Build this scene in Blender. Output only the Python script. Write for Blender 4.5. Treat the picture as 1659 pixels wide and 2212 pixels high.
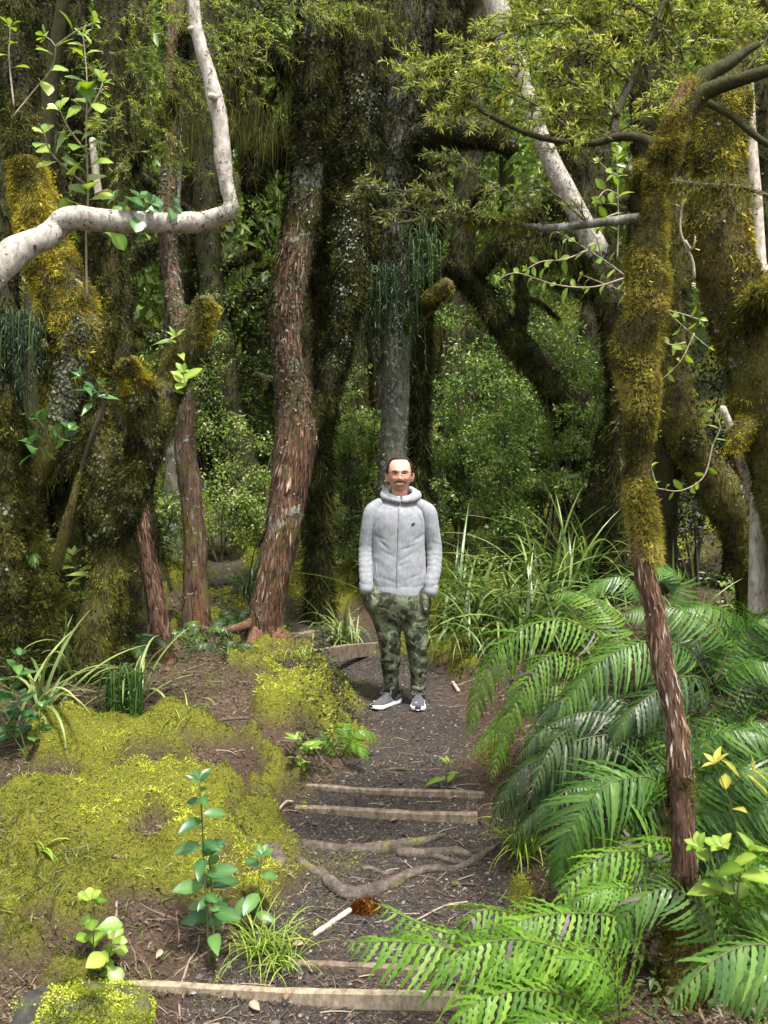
import bpy, math, random
import numpy as np
from mathutils import Vector, Matrix
sc = bpy.context.scene
for o in list(bpy.data.objects): bpy.data.objects.remove(o)
C = sc.collection
# ------------------------------------------------------------------ camera, sky, sun, exposure
F, CX, CY, PITCH, CAMZ = 1858.0, 829.5, 1106.0, math.radians(2.2), 1.6
cam = bpy.data.cameras.new('camera'); camo = bpy.data.objects.new('camera', cam); C.objects.link(camo)
camo.location = (0, 0, CAMZ); camo.rotation_euler = (math.radians(90) - PITCH, 0, 0)
cam.sensor_fit = 'VERTICAL'; cam.sensor_height = 36.0; cam.lens = F * 36 / 2212.0
cam.clip_start = 0.05; cam.clip_end = 400
cam.dof.use_dof = True; cam.dof.focus_distance = 5.9; cam.dof.aperture_fstop = 6.3
sc.camera = camo
SUN_EL, SUN_AZ = math.radians(67), math.radians(150)      # azimuth clockwise from +Y (behind and right of the camera)
w = bpy.data.worlds.new('World'); sc.world = w; w.use_nodes = True
wt = w.node_tree; wt.nodes.clear()
sky = wt.nodes.new('ShaderNodeTexSky'); sky.sky_type = 'NISHITA'; sky.sun_disc = False
sky.sun_elevation = SUN_EL; sky.sun_rotation = SUN_AZ; sky.air_density = 1.0; sky.dust_density = 3.0
hsv = wt.nodes.new('ShaderNodeHueSaturation'); hsv.inputs['Saturation'].default_value = 0.25
bg = wt.nodes.new('ShaderNodeBackground'); bg.inputs['Strength'].default_value = 0.15
wo = wt.nodes.new('ShaderNodeOutputWorld')
wt.links.new(sky.outputs[0], hsv.inputs['Color']); wt.links.new(hsv.outputs[0], bg.inputs['Color']); wt.links.new(bg.outputs[0], wo.inputs[0])
sl = bpy.data.lights.new('sun', 'SUN'); sl.energy = 3.3; sl.angle = math.radians(7.0); sl.color = (1.0, 0.95, 0.86)
so = bpy.data.objects.new('sun', sl); C.objects.link(so); so.location = (2, -4, 12)
sd = Vector((math.sin(SUN_AZ) * math.cos(SUN_EL), math.cos(SUN_AZ) * math.cos(SUN_EL), math.sin(SUN_EL)))
so.rotation_euler = sd.to_track_quat('Z', 'Y').to_euler()
vs = sc.view_settings; vs.view_transform = 'Standard'; vs.look = 'None'; vs.gamma = 1.0; vs.use_curve_mapping = False
vs.exposure = 1.2
cy = sc.cycles; cy.use_denoising = True; cy.max_bounces = 6; cy.diffuse_bounces = 3; cy.glossy_bounces = 2
cy.transmission_bounces = 4; cy.transparent_max_bounces = 6; cy.caustics_reflective = False; cy.caustics_refractive = False
cy.use_adaptive_sampling = True; cy.adaptive_threshold = 0.02
sc.render.use_persistent_data = False
# ------------------------------------------------------------------ helpers
cP, sP = math.cos(PITCH), math.sin(PITCH)
A = lambda *a: np.array(a, float)
def W(u, v, d):
    x = (u - CX) / F; y = (CY - v) / F; t = d / (cP + y * sP)
    return A(x * t, d, CAMZ + (-sP + y * cP) * t)
def nrm(v):
    v = np.asarray(v, float); return v / np.maximum(np.linalg.norm(v, axis=-1, keepdims=True), 1e-9)
def sstep(a, b, x):
    t = np.clip((x - a) / (b - a), 0, 1); return t * t * (3 - 2 * t)
def vn(p, seed=0):
    p = np.asarray(p, float); i = np.floor(p).astype(np.int64); f = p - i; f = f * f * (3 - 2 * f); r = 0
    for dx in (0, 1):
        wx = f[..., 0] if dx else 1 - f[..., 0]
        for dy in (0, 1):
            wy = f[..., 1] if dy else 1 - f[..., 1]
            for dz in (0, 1):
                wz = f[..., 2] if dz else 1 - f[..., 2]
                h = ((i[..., 0] + dx) * 374761393 + (i[..., 1] + dy) * 668265263 + (i[..., 2] + dz) * 2147483647 + seed * 1274126177) & 0xffffffff
                h = ((h ^ (h >> 13)) * 1274126177) & 0xffffffff; h = h ^ (h >> 16)
                r = r + wx * wy * wz * ((h & 0xffff) / 65535.0)
    return r
def fbm(p, o=4, seed=0):
    p = np.asarray(p, float); r = 0; a = 1; s = 0
    for k in range(o): r = r + a * vn(p * 2 ** k + 17.3 * k, seed + k); s += a; a *= .5
    return r / s
def link(name, data, parent=None):
    o = bpy.data.objects.new(name, data); C.objects.link(o)
    if parent is not None: o.parent = parent
    return o
def tag(o, label=None, cat=None, group=None, kind=None):
    if label: o['label'] = label
    if cat: o['category'] = cat
    if group: o['group'] = group
    if kind: o['kind'] = kind
    return o
def thing(name, label, cat, loc, group=None):
    o = link(name, None); o.location = [float(q) for q in loc]; o.empty_display_size = .1
    return tag(o, label, cat, group)
def origin(p):
    r = np.zeros(3)
    while p is not None: r = r + np.array(p.location); p = p.parent
    return r
class MB:
    def __init__(s): s.v = []; s.f3 = []; s.f4 = []; s.t = []; s.n = 0
    def add(s, V, q=None, t=None, tint=0.5):
        V = np.asarray(V, float).reshape(-1, 3); s.v.append(V)
        if q is not None and len(q): s.f4.append(np.asarray(q, int).reshape(-1, 4) + s.n)
        if t is not None and len(t): s.f3.append(np.asarray(t, int).reshape(-1, 3) + s.n)
        tt = np.empty(len(V)); tt[:] = tint; s.t.append(tt); s.n += len(V)
    def mesh(s, name, mat, org=(0, 0, 0), flat=False, attrs=None):
        me = bpy.data.meshes.new(name)
        V = (np.concatenate(s.v) if s.v else np.zeros((0, 3))) - np.asarray(org)
        q = np.concatenate(s.f4) if s.f4 else np.zeros((0, 4), int); t = np.concatenate(s.f3) if s.f3 else np.zeros((0, 3), int)
        me.vertices.add(len(V)); me.vertices.foreach_set('co', V.astype(np.float32).ravel())
        li = np.concatenate([q.ravel(), t.ravel()]).astype(np.int32)
        me.loops.add(len(li)); me.loops.foreach_set('vertex_index', li)
        ls = np.concatenate([np.arange(len(q)) * 4, len(q) * 4 + np.arange(len(t)) * 3]).astype(np.int32)
        me.polygons.add(len(ls)); me.polygons.foreach_set('loop_start', ls)
        me.update(calc_edges=True)
        a = me.attributes.new('tint', 'FLOAT', 'POINT'); a.data.foreach_set('value', np.concatenate(s.t).astype(np.float32) if s.t else np.zeros(0, np.float32))
        for k, val in (attrs or {}).items():
            a = me.attributes.new(k, 'FLOAT', 'POINT'); a.data.foreach_set('value', np.asarray(val, np.float32))
        if flat: me.shade_flat()
        else: me.shade_smooth()
        if mat: me.materials.append(mat)
        return me
    def build(s, name, mat, parent=None, kind=None, flat=False, attrs=None):
        return tag(link(name, s.mesh(name, mat, origin(parent), flat, attrs), parent), kind=kind)
def spline(pts, m):
    pts = np.asarray(pts, float); n = len(pts)
    e = np.vstack([2 * pts[0] - pts[1], pts, 2 * pts[-1] - pts[-2]])
    dl = np.linalg.norm(np.diff(pts[:, :3], axis=0), axis=1); cu = np.concatenate([[0], np.cumsum(dl)])
    s = np.linspace(0, cu[-1], m); i = np.clip(np.searchsorted(cu, s, side='right') - 1, 0, n - 2)
    t = ((s - cu[i]) / np.maximum(dl[i], 1e-9))[:, None]
    p0, p1, p2, p3 = e[i], e[i + 1], e[i + 2], e[i + 3]
    return .5 * (2 * p1 + (p2 - p0) * t + (2 * p0 - 5 * p1 + 4 * p2 - p3) * t ** 2 + (3 * p1 - p0 - 3 * p2 + p3) * t ** 3)
def frames(P):
    T = nrm(np.gradient(P, axis=0)); N = np.zeros_like(P)
    a = A(1, 0, 0) if abs(T[0, 0]) < .8 else A(0, 1, 0)
    N[0] = nrm(a - T[0] * (a @ T[0]))
    for k in range(1, len(P)): N[k] = nrm(N[k - 1] - T[k] * (N[k - 1] @ T[k]))
    return T, N, np.cross(T, N)
def tube(mb, pts, rad=None, seg=12, step=.04, lump=.12, lf=5.0, seed=0, cap=True, tint=.5, flat=1.0):
    """pts Nx3 (+rad) or Nx4; returns ring grid for sampling the surface"""
    pts = np.asarray(pts, float)
    if pts.shape[1] == 3: pts = np.hstack([pts, np.broadcast_to(np.asarray(rad, float), (len(pts),))[:, None]])
    ln = np.linalg.norm(np.diff(pts[:, :3], axis=0), axis=1).sum(); m = max(3, int(ln / step) + 2)
    S = spline(pts, m); P, R = S[:, :3], np.maximum(S[:, 3], 1e-4)
    T, N, B = frames(P); a = np.linspace(0, 2 * math.pi, seg, endpoint=False)
    d = N[:, None] * np.cos(a)[None, :, None] + B[:, None] * np.sin(a)[None, :, None] * flat
    V = P[:, None] + d * R[:, None, None]
    if lump: V = P[:, None] + d * (R[:, None] * (1 + lump * 2.2 * (fbm(V * lf, 3, seed) - .5) + lump * 1.1 * (fbm(V * lf * 4.3, 2, seed + 3) - .5)))[..., None]
    i = np.arange(m - 1)[:, None] * seg; j = np.arange(seg)[None]; j2 = (j + 1) % seg
    q = np.stack([i + j, i + j2, i + seg + j2, i + seg + j], -1).reshape(-1, 4)
    n0 = m * seg; VV = V.reshape(-1, 3); tr = None
    if cap:
        VV = np.vstack([VV, P[0] - T[0] * R[0] * .5, P[-1] + T[-1] * R[-1] * .6]); jj = np.arange(seg)
        tr = np.vstack([np.stack([(jj + 1) % seg, jj, np.full(seg, n0)], -1), np.stack([n0 - seg + jj, n0 - seg + (jj + 1) % seg, np.full(seg, n0 + 1)], -1)])
    mb.add(VV, q, tr, tint)
    return dict(V=V, P=P, T=T, R=R, m=m, seg=seg)
def surf(tp, n, rng, s0=0., s1=1.):
    i = (s0 + (s1 - s0) * rng.random(n)) * (tp['m'] - 1.001); j = rng.random(n) * tp['seg']
    i0 = i.astype(int); fi = (i - i0)[:, None]; j0 = j.astype(int) % tp['seg']; j1 = (j0 + 1) % tp['seg']; fj = (j - np.floor(j))[:, None]
    V = tp['V']; i1 = np.minimum(i0 + 1, tp['m'] - 1)
    p = (V[i0, j0] * (1 - fj) + V[i0, j1] * fj) * (1 - fi) + (V[i1, j0] * (1 - fj) + V[i1, j1] * fj) * fi
    c = tp['P'][i0] * (1 - fi) + tp['P'][i1] * fi
    return p, nrm(p - c), tp['T'][i0]
def blades(mb, P, D, L, wd, droop, rng, tint, curl=0.):
    n = len(P); D = nrm(D); S = nrm(np.cross(D, rng.normal(size=(n, 3))))
    L = np.broadcast_to(L, (n,))[:, None]; wd = np.broadcast_to(wd, (n,))[:, None]; dr = np.broadcast_to(droop, (n,))[:, None]
    M = P + D * L * .5 - A(0, 0, 1) * L * dr * .2 + rng.normal(size=(n, 3)) * L * curl; E = P + D * L - A(0, 0, 1) * L * dr
    V = np.stack([P - S * wd * .5, P + S * wd * .5, M + S * wd * .42, M - S * wd * .42, E], 1).reshape(-1, 3)
    b = np.arange(n)[:, None] * 5
    mb.add(V, b + np.array([[0, 1, 2, 3]]), b + np.array([[3, 2, 4]]), np.repeat(tint, 5))
def spikes(mb, P, D, L, wd, droop, rng, tint):
    n = len(P); D = nrm(D); S = nrm(np.cross(D, rng.normal(size=(n, 3)))) * np.broadcast_to(wd, (n,))[:, None] * .62; L = np.broadcast_to(L, (n,))[:, None]; dr = np.broadcast_to(droop, (n,))[:, None]
    V = np.stack([P - S, P + S, P + D * L - A(0, 0, 1) * L * dr], 1).reshape(-1, 3); mb.add(V, None, np.arange(n)[:, None] * 3 + np.array([[0, 1, 2]]), np.repeat(tint, 3))
def leaves(mb, P, D, Nn, L, wd, tint, fold=.18, droop=.15, big=False):
    n = len(P); D = nrm(D); S = nrm(np.cross(D, Nn)); Nn = np.cross(S, D)
    L = np.broadcast_to(L, (n,))[:, None]; wd = np.broadcast_to(wd, (n,))[:, None]
    if not big:
        m = P + D * L * .45; V = np.stack([P, m + S * wd * .5 + Nn * wd * fold, P + D * L - Nn * L * droop, m - S * wd * .5 + Nn * wd * fold], 1).reshape(-1, 3)
        b = np.arange(n)[:, None] * 4; t = np.concatenate([b + np.array([[0, 1, 2]]), b + np.array([[0, 2, 3]])]); k = 4
    else:
        a = P + D * L * .3; c = P + D * L * .68 - Nn * L * droop * .35; up = Nn * wd * fold
        V = np.stack([P, a + S * wd * .42 + up, c + S * wd * .46 + up, P + D * L - Nn * L * droop, c - S * wd * .46 + up, a - S * wd * .42 + up, a, c], 1).reshape(-1, 3)
        b = np.arange(n)[:, None] * 8
        t = np.concatenate([b + np.array([x]) for x in ((0, 1, 6), (6, 1, 2), (6, 2, 7), (7, 2, 3), (7, 3, 4), (7, 4, 6), (6, 4, 5), (6, 5, 0))]); k = 8
    mb.add(V, None, t, np.repeat(tint, k))
def fuzz(mb, tp, n, L, wd, rng, s0=0., s1=1., droop=.5, out=1., thr=None, pf=4., seed=3, tint=(0, 1), up=None, flake=.22, fine=False):
    n = int(n * 1.7); p, nn, tt = surf(tp, n, rng, s0, s1); tn = fbm(p * 9, 3, seed)
    k = np.ones(n, bool)
    if thr is not None: k = fbm(p * pf, 3, seed + 5) + rng.normal(size=n) * .04 > thr
    if up is not None: k &= nn[:, 2] + rng.normal(size=n) * .2 > up
    p, nn, tn = p[k], nn[k], tn[k]; m = len(p)
    if not m: return
    D = nn * out + rng.normal(size=(m, 3)) * .85
    LL = .62 * L * rng.uniform(.35, 1.3, m) * (.25 + 1.5 * fbm(p * 11, 2, seed + 9))
    cl = fbm(p * 16, 2, seed + 13); ti = np.clip((tn - .5) * 2.0 + (cl - .5) * 1.3 + .47 + rng.normal(size=m) * .15, 0, 1) * (tint[1] - tint[0]) + tint[0]
    h = int(m * flake); o = rng.permutation(m)[:h]; off = np.maximum(cl[o] - .42, 0) * 3.2 * L * rng.random(h)
    fl_ = np.clip(LL[o] * .6, wd * 1.4, .04); leaves(mb, p[o] + nn[o] * off[:, None], rng.normal(size=(h, 3)) * .8 + nn[o] * .5 - A(0, 0, .4 * droop), rng.normal(size=(h, 3)) + nn[o], fl_, np.maximum(fl_ * .38, wd), np.clip(ti[o] + .1, 0, 1), .2, .3)
    if fine: blades(mb, p - nn * .003, D, LL, wd * .8, droop * .7 * rng.uniform(.2, 1.5, m), rng, ti, .16)
    else: spikes(mb, p - nn * .003, D, LL, wd * .9, droop * .7 * rng.uniform(.2, 1.5, m), rng, ti)
# ------------------------------------------------------------------ materials
def newmat(name):
    m = bpy.data.materials.new(name); m.use_nodes = True; nt = m.node_tree; nt.nodes.clear()
    out = nt.nodes.new('ShaderNodeOutputMaterial'); return m, nt, out
def nd(nt, typ, **kw):
    n = nt.nodes.new(typ)
    for k, v in kw.items():
        if k in n.inputs: n.inputs[k].default_value = v
        else: setattr(n, k, v)
    return n
def rgb(c): return (c[0], c[1], c[2], 1.0)
def ramp(nt, fac, stops, interp='LINEAR'):
    r = nt.nodes.new('ShaderNodeValToRGB'); r.color_ramp.interpolation = interp; e = r.color_ramp.elements
    while len(e) < len(stops): e.new(.5)
    for x, (p, c) in zip(e, stops): x.position = p; x.color = rgb(c) if len(c) == 3 else c
    nt.links.new(fac, r.inputs[0]); return r.outputs[0]
def mixc(nt, fac, a, b):
    m = nt.nodes.new('ShaderNodeMix'); m.data_type = 'RGBA'
    for s, v in ((m.inputs[0], fac), (m.inputs[6], a), (m.inputs[7], b)):
        if isinstance(v, (tuple, list)): s.default_value = rgb(v)
        elif isinstance(v, (int, float)): s.default_value = v
        else: nt.links.new(v, s)
    return m.outputs[2]
def noise(nt, scale, detail=4, rough=.55, vec=None, typ='noise', dist=0.):
    n = nt.nodes.new('ShaderNodeTexNoise'); n.inputs['Scale'].default_value = scale; n.inputs['Detail'].default_value = detail; n.inputs['Roughness'].default_value = rough; n.inputs['Distortion'].default_value = dist
    if vec is not None: nt.links.new(vec, n.inputs['Vector'])
    return n.outputs[0]
def objvec(nt, scale=(1, 1, 1)):
    t = nt.nodes.new('ShaderNodeTexCoord'); m = nt.nodes.new('ShaderNodeMapping'); m.inputs['Scale'].default_value = scale
    nt.links.new(t.outputs['Object'], m.inputs[0]); return m.outputs[0]
def math_(nt, op, a, b):
    n = nt.nodes.new('ShaderNodeMath'); n.operation = op
    for s, v in zip(n.inputs, (a, b)):
        if isinstance(v, (int, float)): s.default_value = v
        else: nt.links.new(v, s)
    return n.outputs[0]
def attr(nt, name):
    a = nt.nodes.new('ShaderNodeAttribute'); a.attribute_name = name; return a.outputs['Fac']
def leafmat(name, stops, rough=.45, trans=.3, spec=.5, objvar=.35):
    m, nt, out = newmat(name); t = attr(nt, 'tint')
    oi = nt.nodes.new('ShaderNodeObjectInfo')
    f = math_(nt, 'ADD', t, math_(nt, 'MULTIPLY', math_(nt, 'SUBTRACT', oi.outputs['Random'], .5), objvar))
    nz = noise(nt, 30., 3, .6, objvec(nt)); f = math_(nt, 'ADD', f, math_(nt, 'MULTIPLY', math_(nt, 'SUBTRACT', nz, .5), .35))
    col = ramp(nt, f, stops)
    b = nd(nt, 'ShaderNodeBsdfPrincipled', Roughness=rough); b.inputs['Specular IOR Level'].default_value = spec
    nt.links.new(col, b.inputs['Base Color'])
    tr = nt.nodes.new('ShaderNodeBsdfTranslucent'); hs = nd(nt, 'ShaderNodeHueSaturation', Value=1.25, Saturation=1.1)
    hs.inputs['Hue'].default_value = .485
    nt.links.new(col, hs.inputs['Color']); nt.links.new(hs.outputs[0], tr.inputs[0])
    mx = nt.nodes.new('ShaderNodeMixShader'); mx.inputs[0].default_value = trans
    nt.links.new(b.outputs[0], mx.inputs[1]); nt.links.new(tr.outputs[0], mx.inputs[2]); nt.links.new(mx.outputs[0], out.inputs[0])
    return m
def bump(nt, bsdf, h, strength=.5, dist=.02):
    b = nd(nt, 'ShaderNodeBump', Strength=strength, Distance=dist); nt.links.new(h, b.inputs['Height']); nt.links.new(b.outputs[0], bsdf.inputs['Normal'])
def barkmat(name, stops, zs=.22, scale=26., moss=None, mthr=.55, lich=None, lthr=.62, rough=.85, bs=.7, lscale=9., red=None):
    m, nt, out = newmat(name); v = objvec(nt, (1, 1, zs)); v1 = objvec(nt)
    n1 = noise(nt, scale, 8, .68, v); col = ramp(nt, n1, stops)
    hgt = n1
    if red:
        col = mixc(nt, ramp(nt, noise(nt, 3.2, 4, .6, v), [(.54, (0, 0, 0)), (.66, (1, 1, 1))]), col, red)
        col = mixc(nt, ramp(nt, noise(nt, scale * 1.3, 6, .7, v), [(.36, (1, 1, 1)), (.50, (0, 0, 0))]), col, stops[0][1]); col = mixc(nt, ramp(nt, noise(nt, scale * .8, 6, .7, v), [(.60, (0, 0, 0)), (.68, (.8, .8, .8))]), col, stops[-1][1])
    if moss:
        f = ramp(nt, noise(nt, 5., 7, .7, v1), [(mthr - .06, (0, 0, 0)), (mthr + .06, (1, 1, 1))])
        col = mixc(nt, f, col, ramp(nt, noise(nt, 90, 4, .6, v1), [(.3, moss[0]), (.7, moss[1])]))
    if lich:
        f = ramp(nt, noise(nt, lscale, 6, .62, v1, dist=.6), [(lthr, (0, 0, 0)), (lthr + .03, (1, 1, 1))])
        col = mixc(nt, f, col, ramp(nt, noise(nt, 60, 3, .6, v1), [(.3, [q * .55 for q in lich]), (.65, lich)]))
        hgt = math_(nt, 'ADD', n1, math_(nt, 'MULTIPLY', f, .3))
    b = nd(nt, 'ShaderNodeBsdfPrincipled', Roughness=rough); b.inputs['Specular IOR Level'].default_value = .25
    nt.links.new(col, b.inputs['Base Color']); bump(nt, b, hgt, bs, .03); nt.links.new(b.outputs[0], out.inputs[0])
    return m
def plain(name, col, rough=.6, var=.25, scale=40., metal=0., bs=0., col2=None, spec=.4, zs=1.):
    m, nt, out = newmat(name); n = noise(nt, scale, 5, .6, objvec(nt, (1, 1, zs)))
    c2 = col2 or [q * (1 - var) for q in col]
    cc = ramp(nt, n, [(.3, c2), (.7, col)])
    b = nd(nt, 'ShaderNodeBsdfPrincipled', Roughness=rough, Metallic=metal); b.inputs['Specular IOR Level'].default_value = spec
    nt.links.new(cc, b.inputs['Base Color'])
    if bs: bump(nt, b, n, bs, .01)
    nt.links.new(b.outputs[0], out.inputs[0]); return m
M = {}
M['moss_bright'] = leafmat('moss_bright', [(0, (.042, .052, .010)), (.35, (.125, .155, .018)), (.7, (.28, .335, .03)), (1, (.47, .52, .065))], .8, .25, .15)
M['moss_gold'] = leafmat('moss_gold', [(0, (.035, .032, .008)), (.4, (.15, .138, .018)), (.75, (.36, .315, .032)), (1, (.54, .47, .075))], .8, .3, .15)
M['moss_olive'] = leafmat('moss_olive', [(0, (.011, .012, .005)), (.4, (.042, .046, .010)), (.75, (.108, .118, .021)), (1, (.20, .20, .04))], .85, .25, .12)
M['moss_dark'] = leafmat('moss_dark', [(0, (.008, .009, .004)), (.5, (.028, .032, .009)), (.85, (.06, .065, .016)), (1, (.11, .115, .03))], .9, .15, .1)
M['moss_rust'] = leafmat('moss_rust', [(0, (.05, .016, .005)), (.6, (.2, .075, .012)), (1, (.3, .14, .03))], .85, .2, .1)
M['lichen'] = leafmat('lichen', [(0, (.06, .068, .04)), (.5, (.14, .155, .10)), (1, (.40, .42, .30))], .9, .1, .1)
M['lichen_dark'] = leafmat('lichen_dark', [(0, (.035, .04, .028)), (.5, (.10, .115, .075)), (1, (.28, .3, .22))], .9, .1, .1)
M['needle'] = leafmat('needle', [(0, (.07, .11, .022)), (.45, (.23, .30, .055)), (.8, (.42, .48, .09)), (1, (.66, .64, .22))], .36, .5, .6)
M['needle_dark'] = leafmat('needle_dark', [(0, (.045, .07, .018)), (.5, (.12, .165, .04)), (1, (.28, .32, .09))], .36, .42, .6)
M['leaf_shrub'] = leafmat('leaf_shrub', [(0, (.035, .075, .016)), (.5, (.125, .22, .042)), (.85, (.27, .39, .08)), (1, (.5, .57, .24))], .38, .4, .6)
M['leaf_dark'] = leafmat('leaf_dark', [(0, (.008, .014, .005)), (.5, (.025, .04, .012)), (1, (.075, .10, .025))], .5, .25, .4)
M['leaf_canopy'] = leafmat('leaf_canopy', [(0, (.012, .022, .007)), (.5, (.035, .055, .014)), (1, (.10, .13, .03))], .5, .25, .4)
M['leaf_sapling'] = leafmat('leaf_sapling', [(0, (.025, .085, .025)), (.5, (.055, .145, .040)), (1, (.12, .24, .06))], .3, .25, .55, .9)
M['leaf_lime'] = leafmat('leaf_lime', [(0, (.08, .17, .02)), (.5, (.19, .32, .04)), (1, (.38, .47, .09))], .36, .35, .5, .8)
M['leaf_yellow'] = leafmat('leaf_yellow', [(0, (.18, .18, .03)), (.5, (.36, .34, .05)), (1, (.52, .46, .09))], .45, .3, .4, .6)
M['leaf_dead'] = leafmat('leaf_dead', [(0, (.04, .027, .019)), (.4, (.11, .072, .048)), (.75, (.21, .145, .10)), (1, (.36, .28, .20))], .7, .12, .3, .9)
M['fern_glossy'] = leafmat('fern_glossy', [(0, (.018, .055, .009)), (.5, (.055, .135, .017)), (1, (.13, .235, .032))], .42, .28, .42, .5)
M['fern_bright'] = leafmat('fern_bright', [(0, (.045, .12, .012)), (.5, (.11, .235, .022)), (1, (.22, .36, .04))], .45, .34, .4, .5)
M['fern_mid'] = leafmat('fern_mid', [(0, (.03, .08, .015)), (.5, (.075, .165, .028)), (1, (.15, .26, .045))], .36, .28, .5, .5)
M['fern_dark'] = leafmat('fern_dark', [(0, (.008, .022, .006)), (.5, (.024, .058, .011)), (1, (.06, .115, .022))], .42, .22, .42, .5)
M['fern_dead'] = leafmat('fern_dead', [(0, (.035, .028, .024)), (.5, (.11, .095, .085)), (1, (.28, .26, .24))], .6, .1, .4, .6)
M['grass'] = leafmat('grass', [(0, (.03, .065, .015)), (.5, (.085, .155, .03)), (1, (.20, .28, .06))], .38, .28, .55, .9)
M['grass_pale'] = leafmat('grass_pale', [(0, (.10, .16, .04)), (.5, (.22, .30, .085)), (1, (.36, .42, .16))], .4, .28, .5, .9)
M['grass_lime'] = leafmat('grass_lime', [(0, (.10, .18, .02)), (.5, (.22, .34, .035)), (1, (.36, .46, .07))], .45, .3, .4, .8)
M['rachis'] = plain('rachis', (.09, .10, .03), .5, .4)
M['stem_green'] = plain('stem_green', (.10, .13, .035), .6, .4)
M['bark_strip'] = leafmat('bark_strip', [(0, (.045, .026, .018)), (.4, (.16, .088, .054)), (.75, (.27, .17, .115)), (1, (.48, .40, .33))], .85, 0, .2)
M['twig'] = plain('twig', (.10, .075, .05), .85, .6, 60, bs=.3)
M['twig_pale'] = plain('twig_pale', (.40, .33, .24), .8, .5, 50, bs=.3)
M['bark_red'] = barkmat('bark_red', [(.28, (.03, .018, .013)), (.45, (.11, .068, .046)), (.58, (.19, .13, .095)), (.75, (.38, .31, .25))], .13, 34, moss=((.06, .062, .014), (.17, .155, .04)), mthr=.54, lich=(.42, .45, .38), lthr=.60, lscale=4.5, red=(.17, .068, .034), bs=1.)
M['bark_slim'] = barkmat('bark_slim', [(.28, (.04, .020, .013)), (.45, (.12, .065, .042)), (.6, (.21, .125, .085)), (.78, (.42, .31, .23))], .14, 52, lich=(.5, .48, .42), lthr=.635, lscale=10, red=(.22, .085, .042), bs=1.)
M['bark_white'] = barkmat('bark_white', [(.3, (.17, .14, .11)), (.5, (.38, .345, .305)), (.75, (.60, .57, .51))], .5, 30, lich=(.10, .085, .07), lthr=.60, lscale=34, rough=.75, bs=.35)
M['bark_pale'] = barkmat('bark_pale', [(.3, (.2, .15, .11)), (.5, (.5, .43, .36)), (.75, (.72, .68, .62))], .4, 30, moss=((.05, .045, .01), (.13, .11, .03)), mthr=.62, rough=.8, bs=.5)
M['bark_dark'] = barkmat('bark_dark', [(.3, (.012, .010, .007)), (.55, (.04, .032, .022)), (.8, (.09, .075, .055))], .25, 24, moss=((.02, .022, .007), (.06, .06, .016)), mthr=.45, lich=(.30, .33, .26), lthr=.70)
M['bark_olive'] = barkmat('bark_olive', [(.3, (.016, .011, .008)), (.55, (.05, .036, .025)), (.8, (.12, .09, .065))], .25, 26, moss=((.045, .042, .010), (.13, .115, .025)), mthr=.44, lich=(.42, .45, .35), lthr=.67)
M['bark_grey'] = barkmat('bark_grey', [(.3, (.06, .055, .045)), (.55, (.17, .165, .135)), (.8, (.33, .34, .29))], .2, 30, moss=((.04, .045, .012), (.10, .10, .025)), mthr=.56, lich=(.42, .47, .40), lthr=.60)
M['root'] = barkmat('root', [(.3, (.04, .030, .024)), (.55, (.125, .099, .082)), (.8, (.26, .22, .185))], 1., 26, moss=((.10, .10, .018), (.26, .25, .04)), mthr=.60)
M['root_red'] = barkmat('root_red', [(.3, (.05, .022, .014)), (.55, (.17, .085, .055)), (.8, (.32, .2, .14))], 1., 26, moss=((.06, .06, .014), (.18, .17, .035)), mthr=.60)
# ------------------------------------------------------------------ ground
PY = A(0, 2.9, 3.7, 4.3, 5.2, 5.9, 7.0, 8.0, 9.0, 10.2, 12.2, 14.4, 18, 60)
PX = A(-.1, -.20, .08, .02, .20, .19, .02, -.42, -1.05, -1.75, -2.3, -2.75, -3.6, -8)
PW = A(.6, .62, .45, .47, .33, .33, .48, .5, .34, .26, .22, .2, .2, .2)
ZY = A(0, 3.03, 3.06, 3.18, 3.21, 4.25, 4.28, 4.47, 4.50, 5.5, 7.80, 7.83, 8.0, 8.03, 8.2, 8.23, 9, 12, 12.6, 13.6, 15, 18, 21, 44, 70)
ZZ = A(-.34, -.315, -.275, -.275, -.255, -.125, -.075, -.075, -.05, -.015, .01, .04, .05, .08, .09, .12, .2, .55, .7, 1.45, 2.0, 2.8, 4.5, 28, 46)
SY = A(0, 3, 4.4, 5.9, 8, 9, 12, 13.6, 15, 18, 21, 44, 70); SZ = A(-.33, -.27, -.10, -.01, .08, .2, .6, 1.45, 2.0, 2.8, 4.5, 28, 46)
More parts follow.
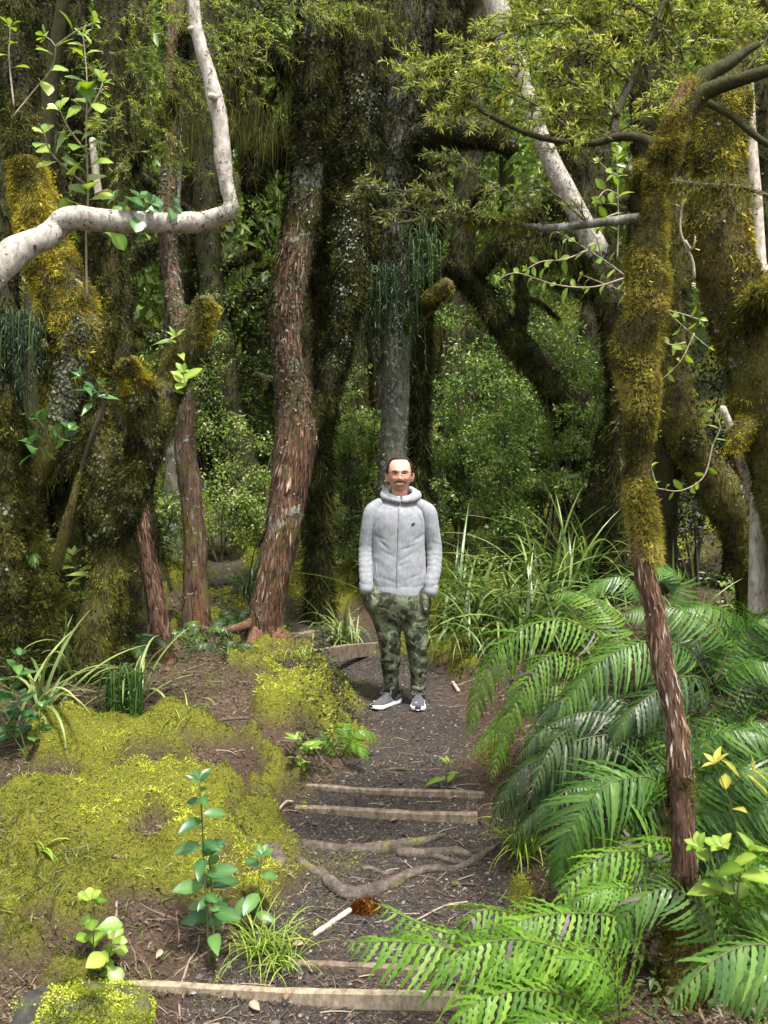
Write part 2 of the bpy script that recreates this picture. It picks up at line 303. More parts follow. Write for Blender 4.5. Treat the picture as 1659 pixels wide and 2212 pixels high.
def height(x, y, detail=True):
    x = np.asarray(x, float); y = np.asarray(y, float); x, y = np.broadcast_arrays(x, y)
    wob = .09 * (vn(np.stack([x * 0 + 3, y * 2.3, y * 0], -1), 5) - .5) + .05 * (vn(np.stack([x * 0 + 3, y * 6.3, y * 0], -1), 6) - .5)
    dx = x - np.interp(y, PY, PX); hw = np.interp(y, PY, PW) + wob
    e = (np.abs(dx) - hw) * np.interp(y, [8, 9, 14], [1, .75, .85]); L = dx < 0
    aL = np.interp(y, [2.2, 2.8, 3.4, 4.1, 4.5, 5.0, 6.4, 7, 8, 12, 20], [.04, .08, .16, .18, .24, .38, .28, .10, .06, .42, .5])
    wL = np.interp(y, [2.2, 3.5, 4.2, 4.6, 6.4, 7.5, 12], [1.0, .8, .6, .36, .34, .5, .8])
    aR = np.interp(y, [2, 3.3, 4.5, 5.5, 7, 9, 14], [.03, .06, .14, .16, .16, .25, .4]); wR = np.interp(y, [2, 4, 7, 12], [.4, .4, .5, 1.])
    a = np.where(L, aL, aR); wd = np.where(L, wL, wR); t = sstep(0, 1, e / wd)
    z = np.interp(y, ZY, ZZ) * (1 - t) + np.interp(y, SY, SZ) * t + a * t
    z = z + np.where(L, .055, .07) * np.maximum(e - wd, 0) * np.minimum(1, np.maximum(e - wd, 0) / 1.0)
    if detail:
        p = np.stack([x, y, x * 0], -1)
        z = z + t * (.24 * (fbm(p * 1.8, 3, 11) - .5) + .09 * (fbm(p * 6, 3, 12) - .5)) + (1 - t) * .018 * (fbm(p * 6, 4, 13) - .5)
    gq = np.exp(-(((x - 1.06) / .45) ** 2 + ((y - 2.98) / .4) ** 2)); z = z * (1 - gq) + -.235 * gq
    return z
def hz(x, y): return float(height(x, y))
def G(u, v, dmin=1.6, dmax=60):
    d = np.concatenate([np.arange(dmin, 16, .01), np.arange(16, dmax, .05)])
    y = (CY - v) / F; x = (u - CX) / F; t = d / (cP + y * sP); z = CAMZ + (-sP + y * cP) * t
    k = np.argmax(z < height(x * t, d)); 
    return A(x * t[k], d[k], height(x * t[k], d[k]))
def pathmask(x, y):
    wob = .09 * (vn(np.stack([x * 0 + 3, y * 2.3, y * 0], -1), 5) - .5) + .05 * (vn(np.stack([x * 0 + 3, y * 6.3, y * 0], -1), 6) - .5)
    dx = x - np.interp(y, PY, PX); return 1 - sstep(-.10, .07, np.abs(dx) - np.interp(y, PY, PW) - wob + .12 * (fbm(np.stack([x * 5, y * 5, x * 0], -1), 3, 8) - .5))
MOSS = [(240, 1830, 330, 130, 1.), (430, 1870, 190, 110, 1.05), (120, 1770, 200, 60, 1), (90, 1960, 160, 75, 1), (480, 1935, 120, 70, 1), (700, 1535, 110, 45, 1.), (770, 1500, 40, 40, 1),
        (620, 1520, 80, 28, .8), (640, 1270, 110, 70, .75), (960, 1345, 70, 40, 1.), (480, 1090, 80, 60, .85), (700, 1860, 110, 40, .85), (640, 1410, 110, 45, .8), (600, 1690, 90, 50, .55),
        (1128, 1945, 26, 50, .9), (340, 1170, 60, 70, .8), (180, 2160, 110, 40, .8), (420, 1620, 160, 50, .75), (300, 1680, 140, 50, .8), (440, 1355, 60, 22, .9), (860, 1870, 60, 16, .6),
        (60, 2060, 70, 40, .6), (640, 1290, 150, 90, 1.), (500, 1150, 160, 90, 1.), (960, 1320, 150, 80, 1.2), (1010, 1260, 120, 50, 1.), (330, 1230, 120, 90, .8), (230, 1640, 180, 50, .8), (420, 1700, 120, 60, .9), (560, 1700, 60, 40, .7), (540, 1420, 60, 20, .7), (560, 1820, 60, 60, .9), (1000, 1420, 40, 60, .45), (700, 1480, 60, 20, .6), (1060, 1640, 40, 60, .6), (520, 1225, 30, 40, .8)]
MW = []
for (u, v, ru, rv, s) in MOSS:
    c = G(u, v); a = G(u, v - rv); b = G(u, min(v + rv, 2230)); MW.append((c[0], c[1], ru * c[1] / F, max(.08, min(abs(a[1] - b[1]) / 2, 1.2)), s))
BARE = [(500, 1640, 75, 30), (330, 1800, 60, 40), (80, 1990, 40, 20), (330, 1985, 80, 40), (560, 1480, 80, 25), (300, 2080, 120, 40)]
BW = []
for (u, v, ru, rv) in BARE:
    c = G(u, v); a = G(u, v - rv); b = G(u, v + rv); BW.append((c[0], c[1], ru * c[1] / F, abs(a[1] - b[1]) / 2))
def mossmask(x, y):
    m = np.zeros(np.shape(x))
    p = np.stack([x, y, x * 0], -1); nz = fbm(p * 3.2, 4, 21); n2 = fbm(p * 11, 3, 22)
    for (cx, cy_, rx, ry, s) in MW:
        r = np.sqrt(((x - cx) / rx) ** 2 + ((y - cy_) / ry) ** 2); m = np.maximum(m, s * (1 - sstep(.55, 1.35, r)))
    for (cx, cy_, rx, ry) in BW:
        r = np.sqrt(((x - cx) / rx) ** 2 + ((y - cy_) / ry) ** 2); m = m - .8 * (1 - sstep(.5, 1.25, r))
    far = .35 * sstep(8, 11, y); m = np.maximum(m, far)
    m = m + (nz - .52) * 1.75 + (n2 - .5) * .7
    return sstep(.32, .68, m) * (1 - .85 * pathmask(x, y))
def billow(x, y):
    p = np.stack([x * 3.6, y * 3.6, x * 0], -1); f = fbm(p, 2, 33) + .12 * (fbm(p * 2.7, 2, 35) - .5); return np.clip(1 - np.abs(f - .5) * 3.2, 0, 1) ** .8 * .6
def groundmat():
    m, nt, out = newmat('ground'); v = objvec(nt)
    soil = ramp(nt, noise(nt, 60, 9, .72, v), [(.3, (.022, .015, .011)), (.5, (.085, .058, .040)), (.62, (.17, .12, .082)), (.75, (.34, .26, .19))])
    soil = mixc(nt, ramp(nt, noise(nt, 2.2, 4, .6, v), [(.42, (0, 0, 0)), (.62, (1, 1, 1))]), soil, ramp(nt, noise(nt, 70, 8, .7, v), [(.3, (.028, .018, .012)), (.6, (.10, .066, .045)), (.8, (.22, .16, .11))]))
    vo = nt.nodes.new('ShaderNodeTexVoronoi'); vo.inputs['Scale'].default_value = 85; nt.links.new(v, vo.inputs['Vector'])
    grav = ramp(nt, noise(nt, 75, 8, .75, v), [(.28, (.018, .016, .015)), (.46, (.068, .061, .056)), (.60, (.155, .142, .13)), (.74, (.40, .375, .35))])
    gv = ramp(nt, vo.outputs['Distance'], [(.15, (1, 1, 1)), (.5, (.35, .35, .35))]); gm = nt.nodes.new('ShaderNodeMix'); gm.data_type = 'RGBA'; gm.blend_type = 'MULTIPLY'; gm.inputs[0].default_value = .8; nt.links.new(grav, gm.inputs[6]); nt.links.new(gv, gm.inputs[7]); grav = gm.outputs[2]
    grav = mixc(nt, ramp(nt, noise(nt, 5, 5, .65, v), [(.36, (0, 0, 0)), (.6, (1, 1, 1))]), grav, mixc(nt, .30, grav, soil))
    moss = ramp(nt, noise(nt, 120, 6, .7, v), [(.3, (.045, .048, .008)), (.55, (.17, .17, .02)), (.75, (.33, .31, .04))])
    grn = ramp(nt, noise(nt, 40, 6, .7, v), [(.3, (.012, .016, .005)), (.6, (.05, .065, .014)), (.8, (.12, .14, .03))])
    col = mixc(nt, attr(nt, 'path'), soil, grav); col = mixc(nt, attr(nt, 'green'), col, grn); col = mixc(nt, attr(nt, 'moss'), col, moss)
    b = nd(nt, 'ShaderNodeBsdfPrincipled', Roughness=.9); b.inputs['Specular IOR Level'].default_value = .2
    nt.links.new(col, b.inputs['Base Color'])
    h = math_(nt, 'ADD', noise(nt, 80, 8, .75, v), math_(nt, 'MULTIPLY', noise(nt, 18, 6, .7, v), 1.2)); bump(nt, b, h, .9, .02)
    nt.links.new(b.outputs[0], out.inputs[0]); return m
def graded(fine0, fine1, st, lim, g=1.12):
    r = list(np.arange(fine0, fine1, st)); s = st; x = r[-1]
    while x < lim[1]: s *= g; x += s; r.append(x)
    s = st; x = r[0]
    while x > lim[0]: s *= g; x -= s; r.insert(0, x)
    return np.array(r)
gx = graded(-2.6, 2.4, .030, (-60, 60), 1.09); gy = graded(2.5, 8.5, .030, (-30, 70), 1.06)
X, Y = np.meshgrid(gx, gy); Z = height(X, Y); mm = mossmask(X, Y); pm = pathmask(X, Y)
Z = Z + mm * (.21 * billow(X, Y) + .03 * fbm(np.stack([X * 18, Y * 18, X * 0], -1), 2, 34))
gb = MB(); ny, nx = X.shape; i = np.arange(ny - 1)[:, None] * nx + np.arange(nx - 1)[None]
gb.add(np.stack([X, Y, Z], -1), np.stack([i, i + 1, i + nx + 1, i + nx], -1))
grn = np.clip(sstep(8.5, 13, Y) * .8 + sstep(1.0, 2.4, np.abs(X - .1)) * .35, 0, 1) * (1 - pm)
ground = gb.build('ground', groundmat(), attrs=dict(moss=mm.ravel(), path=pm.ravel(), green=grn.ravel())); tag(ground, 'forest floor of dark soil, leaf litter and yellow green moss', kind='structure')
# moss tufts, litter, gravel
rng = np.random.default_rng(1)
def gnd(n, y0, y1, half, pw=1.6):
    y = y0 + (y1 - y0) * rng.random(n) ** pw; x = rng.uniform(-1, 1, n) * half(y); return x, y
def gz(x, y):
    m = mossmask(x, y); p = np.stack([x, y, x * 0], -1)
    return height(x, y) + m * (.21 * billow(x, y) + .03 * fbm(p * 18, 2, 34)), m
x, y = gnd(430000, 2.6, 14.5, lambda q: q * .58 + .2, 2.2); z, m = gz(x, y); k = m > rng.random(len(x)) * .9; x, y, z = x[k], y[k], z[k]; n = len(x)
mb = MB(); P = np.stack([x, y, z - .004], -1); D = rng.normal(size=(n, 3)) * A(.75, .75, .3) + A(0, 0, .75)
ti = np.clip(.5 + 2.4 * (fbm(P * 1.7, 3, 41) - .47) + 1.5 * (fbm(P * 9, 3, 42) - .5) + rng.normal(size=n) * .08 - .03, 0, .92)
blades(mb, P, D, rng.uniform(.012, .034, n) * (1 + .08 * (y - 3)), .0030 + .0011 * (y - 3), .25, rng, ti)
tag(mb.build('moss_carpet', M['moss_bright']), 'bright yellow green moss cushions over the left bank', kind='stuff')
def chips(n, y0, y1, lo, hi, asp, lift, fn, tintf, curl=.25):
    x, y = gnd(n, y0, y1, lambda q: q * .56 + .15, 1.6); z, m = gz(x, y); pmk = pathmask(x, y); k = rng.random(n) < fn(x, y, m, pmk); x, y, z = x[k], y[k], z[k]; n = len(x)
    P = np.stack([x, y, z + rng.uniform(.001, lift, n)], -1); a = rng.uniform(0, 2 * math.pi, n); D = np.stack([np.cos(a), np.sin(a), rng.normal(size=n) * .22], -1)
    Nn = np.stack([rng.normal(size=n) * .35, rng.normal(size=n) * .35, np.ones(n)], -1); L = rng.uniform(lo, hi, n); mb = MB()
    leaves(mb, P, D, Nn, L, L * rng.uniform(*asp, n), tintf(n), curl, .2); return mb
lm = chips(160000, 2.6, 14, .006, .030, (.14, .5), .010, lambda x, y, m, p: .8 * (1 - .9 * m) * (1 - .45 * p) * (.35 + .65 * fbm(np.stack([x * 2, y * 2, x * 0], -1), 3, 55)), lambda n: np.clip(rng.beta(1.3, 1.5, n), 0, 1))
tag(lm.build('leaf_litter', M['leaf_dead']), 'brown leaf and bark litter scattered over the path', kind='stuff')
nm = MB(); x, y = gnd(70000, 2.6, 14, lambda q: q * .56 + .15, 1.7); z, m = gz(x, y); k = rng.random(len(x)) > m * .8; x, y, z = x[k], y[k], z[k]; n = len(x); a = rng.uniform(0, 6.28, n)
blades(nm, np.stack([x, y, z + .004], -1), np.stack([np.cos(a), np.sin(a), rng.normal(size=n) * .12 + .06], -1), rng.uniform(.012, .05, n), rng.uniform(.0012, .0028, n), .03, rng, np.clip(rng.beta(1.6, 1.6, n), 0, 1), .12)
tag(nm.build('straw_litter', leafmat('straw_litter', [(0, (.04, .025, .017)), (.5, (.12, .08, .055)), (1, (.32, .25, .18))], .8, 0, .2)), 'tan straw and needle litter strewn over soil and path', kind='stuff')
tw = MB(); x, y = gnd(2400, 2.6, 10, lambda q: q * .46, 1.4); z, m = gz(x, y); k = rng.random(len(x)) > m * .9
for (a, b, c) in zip(x[k], y[k], z[k]):
    th = rng.uniform(0, 6.3); l = rng.uniform(.03, .15); r = rng.uniform(.0008, .0026); q = A(math.cos(th), math.sin(th), rng.normal() * .08) * l
    o = A(a, b, c + .006); tube(tw, np.array([o - q * .5, o + A(rng.normal() * .008, rng.normal() * .008, .004), o + q * .5]), [r, r, r * .6], 4, .05, 0, cap=False, tint=rng.random() ** 1.6)
tag(tw.build('twig_litter', leafmat('twig_litter', [(0, (.045, .03, .022)), (.5, (.13, .095, .07)), (1, (.36, .29, .23))], .85, 0, .2)), 'fallen twigs and needles scattered over the ground', kind='stuff')
gw = MB(); x, y = gnd(5200, 2.7, 8.5, lambda q: q * .46, 1.4); k = (pathmask(x, y) < .1) & (fbm(np.stack([x * 2.2, y * 2.2, x * 0 + 7], -1), 3, 91) + rng.normal(size=len(x)) * .04 > .53); x, y = x[k], y[k]; z, m = gz(x, y); n = len(x)
for _ in range(3): blades(gw, np.stack([x + rng.normal(size=n) * .008, y + rng.normal(size=n) * .008, z], -1), np.stack([rng.normal(size=n) * .6, rng.normal(size=n) * .6, np.ones(n)], -1), rng.uniform(.03, .11, n), .0035, .45, rng, np.clip(.45 + rng.normal(size=n) * .25, 0, 1), .05)
tag(gw.build('wispy_grass', leafmat('wispy_grass', [(0, (.05, .08, .015)), (.5, (.14, .19, .03)), (1, (.32, .34, .09))], .5, .3, .3)), 'wispy short grass growing through the moss on the banks', kind='stuff')
rl = MB(); x, y = gnd(420, 2.8, 7.5, lambda q: q * .44, 1.2); z, m = gz(x, y); k = (m < .5) & (pathmask(x, y) < .6)
for (a, b) in zip(x[k], y[k]):
    th = rng.normal() * .5 + (0 if rng.random() < .6 else 1.6); l = rng.uniform(.12, .5); t_ = np.linspace(-.5, .5, 7); xs = a + np.cos(th) * l * t_ + rng.normal(size=7) * .012; ys = b + np.sin(th) * l * t_ + rng.normal(size=7) * .012; r = rng.uniform(.0025, .007)
    tube(rl, np.stack([xs, ys, height(xs, ys) + r * .4 + rng.normal(size=7) * .003], -1), r * np.array([.3, .8, 1, 1, .9, .7, .25]), 6, .03, .2, 20, cap=False, tint=rng.random())
tag(rl.build('rootlets', leafmat('rootlets', [(0, (.04, .024, .018)), (.5, (.11, .072, .054)), (1, (.24, .18, .14))], .85, 0, .2)), 'thin bare rootlets snaking over the soil of the banks', kind='stuff')
st = MB(); ico = np.array([[1, 0, 0], [-1, 0, 0], [0, 1, 0], [0, -1, 0], [0, 0, .8], [0, 0, -.8]], float); it = np.array([[0, 2, 4], [2, 1, 4], [1, 3, 4], [3, 0, 4], [2, 0, 5], [1, 2, 5], [3, 1, 5], [0, 3, 5]])
x, y = gnd(9000, 2.7, 9, lambda q: q * .4, 1.5); k = pathmask(x, y) * (.25 + 1.1 * fbm(np.stack([x * 2.4, y * 2.4, x * 0], -1), 2, 66)) > rng.random(len(x)) + .12; x, y = x[k], y[k]; z, m = gz(x, y)
for (a, b, c) in zip(x, y, z):
    s = rng.uniform(.003, .010) * (1 + (rng.random() < .03) * 1.2); th = rng.uniform(0, 6.3); R = np.array([[math.cos(th), -math.sin(th), 0], [math.sin(th), math.cos(th), 0], [0, 0, 1]])
    st.add((ico * rng.uniform(.7, 1.3, (6, 3)) * s) @ R.T + A(a, b, c + s * .25), None, it, rng.random())
tag(st.build('gravel', leafmat('gravel', [(0, (.035, .032, .03)), (.5, (.13, .12, .115)), (1, (.34, .33, .32))], .85, 0, .3), flat=True), 'small grey gravel stones trodden into the path', kind='stuff')
# ------------------------------------------------------------------ the man on the path
MD = 6.05; K = MD / F; MX = (865 - CX) / F * MD; MZ = hz(MX, MD) + .004
XU = lambda u: (u - 865) * K
ZV = lambda v: (1528 - v) * K
def a1(x, y): return XU((1100 + x * .2411) * .6636), ZV((1450 + y * .2411) * .6636)
def a3(x, y): return XU((1100 + x * .2411) * .6636), ZV((1850 + y * .2411) * .6636)
man = thing('person', 'man in a light grey zipped hooded top and camouflage trousers standing on the path, hands in pockets, smiling', 'person', (MX, MD, MZ))
man['label'] = 'smiling man in grey hooded top and camouflage trousers standing with hands in pockets'
def voxel(mb, size, it=3, lam=.5):
    o = link('tmp', mb.mesh('tmp', None)); md = o.modifiers.new('r', 'REMESH'); md.mode = 'VOXEL'; md.voxel_size = size
    dg = bpy.context.evaluated_depsgraph_get(); ev = o.evaluated_get(dg); me = bpy.data.meshes.new_from_object(ev, depsgraph=dg)
    V = np.empty(len(me.vertices) * 3); me.vertices.foreach_get('co', V); V = V.reshape(-1, 3); E = np.empty(len(me.edges) * 2, np.int64); me.edges.foreach_get('vertices', E); E = E.reshape(-1, 2)
    nl = np.empty(len(me.polygons), np.int64); me.polygons.foreach_get('loop_total', nl); li = np.empty(len(me.loops), np.int64); me.loops.foreach_get('vertex_index', li)
    q = []; t = []; ls = np.concatenate([[0], np.cumsum(nl)[:-1]]); q = li[ls[nl == 4][:, None] + np.arange(4)]; t = li[ls[nl == 3][:, None] + np.arange(3)] if (nl == 3).any() else None
    bpy.data.objects.remove(o); bpy.data.meshes.remove(me); deg = np.bincount(E.ravel(), minlength=len(V))[:, None]
    for _ in range(it):
        s = np.zeros_like(V)
        for c in range(3): s[:, c] = np.bincount(E[:, 0], V[E[:, 1], c], len(V)) + np.bincount(E[:, 1], V[E[:, 0], c], len(V))
        V = V + lam * (s / np.maximum(deg, 1) - V)
    return V, q, t
def vnorm(V, q):
    n = np.cross(V[q[:, 2]] - V[q[:, 0]], V[q[:, 3]] - V[q[:, 1]]); N = np.zeros_like(V)
    for j in range(4):
        for c in range(3): N[:, c] += np.bincount(q[:, j], n[:, c], len(V))
    return nrm(N)
def ell(mb, c, r, nu=24, nv=16, R=None):
    V = []
    for i in range(nv + 1):
        for j in range(nu): th, ph = math.pi * (i + .02) / (nv + .04), 2 * math.pi * j / nu; V.append((math.sin(th) * math.cos(ph), math.sin(th) * math.sin(ph), math.cos(th)))
    V = np.array(V) * np.asarray(r)
    if R is not None: V = V @ np.array(R.to_3x3()).T
    q = [(i * nu + j, (i + 1) * nu + j, (i + 1) * nu + (j + 1) % nu, i * nu + (j + 1) % nu) for i in range(nv) for j in range(nu)]
    t = [(0, j, j + 1) for j in range(1, nu - 1)] + [(nv * nu, nv * nu + j + 1, nv * nu + j) for j in range(1, nu - 1)]
    mb.add(V + np.asarray(c), q, t)
OM = A(MX, MD, MZ)
def mk(name, mb, mat, par=None, **k):
    mb.v = [v + OM for v in mb.v]; return mb.build(name, M[mat] if isinstance(mat, str) else mat, par or man, **k)
def limb(mb, pts, seg=20, flat=1.): tube(mb, np.array(pts, float), seg=seg, step=.02, lump=0, flat=flat)
# materials
def skinmat():
    m, nt, out = newmat('skin'); b = nd(nt, 'ShaderNodeBsdfPrincipled', Roughness=.62); b.inputs['Specular IOR Level'].default_value = .25; b.inputs['Subsurface Weight'].default_value = .12; b.inputs['Subsurface Radius'].default_value = (.012, .005, .003); b.inputs['Subsurface Scale'].default_value = .6
    c = ramp(nt, attr(nt, 'tint'), [(0, (.20, .075, .05)), (.35, (.58, .24, .18)), (.6, (.68, .37, .28)), (1, (.74, .46, .37))]); c = mixc(nt, ramp(nt, noise(nt, 90, 4, .6, objvec(nt)), [(.4, (0, 0, 0)), (.7, (.25, .25, .25))]), c, (.56, .24, .18)); nt.links.new(c, b.inputs['Base Color']); nt.links.new(b.outputs[0], out.inputs[0]); return m
def fabric(name, c1, c2, sc_=420, rough=.9):
    m, nt, out = newmat(name); v = objvec(nt, (1, 1, .55)); n1 = noise(nt, sc_, 3, .7, v); n2 = noise(nt, 45, 4, .6, v)
    c = ramp(nt, math_(nt, 'ADD', math_(nt, 'MULTIPLY', n1, .6), math_(nt, 'MULTIPLY', n2, .4)), [(.36, c2), (.62, c1)]); b = nd(nt, 'ShaderNodeBsdfPrincipled', Roughness=rough); b.inputs['Specular IOR Level'].default_value = .15; b.inputs['Sheen Weight'].default_value = .2
    nt.links.new(c, b.inputs['Base Color']); bump(nt, b, n1, .25, .002); nt.links.new(b.outputs[0], out.inputs[0]); return m
def camo():
    m, nt, out = newmat('camo'); v = objvec(nt, (1, 1, 1.25)); n1 = noise(nt, 8.5, 3, .55, v, dist=.6); n2 = noise(nt, 12, 3, .55, objvec(nt, (1.1, 1, 1)), dist=.8)
    c = ramp(nt, n1, [(0, (.030, .036, .018)), (.44, (.072, .085, .045)), (.53, (.13, .15, .092)), (.60, (.045, .055, .028))], 'CONSTANT'); c = mixc(nt, ramp(nt, n2, [(0, (0, 0, 0)), (.57, (1, 1, 1))], 'CONSTANT'), c, (.018, .022, .012)); c = mixc(nt, ramp(nt, n2, [(0, (1, 1, 1)), (.40, (0, 0, 0))], 'CONSTANT'), c, (.185, .205, .14))
    b = nd(nt, 'ShaderNodeBsdfPrincipled', Roughness=.62); b.inputs['Specular IOR Level'].default_value = .35; nt.links.new(c, b.inputs['Base Color']); bump(nt, b, noise(nt, 22, 5, .6, v), .25, .01); nt.links.new(b.outputs[0], out.inputs[0]); return m
M['skin'] = skinmat(); M['hoodie'] = fabric('hoodie', (.33, .345, .37), (.175, .185, .205)); M['rib'] = fabric('rib', (.33, .345, .375), (.23, .24, .265), 200); M['lining'] = fabric('lining', (.44, .44, .43), (.32, .32, .31)); M['camo'] = camo()
M['seam'] = plain('seam', (.30, .31, .34), .9); M['zip'] = plain('zip', (.22, .225, .24), .5, .3, 200); M['metal'] = plain('metal', (.6, .6, .6), .3, .1, metal=1.); M['black'] = plain('black', (.012, .012, .014), .6); M['shoe_grey'] = fabric('shoe_grey', (.095, .095, .105), (.06, .06, .068), 500); M['sole'] = plain('sole', (.75, .75, .74), .5, .08); M['lace'] = plain('lace', (.20, .20, .21), .8, .3, 300); M['neon'] = plain('neon', (.55, .75, .05), .6, .1); M['hair'] = plain('hair', (.055, .030, .020), .6, .5, 120); M['beard'] = plain('beard', (.10, .042, .024), .7, .5, 200); M['teeth'] = plain('teeth', (.8, .76, .70), .25, .05); M['eye'] = plain('eye', (.02, .014, .012), .2); M['lip'] = plain('lip', (.42, .14, .11), .4, .15); M['frame'] = plain('frame', (.05, .035, .03), .35, .1, metal=.3); M['lens'] = plain('lens', (.3, .3, .32), .15, .05, metal=.6)
# head
hc = A(XU((1200 + 838 * .12056) * .6636), -.01, ZV((1460 + 650 * .12056) * .6636))
fz = .12056 * .6636 * K
def gauss(x, z, cx, cz, sx, sz): return np.exp(-((x - cx) / sx) ** 2 - ((z - cz) / sz) ** 2)
nu, nv = 96, 80; t = np.linspace(1, -1, nv + 1)[:, None]; ph = np.linspace(0, 2 * np.pi, nu, endpoint=False)[None]
rr = np.where(t > 0, np.maximum(1 - np.abs(t) ** 2.4, 0) ** .5, np.maximum(1 - np.abs(t) ** 3.2, 0) ** .5 * (1 - .27 * np.abs(t) ** 1.6)); cx_, sy_ = np.cos(ph), np.sin(ph)
sup = lambda a, e: np.sign(a) * np.abs(a) ** e
hx = .083 * rr * sup(cx_, .88); hy = .100 * rr * sup(sy_, .92) * (1 + 0 * t); hzz = np.broadcast_to(np.where(t > 0, .113 * t, .130 * t), hx.shape).copy()
hy = np.where(hy > 0, hy * np.where(t < 0, 1 - .35 * np.abs(t), 1), hy) ; front = (hy < 0) * np.clip(-hy / .05, 0, 1)
dsp = .011 * gauss(hx, hzz, 0, -.015, .009, .024) + .024 * gauss(hx, hzz, 0, -.040, .0115, .013) + .011 * (gauss(hx, hzz, .015, -.046, .008, .008) + gauss(hx, hzz, -.015, -.046, .008, .008)) - .010 * (gauss(hx, hzz, .033, -.003, .015, .009) + gauss(hx, hzz, -.033, -.003, .015, .009)) + .006 * gauss(hx, hzz, 0, .016, .05, .008) + .009 * (gauss(hx, hzz, .044, -.043, .016, .015) + gauss(hx, hzz, -.044, -.043, .016, .015)) + .010 * gauss(hx, hzz, 0, -.117, .022, .014) - .004 * gauss(hx, hzz, 0, -.098, .03, .006) + .006 * gauss(hx, hzz, 0, -.066, .03, .010)
hy = hy - dsp * front
HV = np.stack([hx, hy, hzz], -1).reshape(-1, 3) + hc
hq = np.array([(i * nu + j, (i + 1) * nu + j, (i + 1) * nu + (j + 1) % nu, i * nu + (j + 1) % nu) for i in range(nv) for j in range(nu)])
bb = MB(); bb.add(HV, hq)
for s in (-1, 1): ell(bb, hc + A(s * .091, .012, -.032), (.011, .024, .034), R=Matrix.Rotation(-.25 * s, 4, 'Z') @ Matrix.Rotation(.16 * s, 4, 'Y'))
nz = ZV((1450 + 730 * .2411) * .6636)
limb(bb, [(hc[0], .03, nz - .10, .085), (hc[0], .03, nz, .060), (hc[0], .028, hc[2] - .09, .056), (hc[0], .02, hc[2] - .03, .058)])
# trunk and limbs under the clothes, hands with fingers in the pockets
limb(bb, [(0, .01, .80, .14), (0, .01, 1.0, .14), (0, .01, 1.2, .155), (0, .02, 1.36, .15), (0, .025, 1.43, .08)], 24, .6)
SHO = [(a1(420, 860)), (a1(1270, 860))]
ARM = []
for s, k in ((-1, 0), (1, 1)):
    P = [a1(*q) for q in ([(465, 900), (427, 1080), (384, 1400), (377, 1650), (385, 1880)] if k == 0 else [(1217, 900), (1253, 1080), (1303, 1400), (1297, 1680), (1252, 1920)])]
    ARM.append([(P[0][0], .01, P[0][1]), (P[1][0], .015, P[1][1]), (P[2][0], .03, P[2][1]), (P[3][0], -.02, P[3][1]), (P[4][0], -.06, P[4][1])])
    a = ARM[-1]; limb(bb, [(a[0][0] - s * .03, a[0][1], a[0][2] - .03, .035), (*a[1], .042), (*a[2], .040), (*a[3], .035), (*a[4], .028)])
    w_ = np.array(a[4]); hd = w_ + A(-s * .045, .0, -.075); limb(bb, [(*w_, .028), (*(w_ * .4 + hd * .6), .036), (*hd, .034)], flat=.6)
    for f in range(4): o = hd + A((f - 1.5) * .017, -.004, -.005); l = (.062, .075, .07, .052)[f]; limb(bb, [(*o, .010), (*(o + A(0, -.008, -l * .55)), .009), (*(o + A(0, .002, -l)), .007)], 8)
    o = w_ + A(-s * .035, -.02, -.035); limb(bb, [(*o, .011), (*(o + A(-s * .012, -.006, -.03)), .0105), (*(o + A(-s * .010, -.004, -.055)), .008)], 8)
LEG = []
for k in (0, 1):
    q = ([(560, 420), (650, 640), (700, 1000), (712, 1300), (715, 1560)] if k == 0 else [(1020, 420), (1040, 640), (1062, 1000), (1092, 1300), (1085, 1640)])
    P = [a3(*z) for z in q]; LEG.append([(P[0][0], .01, P[0][1]), (P[1][0], .01, P[1][1]), (P[2][0], -.01, P[2][1]), (P[3][0], .02, P[3][1]), (P[4][0], .035, P[4][1])]); a = LEG[-1]
    limb(bb, [(*a[0], .09), (*a[1], .085), (*a[2], .058), (*a[3], .05), (*a[4], .036), (a[4][0], .035, .06, .036)])
V, q, tt = voxel(bb, .0058, 1, .3); N = vnorm(V, q); L_ = V - hc; fr = L_[:, 1] < -.03
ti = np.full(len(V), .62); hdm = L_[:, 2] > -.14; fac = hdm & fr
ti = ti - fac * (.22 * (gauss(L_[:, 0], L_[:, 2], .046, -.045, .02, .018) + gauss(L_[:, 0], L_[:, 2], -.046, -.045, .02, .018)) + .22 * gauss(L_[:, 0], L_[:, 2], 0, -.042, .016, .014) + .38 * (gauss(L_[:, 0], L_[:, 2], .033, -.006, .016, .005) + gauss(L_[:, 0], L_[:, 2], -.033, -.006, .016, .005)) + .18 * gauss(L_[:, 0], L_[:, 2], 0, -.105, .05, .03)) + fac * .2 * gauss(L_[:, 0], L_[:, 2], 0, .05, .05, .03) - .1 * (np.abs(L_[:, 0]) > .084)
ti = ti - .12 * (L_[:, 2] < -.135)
body = MB(); body.add(V, q, tt, np.clip(ti, 0, 1)); body_o = mk('body', body, 'skin'); HVs = V[(L_[:, 2] > -.15)]
def fs(x, z, off=.001, P=None):
    P = HVs if P is None else P; w_ = P - hc; k = np.argmin(((w_[:, 0] - x) ** 2 + (w_[:, 2] - z) ** 2) + (w_[:, 1] > -.02) * 10); return A(hc[0] + x, P[k, 1] - off, hc[2] + z)
for s in (-1, 1):
    m = MB(); limb(m, [(*fs(s * .022 + .0, -.004), .0022), (*fs(s * .033, -.0015), .0042), (*fs(s * .044, -.004), .002)], 8); mk('eye', m, 'eye')
    m = MB(); limb(m, [(*fs(s * .016, .010), .003), (*fs(s * .034, .016), .0042), (*fs(s * .054, .011), .002)], 8); mk('eyebrow', m, 'hair')
